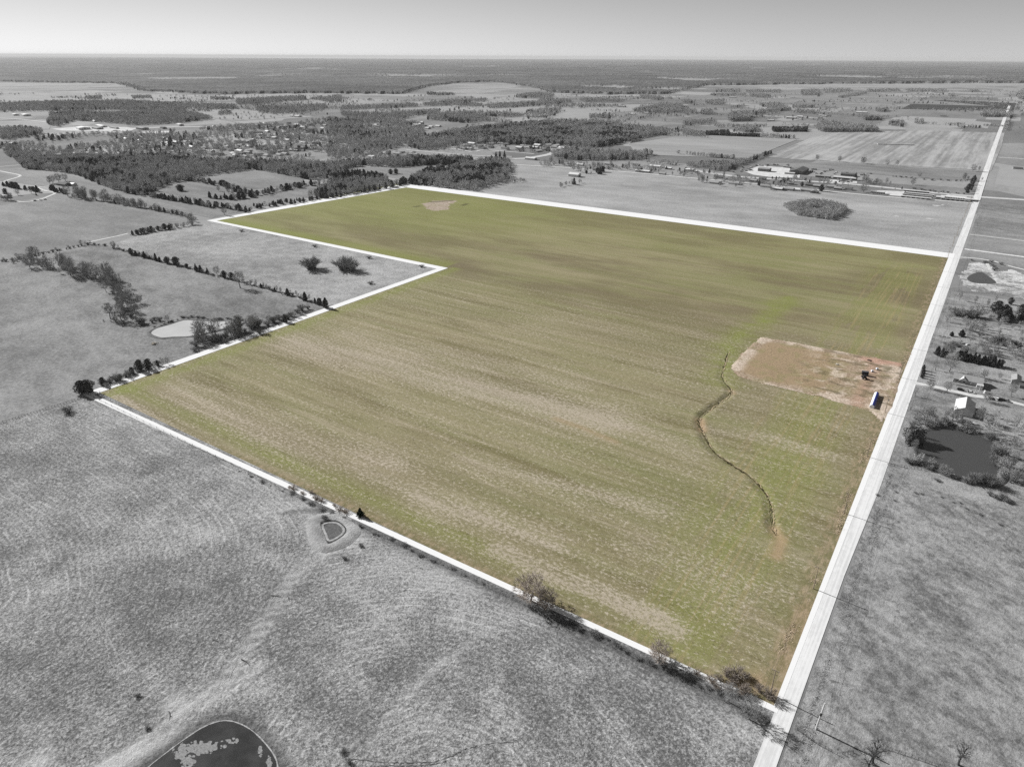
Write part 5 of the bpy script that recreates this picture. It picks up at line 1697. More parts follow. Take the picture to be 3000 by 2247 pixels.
# tree belts beyond the town
BELTS = [
    (ZT1((0, 680), (300, 668), (800, 660), (1010, 672), (1200, 680), (1530, 690), (1520, 712), (1210, 708), (1200, 730), (700, 715), (200, 725), (0, 730)), 17, 1.15, 0.06),
    (ZT1((330, 745), (480, 735), (700, 745), (1000, 730), (1250, 740), (1390, 775), (1100, 805), (850, 815), (600, 790), (480, 785), (380, 825), (310, 810)), 14, 1.15, 0.08),
    (ZT1((0, 850), (200, 845), (280, 865), (230, 885), (60, 905), (0, 905)), 12, 1.2, 0.05),
    (ZT1((1530, 655), (1960, 630), (1990, 650), (1620, 685), (1530, 680)), 18, 1.2, 0.05),
    (ZT1((1660, 705), (2100, 690), (2130, 705), (1960, 735), (1800, 745), (1680, 735)), 18, 1.2, 0.06),
    (ZT1((2000, 645), (2212, 625), (2212, 665), (2100, 660)), 18, 1.1, 0.05),
    (ZT1((560, 632), (660, 630), (660, 648), (570, 650)), 18, 0.9, 0.1), (ZT1((850, 628), (980, 625), (985, 642), (860, 645)), 18, 0.9, 0.1),
    (ZT1((1360, 635), (1520, 640), (1510, 652), (1370, 650)), 18, 0.9, 0.2),
    (ZT1((1420, 735), (1500, 730), (1500, 748), (1410, 752)), 16, 0.9, 0.1),
    (ZT2((0, 735), (250, 745), (450, 735), (640, 720), (640, 738), (480, 755), (420, 775), (200, 770), (0, 755)), 16, 1.1, 0.06),
    (ZT2((0, 700), (250, 690), (480, 680), (500, 695), (230, 710), (0, 718)), 18, 1.1, 0.06),
    (ZT2((530, 680), (700, 660), (940, 650), (930, 662), (720, 672), (700, 690), (540, 692)), 18, 1.1, 0.08),
    (ZT2((720, 675), (900, 680), (920, 695), (740, 690)), 18, 1.0, 0.1),
    (ZT2((560, 745), (850, 735), (1100, 745), (1190, 755), (1100, 765), (880, 755), (1000, 790), (800, 800), (560, 780)), 16, 1.1, 0.1),
    (ZT2((940, 690), (1300, 665), (1280, 650), (1480, 655), (1490, 668), (1380, 680), (1060, 705), (950, 705)), 17, 1.15, 0.06),
    (ZT2((1130, 625), (1250, 610), (1390, 620), (1350, 640), (1140, 640)), 20, 1.2, 0.05),
    (ZT2((550, 605), (730, 612), (735, 620), (560, 618)), 18, 1.0, 0.4),
    (ZT2((1540, 650), (1800, 650), (1820, 665), (1560, 668)), 22, 1.3, 0.03),
    (ZT2((1310, 690), (1600, 680), (1830, 690), (1840, 698), (1600, 700), (1320, 700)), 24, 1.0, 0.1),
    (ZT2((1200, 720), (1430, 705), (1420, 735), (1340, 770), (1200, 775)), 20, 0.9, 0.12),
    (ZT2((1880, 720), (2050, 690), (2212, 685), (2212, 735), (2100, 740), (1950, 735)), 17, 1.2, 0.08),
    (ZT2((1300, 790), (1550, 790), (1800, 800), (1790, 820), (1300, 825)), 18, 1.1, 0.15),
    (ZT2((1600, 755), (1760, 755), (1760, 775), (1610, 775)), 17, 1.1, 0.15),
    (ZT2((1930, 628), (2070, 635), (2070, 655), (1940, 645)), 22, 1.2, 0.03),
    (ZF2((0, 600), (150, 610), (280, 630), (280, 665), (130, 665), (0, 650)), 9, 0.7, 0.0),
    (ZF2((300, 620), (590, 610), (600, 650), (1000, 660), (1000, 675), (300, 650)), 6.5, 0.75, 0.9),
    (ZF2((750, 555), (980, 560), (990, 610), (760, 620)), 9, 0.85, 0.15),
    (ZF2((1160, 575), (1610, 570), (1610, 605), (1170, 608)), 8, 0.9, 0.85),
    (ZF2((600, 400), (860, 390), (850, 470), (600, 475)), 11, 1.5, 0.05),
    (ZF2((0, 490), (400, 470), (440, 500), (200, 520), (0, 530)), 15, 1.1, 0.04),
    (ZF2((410, 530), (1080, 535), (1080, 548), (410, 552)), 14, 0.8, 0.04),
    (ZF2((640, 590), (760, 560), (760, 605), (650, 615)), 12, 0.8, 0.1),
    (ZF2((1010, 660), (1480, 690), (1480, 700), (1010, 680)), 12, 0.9, 0.15),
    (ZF2((980, 265), (1270, 255), (1290, 290), (1380, 315), (1400, 330), (1100, 350), (920, 395), (890, 390), (1000, 350), (1180, 330)), 11, 1.1, 0.04),
    (ZF2((1430, 290), (1700, 280), (1710, 298), (1430, 303)), 13, 1.1, 0.04),
    (ZF2((1450, 335), (1720, 350), (1700, 370), (1480, 365)), 14, 1.0, 0.05),
    (ZF2((1540, 85), (1760, 80), (1780, 130), (1540, 140)), 18, 1.4, 0.03), (ZF2((820, 80), (1270, 75), (1270, 105), (830, 105)), 24, 1.1, 0.03),
    (ZF2((420, 75), (740, 70), (740, 100), (430, 95)), 24, 1.1, 0.04), (ZF2((360, 125), (820, 120), (820, 145), (370, 140)), 22, 1.0, 0.06),
    (ZF2((860, 130), (1130, 140), (1130, 170), (880, 158)), 18, 1.1, 0.04), (ZF2((290, 215), (530, 205), (540, 265), (300, 250)), 17, 1.2, 0.03),
    (ZF2((0, 215), (130, 205), (130, 240), (0, 240)), 17, 1.1, 0.03), (ZF2((1820, 70), (2160, 65), (2212, 90), (1830, 110)), 22, 1.2, 0.04),
    (ZF2((2010, 165), (2212, 125), (2212, 145), (2020, 172)), 14, 1.0, 0.04), (ZF2((240, 340), (380, 345), (380, 385), (250, 385)), 14, 1.1, 0.05),
    (ZF2((0, 300), (70, 300), (80, 380), (0, 385)), 16, 1.1, 0.05), (ZF2((100, 345), (180, 345), (180, 370), (100, 375)), 16, 1.0, 0.05),
    (ZF1((-470, 540), (-380, 510), (120, 560), (310, 590), (310, 610), (-460, 605)), 9.5, 1.25, 0.06),
    (ZF1((0, 120), (170, 95), (170, 110), (0, 150)), 14, 1.0, 0.03), (ZF1((170, 75), (600, 65), (600, 85), (180, 95)), 22, 1.2, 0.03),
    (ZF1((680, 65), (950, 65), (950, 90), (690, 90)), 20, 1.2, 0.03), (ZF1((965, 65), (1200, 70), (1200, 95), (970, 90)), 20, 1.2, 0.03),
    (ZF1((1480, 85), (1600, 70), (1640, 90), (1500, 98)), 20, 1.1, 0.03), (ZF1((1230, 130), (1300, 130), (1300, 152), (1235, 152)), 14, 1.1, 0.05),
    (ZF1((1640, 370), (1960, 370), (1960, 415), (1640, 415)), 11, 1.3, 0.03), (ZF1((1990, 385), (2060, 370), (2040, 440), (2000, 430)), 11, 1.1, 0.05),
    (ZF1((280, 330), (450, 325), (450, 352), (290, 350)), 12, 1.0, 0.3), (ZF1((130, 430), (380, 425), (370, 462), (130, 458)), 10, 0.9, 0.5),
    (ZF1((450, 480), (650, 480), (640, 545), (470, 530)), 12, 0.9, 0.2), (ZF1((1180, 508), (1440, 510), (1430, 520), (1190, 518)), 12, 0.6, 0.05),
    (ZF1((1360, 540), (1660, 545), (1650, 562), (1360, 560)), 13, 0.7, 0.15), (ZF1((1680, 520), (1840, 525), (1980, 540), (1980, 546), (1680, 535)), 10, 0.5, 0.1),
    (ZF1((2110, 130), (2212, 60), (2260, 60), (2240, 190), (2140, 190)), 14, 1.5, 0.1), (ZF1((2170, 390), (2300, 390), (2300, 415), (2180, 412)), 12, 0.9, 0.1),
    (ZF1((1965, 480), (2030, 470), (1985, 600), (1960, 600)), 9, 0.8, 0.1), (ZF1((2090, 330), (2140, 220), (2160, 220), (2120, 330)), 10, 0.7, 0.2),
    (ZF1((800, 470), (830, 470), (825, 500), (795, 505)), 8, 1.0, 0), (ZF1((860, 475), (905, 475), (900, 500), (865, 500)), 9, 1.0, 0),
    (ZM((1640, 245), (1660, 245), (2212, 290), (2212, 300)), 7, 0.75, 0.05), (ZM((1350, 330), (1650, 345), (1650, 365), (1350, 345)), 12, 0.7, 0.05),
    (ZM((1740, 360), (1950, 340), (2212, 340), (2212, 400), (2000, 395), (1750, 380)), 8.5, 0.75, 0.1),
    (ZM((400, 260), (650, 240), (1050, 270), (1250, 240), (1400, 240), (1390, 260), (1260, 300), (1000, 310), (680, 310), (400, 290)), 12, 1.0, 0.12),
    (ZH1((-100, 190), (200, 170), (480, 130), (520, 150), (300, 220), (150, 290), (-100, 290)), 8, 0.75, 0.1),
    (ZH1((480, 130), (560, 100), (720, 40), (860, 0), (900, 0), (770, 55), (620, 110), (520, 155)), 8.5, 0.75, 0.45),
]
lots = [scatter([p], sp * 0.82, h * 1.12, c, seed=51 + i) for i, (p, sp, h, c) in enumerate(BELTS)]
wood('woodland', 'far hedges and tree belts between the fields beyond the town', lots)
wood('hedgerow', 'wispy leafless undergrowth joining the near hedges on the left', [
    hedge([((405, 570), (450, 577), (520, 591), (600, 603), (650, 610), (735, 620)), ((543, 528), (588, 534), (656, 546), (697, 562), (742, 573), (792, 566), (837, 555), (905, 543), (973, 538)), ((620, 581), (680, 585), (747, 578))], 3.2, 0.75, (0.45, 0.15, 0.4), 4, 201),
    hedge([ZA((720, 605), (1000, 688), (1300, 765), (1480, 815), (1700, 870), (1900, 925), (2100, 985))], 2.6, 0.45, (0.3, 0.02, 0.68), 1.2, 202),
    hedge([ZA((470, 270), (560, 300), (640, 305), (710, 315), (830, 335), (940, 355), (1070, 380), (1190, 405), (1270, 440))], 2.8, 0.6, (0.5, 0.03, 0.47), 3, 203),
    hedge([ZA((845, 530), (945, 515), (1070, 490), (1260, 462))], 2.6, 0.55, (0.5, 0.05, 0.45), 2, 204),
    hedge([ZA((130, 690), (270, 735), (430, 745), (560, 800), (770, 840)), ZA((700, 870), (830, 930), (850, 970), (770, 1060), (800, 1105))], 3.0, 0.7, (0.4, 0.0, 0.6), 6, 205),
    hedge([ZA((1250, 1205), (1400, 1205), (1560, 1170), (1700, 1125)), ZA((660, 1515), (860, 1435), (1050, 1370))], 3.0, 0.5, (0.3, 0.0, 0.7), 2.0, 206),
    hedge([((742, 606), (870, 590), (1000, 574))], 4, 0.55, (0.4, 0.2, 0.4), 2, 207),
    hedge([ZA((0, 698), (330, 638), (590, 586))], 3.5, 0.4, (0.2, 0.0, 0.8), 1.5, 208)])
# hedgerows and lone trees over the far farmland
_rr = np.random.default_rng(321)
far_lines = []
for _ in range(150):
    px_, py_ = _rr.uniform(-100, 3000), 285 + 130 * _rr.random() ** 1.3
    if px_ < 1250 and py_ > 330:
        continue
    if px_ > 2350 and py_ > 380 or (px_ > 1950 and py_ > 395):
        continue
    x_, y_ = g(px_, py_)
    L_ = _rr.uniform(60, 420)
    if _rr.random() < 0.5:
        far_lines.append([(x_, y_), (x_ + L_, y_ + _rr.normal() * 12)])
    else:
        far_lines.append([(x_, y_), (x_ + _rr.normal() * 12, y_ + L_)])
FARP = ((1250, 290), (1600, 282), (2000, 284), (3000, 262), (3080, 330), (2800, 330), (2500, 380), (2000, 375), (1600, 360), (1300, 350))
FARQ = ((-100, 275), (400, 280), (900, 282), (1250, 285), (1250, 345), (900, 350), (600, 355), (300, 335), (-100, 345))
EDGE = ((-200, 239), (0, 240), (180, 243), (360, 246), (430, 268), (620, 276), (860, 274), (1000, 274), (1180, 276), (1245, 256), (1330, 244), (1450, 240), (1560, 255), (1620, 272), (1800, 277), (1960, 276), (2060, 252), (2300, 248), (2600, 246), (3050, 244))
wood('thicket', 'bare garden trees and scrub among the roadside houses along the highway', [scatter([ZH1((-300, 360), (2212, 440), (2212, 620), (1300, 560), (-300, 500))], 15, 0.62, 0.12, seed=321, thin=0.42, clump=30), scatter([ZM((280, 320), (1200, 360), (2212, 450), (2212, 500), (1200, 420), (280, 370))], 13, 0.75, 0.12, seed=322, thin=0.45, clump=36), scatter([ZH2((-200, 395), (800, 450), (1700, 540), (1700, 560), (800, 490), (-200, 430))], 20, 0.5, 0.08, seed=323, thin=0.52, clump=40)])
wood('hedgerow', 'thin tree lines and lone trees over the far farmland', [hedge([EDGE], 7.0, 1.35, (0.97, 0.03, 0), 22.0, 305), hedge(far_lines, 9.0, 0.95, (0.86, 0.1, 0.04), 3.0, 301, True, 0.36), scatter([FARP], 46, 0.95, 0.12, seed=302, thin=0.56, clump=170), scatter([FARQ], 44, 1.0, 0.06, seed=303, thin=0.54, clump=170)])
wood('thicket', 'leafless scrub spread through the weedy yards right of the road', [
    scatter([ZE((1080, 1000), (1500, 980), (2300, 1050), (2300, 1450), (1500, 1420), (1100, 1330))], 8, 0.5, 0.04, seed=311, thin=0.5, clump=22),
    scatter([ZQ((1300, 230), (2300, 260), (2300, 700), (1900, 620), (1500, 480))], 7, 0.5, 0.05, seed=312, thin=0.46, clump=20),
    scatter([ZQ((1400, 1250), (2300, 1350), (2300, 2300), (1900, 1950), (1500, 1650))], 8, 0.5, 0.0, seed=313, thin=0.5, clump=18),
    hedge([ZP((360, 120), (600, 230), (900, 270), (1300, 350), (1700, 490)), ZP((1850, 560), (1880, 900), (1850, 1150)), ZP((250, 820), (520, 900), (900, 1040), (1400, 1180), (1700, 1260))], 2.4, 0.55, (0.3, 0.0, 0.7), 2.0, 314)])
# the ring-shaped thicket in the north pasture
ring = ZH1((1080, 870), (1250, 840), (1500, 800), (1750, 810), (2000, 860), (2110, 930), (2050, 990), (1860, 1090), (1600, 1050), (1300, 1010), (1150, 930))
hole = ZH1((1450, 905), (1600, 890), (1750, 905), (1800, 940), (1650, 945), (1500, 935))
wood('thicket', 'dense dark ring-shaped thicket in the pasture behind the green field', [scatter([ring], 4.3, 0.72, 0.0, avoid=[hole], seed=91)])

# scattered far single trees and the wooded plain to the skyline
def skyline():
    az = np.radians(np.arange(-44, 44.01, 0.055))
    edge_px = [(-400, 238), (0, 240), (180, 243), (360, 246), (430, 268), (620, 276), (860, 274), (1000, 274), (1180, 276), (1245, 256), (1330, 244), (1450, 240), (1560, 255), (1620, 272), (1800, 277), (1960, 276), (2060, 252), (2300, 248), (2600, 246), (3000, 244), (3400, 244)]
    ea, er = [], []
    for p in edge_px:
        x, y = g(*p)
        ea.append(math.atan2(x, y) + AZ)
        er.append(math.hypot(x, y))
    r0 = np.interp(az, ea, er)
    r0 = r0 * (1 + 0.05 * (vnoise(az * 160, az * 0, 95, 3) - 0.5))
    rows = 230
    t = np.linspace(0, 1, rows)[:, None]
    R = r0[None] * (60000 / r0[None]) ** (t ** 1.12)
    A = np.broadcast_to(az[None], R.shape)
    X, Y = R * np.sin(A - AZ), R * np.cos(A - AZ)
    big = vnoise(X / 900 + 7, Y / 900, 96, 4)
    Z = 13 + 8 * (vnoise(X / 60, Y / 60, 97, 3) - 0.5) + 9 * (vnoise(X / 14, Y / 14, 98, 2) - 0.5)
    Z = Z + 26 * (vnoise(X / 2600, Y / 2600, 99, 3) - 0.5) * sstep(R, 6000, 9000)
    clear = sstep(big, 0.69, 0.71)
    Z = Z * (1 - clear) + 0.8 * clear
    Z[0] = 0.0
    Z = np.maximum(Z, 0.0)
    ny, nx = X.shape
    idx = np.arange(nx * ny).reshape(ny, nx)
    f = np.stack([idx[:-1, :-1], idx[:-1, 1:], idx[1:, 1:], idx[1:, :-1]], -1).reshape(-1, 4)
    w = NT('far_canopy')
    n1 = w.noise(0.02, 0.02, 4.0, 1.0, rough=0.7)
    n2 = w.noise(0.0016, 0.0016, 4.0, 4.0)
    c = w.mix(w.ramp(w.math('ADD', w.math('MULTIPLY', n1, 0.5), w.math('MULTIPLY', n2, 0.5)), 0.36, 0.64), col(76), col(116))
    c = w.mix(w.attr('clear'), c, col(158))
    w.color(c)
    me = mesh_np('woodland', np.stack([X, Y, Z], -1), f, w.m)
    set_attr(me, 'clear', clear)
    stuff(link('woodland', me), 'endless wooded plain fading towards the skyline', 'woodland')


skyline()

# ------------------------------------------------------------------ buildings
for nm, v, r in (('wall_pale', 205, .9), ('wall_mid', 166, .9), ('wall_dark', 116, .9), ('roof_white', 236, .6), ('roof_pale', 214, .75), ('roof_mid', 164, .85), ('roof_dark', 108, .9), ('trim', 225, .8), ('glass', 40, .2), ('metal_dark', 60, .6), ('rubber', 30, .9), ('wood_grey', 140, .9), ('steel', 205, .5), ('concrete', 200, .9)):
    MAT[nm] = flat_mat(nm, col(v), r, 0.2, 0.08, 0.5)
for nm, c, r in (('wrap_white', (232, 238, 250), .4), ('wrap_shade_blue', (52, 66, 160), .45), ('machine_dark', (34, 36, 44), .5), ('machine_grey', (84, 86, 92), .5), ('pole_wood', (164, 150, 132), .9), ('soil_heap', (226, 220, 210), .95)):
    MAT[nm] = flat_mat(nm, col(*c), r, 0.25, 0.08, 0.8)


def gable(mb, L, W, h, rh, ov=0.5, th=0.22):
    """two roof slabs over a body of length L (x) and width W (y)"""
    for s in (-1, 1):
        y0, y1 = s * (W / 2 + ov), 0.0
        k = rh / (W / 2)
        z0, z1 = h - ov * k + 0.03, h + rh + 0.03
        mb.prism_x([(y0, z0), (y1, z1), (y1, z1 + th), (y0, z0 + th)] if s < 0 else [(y1, z1), (y0, z0), (y0, z0 + th), (y1, z1 + th)], -L / 2 - ov, L / 2 + ov)


def house(label, loc, rot, L, W, h, rh, wall, roof, group=None, name='house', cat='house', detail=0, porch=False, chimney=False):
    o = thing(name, label, cat, (loc[0], loc[1], 0.0), rot, group)
    m = MB()
    m.prism_x([(-W / 2, 0), (W / 2, 0), (W / 2, h), (0, h + rh), (-W / 2, h)], -L / 2, L / 2)
    m.obj('wall', MAT[wall], o)
    m = MB()
    gable(m, L, W, h, rh)
    r = m.obj('roof', MAT[roof], o)
    if chimney:
        MB().box(L * 0.2, 0.3, h + rh * 0.6, 0.9, 0.9, rh * 0.4 + 1.3).obj('chimney', MAT['wall_dark'], r)
    if detail:
        n = max(2, int(L / 4))
        for k in range(n):
            x = -L / 2 + L * (k + 0.5) / n
            for s in (-1, 1):
                if k == n // 2 and s < 0:
                    MB().box(x, s * (W / 2 + 0.03), 0.1, 1.2, 0.08, 2.1).obj('door', MAT['trim'], o)
                else:
                    f = MB().box(x, s * (W / 2 + 0.03), 1.0, 1.5, 0.06, 1.3).obj('window', MAT['trim'], o)
                    MB().box(x, s * (W / 2 + 0.07), 1.12, 1.24, 0.04, 1.06).obj('pane', MAT['glass'], f)
        for s in (-1, 1):
            f = MB().box(s * (L / 2 + 0.03), 0, 1.0, 0.06, 1.4, 1.3).obj('window', MAT['trim'], o)
            MB().box(s * (L / 2 + 0.07), 0, 1.12, 0.04, 1.14, 1.06).obj('pane', MAT['glass'], f)
    return o


def barn(label, loc, rot, L, W, h, rh, wall, roof, group=None, door='wall_dark', cat='barn', name='barn', ribs=0):
    o = house(label, loc, rot, L, W, h, rh, wall, roof, group, name, cat)
    m = MB()
    m.box(L / 2 + 0.04, 0, 0.05, 0.08, min(4.2, W * 0.4), min(h * 0.85, 4)).obj('door', MAT[door], o)
    k = rh / (W / 2)
    for i in range(ribs):
        x = -L / 2 + (i + 0.5) * L / ribs
        for s in (-1, 1):
            b = MB()
            y0, y1 = s * (W / 2 + 0.5), 0
            z0, z1 = h - 0.5 * k + 0.27, h + rh + 0.27
            b.add([(x - .06, y0, z0), (x + .06, y0, z0), (x + .06, y1, z1), (x - .06, y1, z1), (x - .06, y0, z0 + .06), (x + .06, y0, z0 + .06), (x + .06, y1, z1 + .06), (x - .06, y1, z1 + .06)],
                  [(3, 2, 1, 0), (4, 5, 6, 7), (0, 1, 5, 4), (1, 2, 6, 5), (2, 3, 7, 6), (3, 0, 4, 7)])
            b.obj('roof_rib', MAT[roof], o)
    return o


# the farmyard on the right
hp = g(*ZQ((1290, 935))[0])
hs = house('grey-roofed ranch house with front gable right of the road', hp, 0.02, 18.5, 10.5, 3.0, 2.4, 'wall_mid', 'roof_mid', None, 'house', 'house', 1, chimney=False)
m = MB()
m.add([(-5.2, -5.3, 3.1), (-0.8, -5.3, 3.1), (-3.0, -5.3, 5.1), (-3.0, -0.3, 5.1), (-5.2, -1.5, 3.1), (-0.8, -1.5, 3.1), (-5.6, -6.6, 2.85), (-0.4, -6.6, 2.85), (-3.0, -6.6, 5.15)],
      [(6, 8, 3, 4), (8, 7, 5, 3), (6, 7, 8)])
m.obj('front_gable', MAT['roof_pale'], hs)
MB().box(1.5, -8.2, 0.05, 16.5, 5.0, 0.4).obj('deck', MAT['wood_grey'], hs)
m = MB()
for k in range(9):
    m.box(-6.3 + k * 1.95, -10.6, 0.45, 0.12, 0.12, 1.0)
m.box(1.5, -10.6, 1.4, 16.4, 0.1, 0.1)
m.obj('railing', MAT['trim'], hs)
MB().box(8.0, -7.6, 0.45, 4.2, 3.6, 2.4).obj('annex', MAT['wall_pale'], hs)
bp = g(*ZQ((1228, 1425))[0])
bo = barn('pale-roofed barn above the dark square pond', (bp[0], bp[1] + 3), PI / 2, 19.0, 11.0, 3.4, 3.0, 'wall_pale', 'roof_pale', ribs=8)
MB().box(-3.5, 5.75, 3.0, 4.0, 0.6, 0.35).obj('skylight', MAT['glass'], bo)
sp_ = g(*ZQ((2040, 960))[0])
barn('small grey shed with long shadow at the right edge', (sp_[0] + 1, sp_[1] + 4), PI / 2, 11.0, 5.5, 3.2, 1.4, 'wall_mid', 'roof_mid', cat='shed', name='shed', ribs=4)
p = g(*ZQ((2205, 1030))[0])
barn('dark low shed cut by the right edge of the picture', p, 0.1, 6, 4, 2.4, 1.0, 'wall_dark', 'roof_dark', cat='shed', name='shed')
p = g(*ZQ((1290, 1590))[0])
fb = thing('flatbed_trailer', 'long pale flatbed trailer between the barn and the pond', 'trailer', (p[0], p[1], 0), -0.06)
MB().box(0, 0, 0.75, 11.0, 2.4, 0.25).obj('deck', MAT['trim'], fb)
MB().box(-1.0, 0, 1.0, 6.0, 2.0, 0.5).obj('load', MAT['wall_dark'], fb)
for x in (2.5, 3.6):
    for s in (-1, 1):
        MB().tube([(x, s * 1.0, 0.42), (x, s * 1.25, 0.42)], 0.42, 10).obj('wheel', MAT['rubber'], fb)


# vehicles
def car_meshes(L=4.7, W=1.85, H=1.5, paint='roof_pale', van=False):
    body, cab = MB(), MB()
    hw = W / 2
    prof = [(-L / 2, 0.35), (L / 2, 0.35), (L / 2 + 0.05, 0.75), (L / 2 - 0.9, 0.95), (-L / 2, 0.98)]
    body.add([(x, -hw, z) for x, z in prof] + [(x, hw, z) for x, z in prof],
             [tuple(range(5)), tuple(range(9, 4, -1))] + [(i, 5 + i, 5 + (i + 1) % 5, (i + 1) % 5) for i in range(5)])
    x0, x1 = (-L / 2 + 0.15, L / 2 - 1.1)
    cp = [(x0, 0.97), (x1, 0.95), (x1 - 0.75, H), (x0 + (0.1 if van else 0.6), H)]
    k = hw * 0.86
    cab.add([(x, -hw * (1 if z < 1 else 0.82), z) for x, z in cp] + [(x, hw * (1 if z < 1 else 0.82), z) for x, z in cp],
            [(0, 1, 2, 3), (7, 6, 5, 4), (0, 4, 5, 1), (1, 5, 6, 2), (2, 6, 7, 3), (3, 7, 4, 0)])
    roof = MB().box((x0 + x1 - 0.2) / 2, 0, H, (x1 - x0) * 0.55, W * 0.8, 0.05)
    wh = MB().tube([(0, -0.12, 0), (0, 0.12, 0)], 0.33, 10)
    return body.mesh('body', MAT[paint]), cab.mesh('cabin', MAT['glass']), roof.mesh('roof', MAT[paint]), wh.mesh('wheel', MAT['rubber']), L, W


CARS = {p: car_meshes(paint=p) for p in ('roof_white', 'roof_mid', 'metal_dark', 'roof_pale', 'wall_dark')}


def car(label, x, y, rot, paint, group=None, z=0.18, s=1.0):
    b, c, r, wh, L, W = CARS[paint]
    o = thing('parked_car', label, 'car', (x, y, z), rot, group)
    o.scale = (s, s, s)
    link('body', b, o)
    link('cabin', c, o)
    link('roof', r, o)
    for sx in (-1, 1):
        for sy in (-1, 1):
            link('wheel', wh, o, (sx * L * 0.3, sy * (W / 2 - 0.05), 0.33))
    return o


for q, rot, pt, lb in (((1180, 1070), -0.1, 'metal_dark', 'dark car on the driveway below the house'), ((1345, 1112), -0.05, 'roof_white', 'white car on the driveway below the house'),
                       ((1690, 1215), 0.3, 'wall_dark', 'dark vehicle left in the group by the driveway'), ((1775, 1222), 1.2, 'roof_white', 'white vehicle in the group by the driveway'),
                       ((1850, 1235), 0.1, 'metal_dark', 'black vehicle in the middle of the group by the driveway'), ((1930, 1250), -0.2, 'roof_mid', 'grey vehicle right in the group by the driveway')):
    x, y = g(*ZQ(q)[0])
    car(lb, x, y, rot, pt, z=0.18)
x, y = g(*ZQ((1095, 905))[0])
car('white car parked at the left end of the house', x, y, 1.5, 'roof_white', z=0.06)
t = thing('storage_tank', 'white upright tank beside the driveway light', 'tank', (*g(*ZQ((1575, 1115))[0]), 0.03))
MB().tube([(0, 0, 0), (0, 0, 1.9), (0, 0, 2.2)], [0.9, 0.9, 0.5], 14).obj('shell', MAT['trim'], t)
MB().tube([(0, 0, 2.15), (0, 0, 2.4)], 0.25, 8).obj('hatch', MAT['metal_dark'], t)
# junk row of short posts in the weedy yard
t = thing('log_pile', 'low row of dark and white logs in the weedy yard', 'log pile', (*g(*ZQ((910, 205))[0]), 0.0), -0.08)
for k in range(9):
    MB().tube([(-4.4 + k * 1.1, -0.5, 0.3), (-4.4 + k * 1.1, 0.5, 0.32)], 0.3, 8).obj('log', MAT['wall_dark' if k % 3 else 'trim'], t)
t = thing('junk_heap', 'heap of pale junk beside the dark scrub in the weedy yard', 'junk', (*g(*ZQ((1245, 325))[0]), 0.0))
for k in range(7):
    MB().box(random.uniform(-3, 3), random.uniform(-1.5, 1.5), 0.02 * k, random.uniform(0.8, 2.2), random.uniform(0.6, 1.4), random.uniform(0.4, 1.3), random.uniform(0, 3)).obj('board', MAT[('trim', 'wall_dark', 'wall_mid')[k % 3]], t)

# roadside houses and sheds along the highway
def hat(z, q):
    return g(*z(q)[0])


RS = [
    (ZH1, (280, 500), 20, 9, 'wall_pale', 'roof_mid', 'pale brick house left of a round bare tree'), (ZH1, (585, 455), 17, 9, 'wall_mid', 'roof_mid', 'grey house with carport just below the highway'),
    (ZH1, (740, 430), 13, 8, 'wall_mid', 'roof_dark', 'dark-gabled house beside the highway'), (ZH1, (785, 545), 18, 9, 'wall_pale', 'roof_mid', 'house with a dark front gable at the pasture edge'),
    (ZH1, (985, 590), 19, 9, 'wall_dark', 'roof_pale', 'pale-roofed house with dark shaded wall at the pasture edge'), (ZH1, (1160, 595), 19, 9, 'wall_mid', 'roof_mid', 'long grey house in the row at the pasture edge'),
    (ZH1, (1300, 605), 10, 8, 'wall_pale', 'roof_white', 'small white-roofed outbuilding in the house row'), (ZH1, (1475, 615), 22, 10, 'wall_mid', 'roof_mid', 'long low house left of the brick gable house'),
    (ZH1, (1580, 640), 11, 12, 'wall_dark', 'roof_mid', 'brick house with a gable facing the pasture'), (ZH1, (1190, 500), 12, 8, 'wall_mid', 'roof_mid', 'house hidden among the evergreen trees'),
    (ZH1, (1500, 525), 14, 9, 'wall_dark', 'roof_dark', 'dark-roofed house behind the brick gable house'), (ZH1, (1620, 545), 13, 8, 'wall_dark', 'roof_mid', 'house with dark gable behind the pasture row'),
    (ZH1, (1840, 555), 18, 9, 'wall_mid', 'roof_mid', 'long house with several windows near the lane'), (ZH1, (1960, 585), 13, 8, 'wall_dark', 'roof_mid', 'small grey house beside the lane'),
    (ZH1, (2130, 590), 13, 10, 'wall_pale', 'roof_dark', 'gabled house left of the workshop yard'),
    (ZM, (2020, 540), 18, 9, 'wall_mid', 'roof_mid', 'leftmost low house in the pasture-edge row'), (ZM, (830, 408), 9, 8, 'wall_mid', 'roof_dark', 'steep dark house right of the white-roofed shed'),
    (ZM, (1500, 450), 14, 7, 'wall_mid', 'roof_mid', 'low house right of the long white building'), (ZM, (680, 360), 15, 8, 'wall_pale', 'roof_white', 'white-roofed house on the highway side of the lane'),
    (ZM, (960, 352), 16, 9, 'wall_mid', 'roof_mid', 'grey house behind the cedars at the lane'), (ZM, (1240, 365), 15, 9, 'wall_mid', 'roof_dark', 'dark-roofed house at the highway'),
    (ZH1, (60, 400), 14, 9, 'wall_mid', 'roof_dark', 'dark gabled house left of the lumber yard'), (ZH1, (20, 480), 12, 8, 'wall_mid', 'roof_mid', 'house behind the tree left of the pale brick house')]
for zz, q, L, W, wl, rf, lb in RS:
    x, y = hat(zz, q)
    house(lb + ' across the pasture' if len(lb.split()) < 9 else lb, (x, y), random.uniform(-0.12, 0.12) + (PI / 2 if L < W else 0), max(L, W) * 0.95, min(L, W) * 1.05, 3.0, 2.0, wl, rf, detail=0)
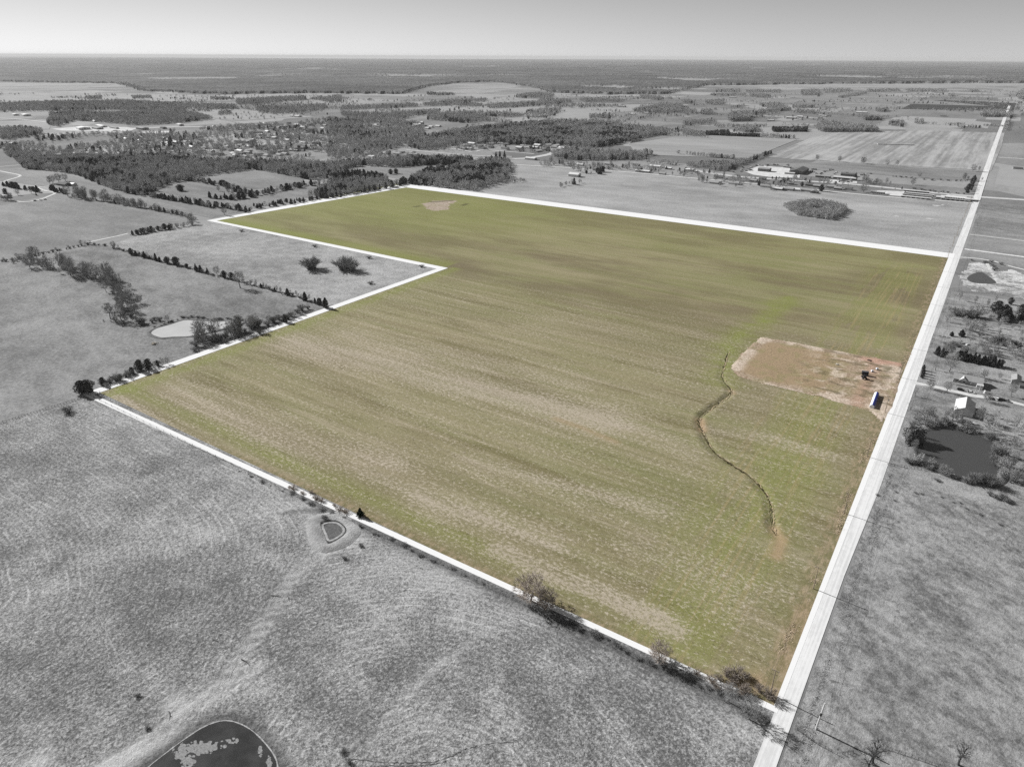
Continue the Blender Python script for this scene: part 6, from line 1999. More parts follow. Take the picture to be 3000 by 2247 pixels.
BARNS = [
    (ZM, (625, 468), 0.0, 22, 14, 5, 2.6, 'wall_pale', 'roof_white', 'bright white-roofed shed in the pasture behind the green field'),
    (ZM, (1305, 425), 0.0, 31, 9, 3.2, 1.4, 'wall_mid', 'roof_white', 'long white-roofed building along the lane'),
    (ZM, (1430, 378), 0.0, 24, 10, 3.5, 1.5, 'wall_pale', 'roof_white', 'white-roofed shed behind the lane trees'),
    (ZM, (1560, 395), 0.0, 14, 8, 3, 1.2, 'wall_pale', 'roof_white', 'small white-roofed shed right of the tree clump'),
    (ZM, (1770, 415), 0.0, 16, 10, 4, 1.5, 'wall_pale', 'roof_white', 'pale shed at the highway bend'),
    (ZM, (190, 300), 0.0, 26, 14, 4, 1.6, 'wall_pale', 'roof_white', 'white-roofed building at the wide pale junction'),
    (ZH1, (770, 290), 0.0, 24, 16, 6, 2.2, 'wall_dark', 'roof_mid', 'dark metal workshop with a pale door in the bright yard'),
    (ZH1, (1330, 310), PI / 2, 60, 26, 6, 3.5, 'wall_dark', 'roof_dark', 'largest dark-roofed shed in the bright yard'),
    (ZH1, (1180, 340), 0.0, 20, 6, 3.5, 1, 'wall_mid', 'roof_pale', 'low lean-to beside the largest dark shed'),
    (ZH1, (1720, 390), 0.0, 28, 10, 3.5, 1.5, 'wall_dark', 'roof_mid', 'long low shop by the car lot'),
    (ZH1, (1140, 235), 0.0, 16, 5, 3, 0.6, 'wall_dark', 'roof_mid', 'dark container shed behind the bright yard'),
    (ZH2, (110, 335), 0.0, 42, 12, 3.6, 1.6, 'wall_dark', 'roof_pale', 'long pale-roofed shop at the car lot'),
    (ZH2, (150, 290), 0.0, 26, 14, 4, 2, 'wall_dark', 'roof_dark', 'dark-roofed shop behind the car lot'),
    (ZH2, (535, 522), 0.0, 22, 12, 4, 1.2, 'wall_dark', 'roof_pale', 'small workshop with dark bays in its bright yard'),
    (ZH2, (1080, 540), 0.0, 44, 6, 2.8, 0.8, 'wall_dark', 'roof_pale', 'rear of the three long storage rows'),
    (ZH2, (1050, 562), 0.0, 46, 6, 2.8, 0.8, 'wall_mid', 'roof_mid', 'middle of the three long storage rows'),
    (ZH2, (1030, 585), 0.0, 46, 6, 2.8, 0.8, 'wall_mid', 'roof_pale', 'front of the three long storage rows'),
    (ZH2, (1040, 505), 0.0, 40, 6, 2.8, 0.8, 'wall_dark', 'roof_pale', 'long storage row nearest the highway'),
    (ZH2, (1345, 585), 0.0, 12, 14, 3.2, 1.2, 'wall_dark', 'roof_pale', 'pale square store between the storage rows'),
    (ZH2, (1540, 590), 0.0, 44, 9, 3, 1, 'wall_pale', 'roof_white', 'white storage row with dark doors near the crossroads'),
    (ZH2, (1540, 614), 0.0, 42, 5, 2.6, 0.5, 'wall_mid', 'roof_mid', 'low grey storage row along the lane'),
    (ZH2, (1725, 612), 0.0, 12, 16, 3.2, 1, 'wall_dark', 'roof_pale', 'end store nearest the crossroads')]
for zz, q, rot, L, W, h, rh, wl, rf, lb in BARNS:
    x, y = hat(zz, q)
    o = barn(lb, (x, y), rot, L, W, h, rh, wl, rf, cat='shed' if L < 30 else 'building', name='shed' if L < 30 else 'long_building')
    if 'dark doors' in lb or 'bays' in lb or 'storage row' in lb:
        n = 12 if 'doors' in lb else 6
        for k in range(n):
            MB().box(-L / 2 + L * (k + 0.5) / n, -W / 2 - 0.05, 0.1, L / n * 0.6, 0.1, h * 0.8).obj('bay_door', MAT['metal_dark' if wl != 'wall_dark' else 'wall_mid'], o)
# parked cars in the yards
rr = random.Random(3)
lots_ = [(ZH1, (180, 560, 225, 305), 20, 'lumber yard left of the bright gravel'), (ZH1, (560, 1180, 185, 215), 12, 'back fence of the bright yard'), (ZH1, (1480, 1950, 265, 345), 22, 'salvage rows right of the dark shed'), (ZH2, (100, 470, 255, 290), 16, 'back lot behind the long shop'), (ZH2, (0, 260, 345, 375), 14, 'pale car lot by the highway')]
for zz, (a, b, c_, d_), n, where in lots_:
    for k in range(n):
        x, y = hat(zz, (rr.uniform(a, b), rr.uniform(c_, d_)))
        car('parked vehicle in the ' + where, x, y, rr.uniform(0, 3.1), rr.choice(list(CARS)), 'vehicles in the ' + where, 0.42, rr.uniform(1.0, 1.5))
# town buildings
TB = [
    (ZL, (1350, 440), 46, 34, 8, 'roof_white', 'bright flat factory block at the left of the town'), (ZL, (1580, 435), 44, 20, 6, 'roof_mid', 'grey factory wing right of the bright block'),
    (ZL, (1640, 400), 60, 18, 6, 'roof_white', 'white warehouse behind the factory'), (ZL, (420, 222), 40, 26, 7, 'roof_white', 'wide white barn at the upper left'),
    (ZL, (255, 215), 26, 20, 6, 'roof_white', 'white barn left of the wide white barn'), (ZL, (1530, 318), 28, 10, 5, 'roof_white', 'white shed above the factory'),
    (ZL, (1430, 835), 20, 12, 4, 'roof_pale', 'pale-roofed house on the lawn near the wood'), (ZL, (1850, 425), 60, 10, 5, 'roof_mid', 'long dark railway shed in the town'),
    (ZW1, (1260, 215), 28, 16, 6, 'roof_white', 'white warehouse left of the water tower'), (ZW1, (990, 265), 24, 14, 6, 'roof_dark', 'dark store on the broad white street'),
    (ZW1, (650, 275), 44, 22, 7, 'roof_mid', 'grey hall on the broad white street'), (ZW1, (1860, 530), 30, 14, 5, 'roof_white', 'white-roofed hall below the water tower'),
    (ZW2, (660, 490), 50, 30, 8, 'roof_mid', 'large dark-roofed school right of the water tower'), (ZW2, (1100, 420), 38, 16, 5, 'roof_white', 'long white roof in the right half of the town'),
    (ZW2, (770, 460), 16, 14, 6, 'roof_white', 'white wing at the school'), (ZW2, (920, 375), 14, 12, 6, 'roof_white', 'small bright-roofed shop in the town'),
    (ZW2, (880, 420), 22, 8, 4, 'roof_pale', 'pale long roof left of the long white roof'), (ZW2, (1480, 70), 50, 20, 5, 'roof_white', 'bright sheds beyond the town'),
    (ZW2, (1450, 625), 26, 10, 4, 'roof_pale', 'pale house with a dark yard near the wood'), (ZW3, (980, 175), 26, 18, 6, 'roof_pale', 'church hall at the right end of the town'),
    (ZW3, (1050, 165), 10, 9, 12, 'roof_pale', 'tall narrow church gable at the right end of the town'), (ZW3, (520, 230), 50, 14, 4, 'roof_white', 'row of bright roofs in the right town woods'),
    (ZW3, (320, 370), 18, 9, 4, 'roof_white', 'white roof among trees at the right of the town'), (ZW3, (90, 350), 12, 9, 4, 'roof_white', 'small white roof among the town trees'),
    (ZT3, (705, 770), 36, 20, 6, 'roof_pale', 'pale hay barn by the far tree line'), (ZT3, (1160, 735), 44, 20, 6, 'roof_white', 'bright farm sheds beside the radio mast'),
    (ZT3, (1215, 780), 24, 10, 4, 'roof_pale', 'low house between two dark cedars near the mast'), (ZT3, (1690, 757), 22, 10, 4, 'roof_dark', 'lone dark farmhouse in front of the ploughed field'),
    (ZF1, (1490, 545), 22, 10, 4, 'roof_white', 'farmhouse in the hedge above the hay field'), (ZF1, (2130, 1085), 18, 14, 4, 'roof_dark', 'dark house right of the far road'),
    (ZF3, (1420, 505), 40, 16, 7, 'roof_white', 'bright far farmstead in the tree row'), (ZF3, (1545, 605), 34, 16, 6, 'roof_white', 'white-roofed barn among far round trees'),
    (ZF3, (1740, 590), 26, 12, 5, 'roof_pale', 'second pale barn among far round trees'), (ZF3, (530, 540), 20, 12, 5, 'roof_white', 'small bright barn at the left far trees'),
    (ZF2, (650, 165), 40, 14, 5, 'roof_pale', 'pale far farm roof under a tree row'), (ZF2, (1140, 465), 26, 12, 5, 'roof_pale', 'house behind the two square cedars')]
for zz, q, L, W, h, rf, lb in TB:
    x, y = hat(zz, q)
    barn(lb if len(lb.split()) > 3 else lb + ' far off', (x, y), random.uniform(-0.1, 0.1) - 0.2 * (zz in (ZL, ZW1)), L, W, h * 0.8, h * 0.25, 'wall_mid' if rf != 'roof_white' else 'wall_pale', rf, cat='building', name='building')
# farmhouse at the left
x, y = hat(ZL, (1040, 1345))
house('dark-roofed farmhouse under tall bare trees at the left', (x, y), 0.1, 26, 13, 3.2, 2.6, 'wall_dark', 'roof_dark')
x, y = hat(ZL, (1190, 1345))
house('white garage right of the dark-roofed farmhouse at the left', (x, y), 0.1, 10, 8, 3, 1.8, 'wall_pale', 'roof_white')
x, y = hat(ZL, (105, 1545))
house('small white-roofed house at the left edge inside the drive', (x, y), 0.3, 12, 9, 3, 2, 'wall_pale', 'roof_white')
for k, q in enumerate(((570, 1600), (665, 1590), (735, 1580))):
    x, y = hat(ZL, q)
    car(('dark', 'white', 'grey')[k] + ' car beside the curving drive at the left', x, y, 0.3, ('metal_dark', 'roof_white', 'roof_mid')[k], z=0.06, s=1.1)
# the small houses of the town
def town_houses():
    rr = np.random.default_rng(77)
    zones = [
        (ZL((0, 660), (330, 640), (500, 820), (280, 900), (0, 900)), 12, 'at the left edge of the town', 0.35),
        (ZL((500, 780), (1250, 780), (1600, 880), (1500, 1000), (900, 980), (600, 930)), 20, 'on the lower left side of the town', 0.4),
        (ZW1((300, 400), (1200, 350), (1750, 420), (1700, 640), (1200, 680), (400, 640)), 48, 'in the middle of the town below the broad street', 0.4),
        (ZW2((200, 560), (1000, 520), (1400, 600), (1300, 720), (400, 760), (0, 720)), 34, 'on the lower side of the town near the wood', 0.35),
        (ZW2((400, 220), (1100, 180), (1900, 180), (2100, 300), (1500, 380), (800, 360)), 44, 'in the right half of the town', 0.45),
        (ZW2((1200, 420), (2100, 400), (2200, 600), (1500, 620)), 16, 'among trees at the right side of the town', 0.35),
        (ZW3((1450, 430), (1700, 370), (2000, 380), (2212, 420), (2212, 480), (1800, 480), (1500, 490)), 20, 'in the brick house row below the long wood', 0.2),
        (ZM((0, 170), (400, 160), (700, 190), (640, 215), (300, 225), (0, 220)), 16, 'at the right end of the brick house row', 0.3),
        (ZW3((150, 480), (800, 500), (1100, 540), (1500, 540), (1500, 570), (900, 580), (200, 590)), 16, 'along the street behind the dark wood', 0.55),
        (ZW3((420, 150), (700, 130), (1100, 170), (1300, 190), (1200, 230), (700, 240), (450, 250)), 14, 'around the church at the right end of the town', 0.5),
        (ZT1((300, 770), (700, 740), (1000, 740), (900, 775), (500, 790)), 10, 'beyond the broad street of the town', 0.5),
        (ZF3((130, 560), (420, 560), (700, 600), (420, 640), (180, 640)), 12, 'in the far hamlet right of the lagoon', 0.4),
        (ZF2((1480, 390), (1950, 395), (1700, 450), (1500, 430)), 9, 'in the far farmstead by the hay barn', 0.4)]
    for px, n, where, bright in zones:
        P = G(px)
        xs, ys = [p[0] for p in P], [p[1] for p in P]
        done = []
        tries = 0
        while len(done) < n and tries < 4000:
            tries += 1
            x, y = rr.uniform(min(xs), max(xs)), rr.uniform(min(ys), max(ys))
            if not in_poly(np.array([x]), np.array([y]), P)[0]:
                continue
            if any(math.hypot(x - a, y - b) < 19 for a, b in done):
                continue
            done.append((x, y))
        for x, y in done:
            u = rr.random()
            rf = 'roof_white' if u < bright * 0.55 else 'roof_pale' if u < bright else 'roof_mid' if u < bright + 0.35 else 'roof_dark'
            tone = {'roof_white': 'white-roofed', 'roof_pale': 'pale-roofed', 'roof_mid': 'grey-roofed', 'roof_dark': 'dark-roofed'}[rf]
            house('small %s house %s' % (tone, where), (x, y), rr.choice([0, PI / 2]) - 0.15 + rr.normal() * 0.05, rr.uniform(14, 24), rr.uniform(10, 14), 3.4, 2.2, rr.choice(['wall_pale', 'wall_mid']), rf, '%s houses %s' % (tone, where))


town_houses()

# water tower
wtb = (634, 408)
H = hgt(wtb, (632, 367))
wx, wy = g(*wtb)
t = thing('water_tower', 'pale water tower on slender legs above the town trees', 'water tower', (wx, wy, 0.0))
R = 5.5
prof = [(0.4, H * 0.74), (R * 0.8, H * 0.76), (R, H * 0.82), (R, H * 0.92), (R * 0.6, H * 0.98), (0.2, H)]
m = MB()
n = 16
for r, z in prof:
    m.v += [(r * math.cos(2 * PI * k / n), r * math.sin(2 * PI * k / n), z) for k in range(n)]
for i in range(len(prof) - 1):
    for k in range(n):
        m.f.append((i * n + k, i * n + (k + 1) % n, (i + 1) * n + (k + 1) % n, (i + 1) * n + k))
m.obj('tank', MAT['steel'], t, smooth=True)
for k in range(6):
    a = 2 * PI * k / 6
    MB().tube([(R * 1.35 * math.cos(a), R * 1.35 * math.sin(a), 0), (R * 0.95 * math.cos(a), R * 0.95 * math.sin(a), H * 0.82)], 0.35, 6).obj('leg', MAT['steel'], t)
MB().tube([(0, 0, 0), (0, 0, H * 0.76)], 0.8, 8).obj('riser_pipe', MAT['steel'], t)
for z in (0.3, 0.55):
    MB().tube([(R * (1.35 - 0.5 * z) * math.cos(2 * PI * k / 6), R * (1.35 - 0.5 * z) * math.sin(2 * PI * k / 6), H * z) for k in range(7)], 0.15, 4, False).obj('brace', MAT['steel'], t)
# radio mast
mb_ = (2000 + 1150 / 2.212, 790 / 2.212)
H = hgt(mb_, (2000 + 1165 / 2.212, 645 / 2.212))
x, y = g(*mb_)
t = thing('radio_mast', 'thin radio mast with a pale head beside the far farm sheds', 'mast', (x, y, 0))
for k in range(3):
    a = 2 * PI * k / 3
    MB().tube([(0.9 * math.cos(a), 0.9 * math.sin(a), 0), (0.5 * math.cos(a), 0.5 * math.sin(a), H)], 0.28, 4).obj('rail', MAT['wall_mid'], t)
m = MB()
for k in range(24):
    z = H * k / 24
    m.tube([(0.8, 0, z), (-0.4, 0.7, z + H / 24)], 0.12, 3).tube([(-0.4, 0.7, z), (-0.4, -0.7, z + H / 24)], 0.12, 3)
m.obj('lattice', MAT['wall_mid'], t)
MB().tube([(0, 0, H), (0, 0, H + 3.5)], 1.6, 8).obj('antenna_head', MAT['trim'], t)

# ------------------------------------------------------------------ poles and wires
PX = -23.2
pole_mesh = MB().tube([(0, 0, 0), (0, 0, 6), (0, 0, 12.8)], [0.24, 0.21, 0.16], 7).mesh('pole', MAT['pole_wood'])
arm_mesh = MB().box(0, 0.16, 12.0, 2.8, 0.16, 0.2).mesh('crossarm', MAT['pole_wood'])
arm2_mesh = MB().box(0, -0.16, 10.4, 2.0, 0.12, 0.14).mesh('crossarm', MAT['pole_wood'])
ins_mesh = MB().tube([(0, 0, 0), (0, 0, 0.3)], [0.09, 0.07], 6).mesh('insulator', MAT['trim'])
tr_mesh = MB().tube([(0, 0, 0), (0, 0, 0.9)], 0.28, 8).mesh('transformer', MAT['wall_mid'])
ys = [212.5 + 70.2 * k for k in range(-3, 18)]
ORD = ['first', 'second', 'third', 'fourth', 'fifth', 'sixth', 'seventh', 'eighth', 'ninth', 'tenth', 'eleventh', 'twelfth', 'thirteenth', 'fourteenth', 'fifteenth', 'sixteenth', 'seventeenth', 'eighteenth', 'nineteenth', 'twentieth']
for k, yy in enumerate(ys):
    nm = k - 3
    lb = (ORD[nm] + ' wooden power pole up the road from the bottom corner of the field' if nm >= 0 else ('nearest', 'second', 'third')[nm + 3] + ' wooden power pole below the bottom edge of the field')
    t = thing('power_pole', lb, 'utility pole', (PX, yy, -0.1), random.uniform(-0.05, 0.05), 'power poles along the county road')
    link('pole', pole_mesh, t)
    link('crossarm', arm_mesh, t)
    if k % 2:
        link('crossarm', arm2_mesh, t)
    for sx in (-1.2, -0.5, 1.2):
        link('insulator', ins_mesh, t, (sx, 0.16, 12.14))
    if k in (7, 10, 13):
        link('transformer', tr_mesh, t, (0.42, 0, 9.2))
for j, sx in enumerate((-1.2, -0.5, 1.2)):
    m = MB()
    for a, b in zip(ys, ys[1:]):
        m.tube([(PX + sx, a + (b - a) * i / 8 + 0.16, 12.38 - 1.0 * 4 * (i / 8) * (1 - i / 8)) for i in range(9)], 0.028, 3, False)
    tag(m.obj('power_wire', MAT['steel']), ('left', 'middle', 'right')[j] + ' wire of the power line along the county road', 'wire')
# the leaning timber pole at the bottom right
b0, tp = ZBR((863, 1073))[0], ZBR((893, 895))[0]
x, y = g(*b0)
t = thing('timber_pole', 'stout grey timber pole in the pasture at the bottom right', 'pole', (x, y, -0.1))
MB().tube([(0, 0, 0), (0.25, 0.3, 6.5), (0.6, 0.7, 13.2)], [0.34, 0.3, 0.24], 8).obj('shaft', MAT['steel'], t)
MB().tube([(0.33, 0.25, 7.0), (0.37, 0.28, 8.2)], 0.4, 8).obj('band', MAT['metal_dark'], t)
for b_, t_, lb in ((ZQ((815, 972))[0], ZQ((850, 762))[0], 'pale yard pole between the driveway and the house'), (ZQ((1478, 1090))[0], ZQ((1500, 960))[0], 'white light pole right of the house deck'), (ZQ((1408, 1118))[0], ZQ((1418, 1040))[0], 'short white post beside the white car'), (ZQ((1515, 1010))[0], ZQ((1530, 950))[0], 'thin pole beside the light pole at the house')):
    x, y = g(*b_)
    h = max(3.0, min(10, hgt(b_, t_)))
    t = thing('yard_pole', lb, 'pole', (x, y, -0.05))
    MB().tube([(0, 0, 0), (0, 0, h)], [0.16, 0.12], 7).obj('shaft', MAT['trim'], t)
    MB().box(0.35, 0, h - 0.15, 0.9, 0.25, 0.18).obj('lamp_head', MAT['trim'], t)
# fences
post_mesh = MB().box(0, 0, 0, 0.16, 0.16, 1.35).mesh('post', MAT['wall_dark'])


def fence(px, n, label, world=False):
    P = px if world else G(px)
    t = thing('wire_fence', label, 'fence', (P[0][0], P[0][1], 0))
    L = [0.0]
    for a, b in zip(P, P[1:]):
        L.append(L[-1] + math.hypot(b[0] - a[0], b[1] - a[1]))
    pts = []
    for k in range(n):
        d = L[-1] * k / (n - 1)
        i = max(j for j in range(len(L) - 1) if L[j] <= d + 1e-6)
        u = (d - L[i]) / (L[i + 1] - L[i] + 1e-9)
        x = P[i][0] + (P[i + 1][0] - P[i][0]) * u - P[0][0]
        y = P[i][1] + (P[i + 1][1] - P[i][1]) * u - P[0][1]
        pts.append((x, y))
        link('post', post_mesh, t, (x, y, -0.05), random.uniform(0, 1))
    for z in (0.45, 0.85, 1.2):
        m = MB().tube([(x, y + 0.09, z) for x, y in pts], 0.03, 3, False)
        m.obj('wire', MAT['metal_dark'], t)


fence(ZE((1000, 742), (930, 960), (860, 1160), (780, 1340), (700, 1540), (655, 1660)), 44, 'dark wire fence along the road past the weedy yard')
fence(ZE((1000, 742), (1400, 765), (1800, 800), (2209, 880)), 30, 'wire fence between the dug pit and the weedy field')
fence(ZD((0, 915), (100, 884), (186, 858)), 30, 'wire fence from the field corner to the left edge')
fence(ZP((0, 890), (320, 940), (700, 1000), (1050, 1090), (1550, 1210), (1900, 1330), (2209, 1480)), 40, 'wire fence along the near side of the square pond')
fence([(-499 + 478 * k / 60, 199.2) for k in range(61)], 62, 'wire fence hidden in brush along the bottom field edge', True)
fence(ZBR((740, 1080), (850, 1160), (1000, 1240), (1300, 1195), (1500, 1260), (1700, 1330)), 26, 'old fence line at the bottom right corner')

# ------------------------------------------------------------------ machinery on the bare plot
ZX = zoomer(2400, 950, 5.5233)
a, b = hat(ZX, (925, 1150)), hat(ZX, (848, 1362))
L = math.hypot(b[0] - a[0], b[1] - a[1])
rot = math.atan2(a[1] - b[1], a[0] - b[0])
t = thing('bale_tube', 'long white wrapped bale tube, shade painted blue along one side, on the bare plot', 'bales', (b[0], b[1], 0.1), rot)
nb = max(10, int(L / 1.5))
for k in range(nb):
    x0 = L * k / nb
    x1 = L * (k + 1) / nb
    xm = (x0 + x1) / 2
    for nm, a0, a1, mt in (('white_wrap', 96, 205, 'wrap_white'), ('shade_blue_side', -25, 96, 'wrap_shade_blue')):  # white wrap all round; the blue half is its shade put into colour
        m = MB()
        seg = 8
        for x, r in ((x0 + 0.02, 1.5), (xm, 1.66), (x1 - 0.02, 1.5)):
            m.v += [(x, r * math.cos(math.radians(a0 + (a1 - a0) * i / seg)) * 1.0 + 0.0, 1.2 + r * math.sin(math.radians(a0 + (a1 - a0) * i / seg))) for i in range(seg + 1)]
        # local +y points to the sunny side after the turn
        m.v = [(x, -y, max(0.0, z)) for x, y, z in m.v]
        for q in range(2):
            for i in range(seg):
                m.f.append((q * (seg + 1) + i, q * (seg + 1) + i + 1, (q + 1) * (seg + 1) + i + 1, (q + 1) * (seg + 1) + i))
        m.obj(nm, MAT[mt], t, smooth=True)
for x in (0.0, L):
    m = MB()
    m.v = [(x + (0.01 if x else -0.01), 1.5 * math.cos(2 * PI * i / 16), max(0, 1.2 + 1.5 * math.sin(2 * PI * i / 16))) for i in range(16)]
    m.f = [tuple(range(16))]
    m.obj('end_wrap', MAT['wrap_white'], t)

x, y = hat(ZX, (722, 885))
t = thing('tractor', 'dark tractor with cab and loader on the bare plot', 'tractor', (x, y, 0.2), 2.0)
MB().box(-0.9, 0, 1.1, 2.0, 2.0, 0.5).box(1.2, 0, 0.9, 2.4, 1.0, 1.0).obj('chassis', MAT['machine_dark'], t)
MB().box(-0.8, 0, 1.6, 1.7, 1.7, 1.5).obj('cab', MAT['glass'], t)
MB().box(-0.8, 0, 3.1, 2.1, 2.1, 0.16).obj('cab_roof', MAT['machine_dark'], t)
MB().box(2.5, 0, 1.0, 0.1, 0.9, 0.8).obj('grille', MAT['machine_grey'], t)
for sx, sy, r, wd in ((-1.1, 1.15, 0.95, 0.6), (-1.1, -1.15, 0.95, 0.6), (1.7, 0.9, 0.65, 0.4), (1.7, -0.9, 0.65, 0.4)):
    wv = MB().tube([(sx, sy - wd / 2, r), (sx, sy + wd / 2, r)], r, 14).obj('wheel', MAT['rubber'], t)
    MB().tube([(sx, sy - wd / 2 - 0.03, r), (sx, sy + wd / 2 + 0.03, r)], r * 0.5, 10).obj('rim', MAT['machine_grey'], wv)
m = MB()
for s in (-0.75, 0.75):
    m.tube([(-0.2, s, 1.9), (1.6, s, 1.9), (3.1, s, 0.8)], 0.11, 5)
m.obj('loader_arm', MAT['machine_dark'], t)
MB().prism_x([(-1.1, 0.1), (1.1, 0.1), (1.1, 0.9), (-1.1, 0.9)], 3.1, 3.8).obj('bucket', MAT['machine_dark'], t)
x, y = hat(ZX, (735, 830))
t = thing('box_wagon', 'dark high-sided wagon parked behind the dark tractor', 'wagon', (x, y, 0.2), 0.25)
MB().box(0, 0, 0.9, 4.6, 2.4, 2.2).obj('box', MAT['machine_dark'], t)
MB().box(0, 0, 3.1, 4.8, 2.6, 0.12).obj('rim_board', MAT['machine_grey'], t)
MB().box(2.9, 0, 0.7, 1.6, 0.15, 0.15).obj('drawbar', MAT['machine_dark'], t)
for sx in (-1.4, 1.4):
    for sy in (-1.1, 1.1):
        MB().tube([(sx, sy - 0.15, 0.45), (sx, sy + 0.15, 0.45)], 0.45, 10).obj('wheel', MAT['rubber'], t)
for q, lb in (((855, 775), 'left of two small white tanks on the bare plot'), ((935, 738), 'right of two small white tanks on the bare plot')):
    x, y = hat(ZX, q)
    t = thing('white_tank', lb, 'tank', (x, y, 0.15), 0.5)
    MB().tube([(-0.9, 0, 0.9), (-0.75, 0, 0.9), (0.75, 0, 0.9), (0.9, 0, 0.9)], [0.5, 0.8, 0.8, 0.5], 12).obj('shell', MAT['wrap_white'], t, smooth=False)
    MB().box(-0.5, 0, 0, 0.15, 1.2, 0.3).box(0.5, 0, 0, 0.15, 1.2, 0.3).obj('cradle', MAT['machine_dark'], t)
x, y = hat(ZX, (812, 598))
t = thing('disc_harrow', 'low black implement at the top of the bare plot', 'implement', (x, y, 0.15), -0.2)
MB().box(0, 0, 0.6, 3.4, 0.2, 0.2).box(0, 1.0, 0.6, 3.4, 0.2, 0.2).box(0, 0.5, 0.62, 0.2, 2.2, 0.2).obj('frame', MAT['machine_dark'], t)
for k in range(8):
    MB().tube([(-1.5 + k * 0.43, -0.02, 0.4), (-1.5 + k * 0.43, 0.03, 0.4)], 0.4, 10).obj('disc', MAT['machine_dark'], t)
x, y = hat(ZX, (285, 655))
V, F = leaf_crown(990, 0.7, 1.6, 60, 0.5, 'ball', 0.0)
tag(link('lime_heap', mesh_np('lime_heap', V, F, MAT['soil_heap']), None, (x, y, 0.1)), 'small white heap in the middle of the bare plot', 'heap')
x, y = hat(ZA, (1000, 1232))
V, F = leaf_crown(991, 1.3, 2.4, 60, 0.7, 'ball', 0.0)
tag(link('rock_heap', mesh_np('rock_heap', V, F, MAT['soil_heap']), None, (x, y, 0.02)), 'white rock heap below the pale pond', 'heap')
for q, L_, r_, lb in (((1590, 640), 5.0, 0.2, 'straight fallen log on the worn track above the pond'), ((1098, 990), 4.5, 0.18, 'fallen log left of the dark pond bank'), ((1400, 505), 3.5, 0.12, 'small crooked fallen branch beside the worn track'), ((1790, 215), 5.0, 0.14, 'left curved fallen branch beside the weedy patch'), ((1865, 225), 4.0, 0.14, 'right curved fallen branch beside the weedy patch')):
    x, y = hat(ZBL, q)
    t = thing('fallen_log', lb, 'log', (x, y, 0.25), random.uniform(-0.6, 0.6))
    MB().tube([(-L_ / 2, 0, 0.1), (0, 0.25, 0.14), (L_ / 2, -0.1, 0.1)], [r_, r_ * 0.9, r_ * 0.5], 7).obj('stem', MAT['wall_dark'], t)
    MB().tube([(0, 0.25, 0.14), (L_ * 0.25, 0.9, 0.35)], [r_ * 0.6, r_ * 0.25], 5).obj('limb', MAT['wall_dark'], t)
# far row of wrapped bales in the hay field
a, b = hat(ZF1, (310, 770)), hat(ZF1, (795, 783))
t = thing('bale_row', 'long straight row of white wrapped bales in the striped hay field', 'bales', (a[0], a[1], 0.3), math.atan2(b[1] - a[1], b[0] - a[0]))
L = math.hypot(b[0] - a[0], b[1] - a[1])
bm = MB().tube([(0, -0.1, 0), (L / 44 * 0.96, -0.1, 0)], 1.5, 10).mesh('bale', MAT['roof_white'])
for k in range(44):
    link('bale', bm, t, (L * k / 44, 0, 1.4))

# ------------------------------------------------------------------ roadside grass and weeds
def tufts(name, label, cat, spots, mat, h, seed):
    rr = np.random.default_rng(seed)
    V, F = [], []
    for x, y in spots:
        s = h * rr.uniform(0.5, 1.3)
        for _ in range(6):
            th = rr.random() * 6.28
            k = len(V)
            bx, by = x + rr.normal() * 0.5, y + rr.normal() * 0.5
            dx, dy = math.cos(th), math.sin(th)
            V += [(bx - dy * s * 0.16, by + dx * s * 0.16, 0), (bx + dy * s * 0.16, by - dx * s * 0.16, 0), (bx + dx * s * 0.7, by + dy * s * 0.7, s * 0.8)]
            F.append((k, k + 1, k + 2))
    stuff(link(name, mesh_np(name, np.array(V), np.array(F), MAT[mat])), label, cat)


def gate(v, sc_, sd, t):
    return vnoise(np.array([v / sc_]), np.array([0.0]), sd, 3)[0] > t


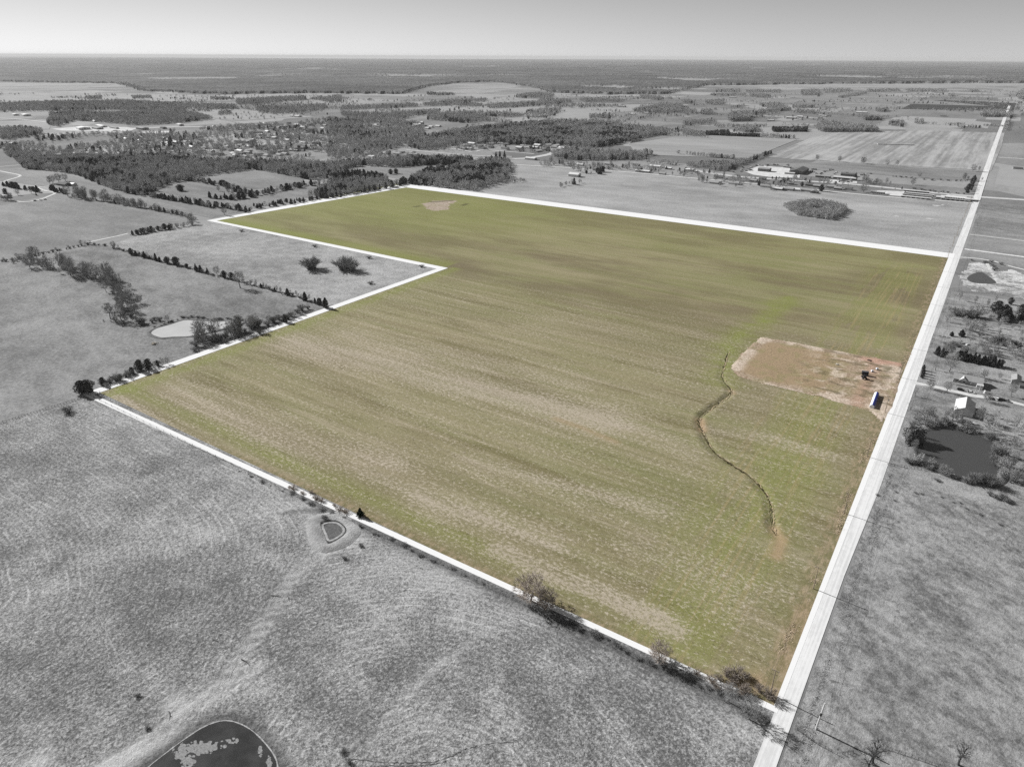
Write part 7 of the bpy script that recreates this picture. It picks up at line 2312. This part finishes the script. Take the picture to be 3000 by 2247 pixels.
MAT['weed'] = tree_mat('straw_weeds', col(218, 200, 176), 0.2)
MAT['grey_weed'] = tree_mat('grey_weeds', col(150), 0.3)
sp2 = [(-24.2 + random.gauss(0, 1.1) + 1.2 * math.sin(y / 23), y) for y in np.arange(206, 640, 0.25) if gate(y, 16.0, 5, 0.52)]
tufts('dry_weeds', 'dry straw-coloured weeds along the road edge of the green field', 'weeds', sp2, 'weed', 0.6, 5)
sp2 = [(-8.2 + 0.02 * (y - 200) * 0 + random.gauss(0, 0.35), y) for y in np.arange(150, 420, 0.25) if gate(y, 12.0, 8, 0.42)] + [(-5.6 + random.gauss(0, 0.25), y) for y in np.arange(180, 400, 0.3) if gate(y, 9.0, 9, 0.5)]
tufts('ditch_weeds', 'grey weeds in the ditch right of the county road', 'weeds', sp2, 'grey_weed', 0.55, 6)

# ------------------------------------------------------------------ air
hz = NT('haze_air')
hz.t.nodes.remove(hz.b)
vol = hz.n('ShaderNodeVolumePrincipled')
vol.inputs['Color'].default_value = (0.97, 0.97, 0.97, 1)
vol.inputs['Density'].default_value = 1.9e-5
vol.inputs['Anisotropy'].default_value = 0.0
hz.t.links.new(vol.outputs[0], hz.t.nodes['Material Output'].inputs['Volume'])
m = MB().box(-10000, 35000, -2.0, 160000, 100000, 252.0)
o = m.obj('haze', hz.m)
o['kind'] = 'stuff'
o['label'] = 'thin pale haze over the whole plain'
o['category'] = 'haze'

# ------------------------------------------------------------------ single out look-alikes by their order in the picture
def ordinal(n):
    ones = ORD
    if n <= 20:
        return ones[n - 1]
    tens = {2: ('twenty', 'twentieth'), 3: ('thirty', 'thirtieth'), 4: ('forty', 'fortieth'), 5: ('fifty', 'fiftieth'), 6: ('sixty', 'sixtieth')}
    a, b = divmod(n, 10)
    return tens[a][1] if b == 0 else tens[a][0] + '-' + ones[b - 1]


bpy.context.view_layer.update()
inv = cam.matrix_world.inverted()
byl = {}
for o in list(C.objects):
    if o.parent is None and 'category' in o and o.get('kind') is None:
        byl.setdefault(o['label'], []).append(o)
for lb, os_ in byl.items():
    if 1 < len(os_) <= 60:
        def sx(o):
            v = inv @ o.matrix_world.translation
            return v.x / -v.z
        for k, o in enumerate(sorted(os_, key=sx)):
            o['label'] = lb + ', ' + ordinal(k + 1) + ' from left'
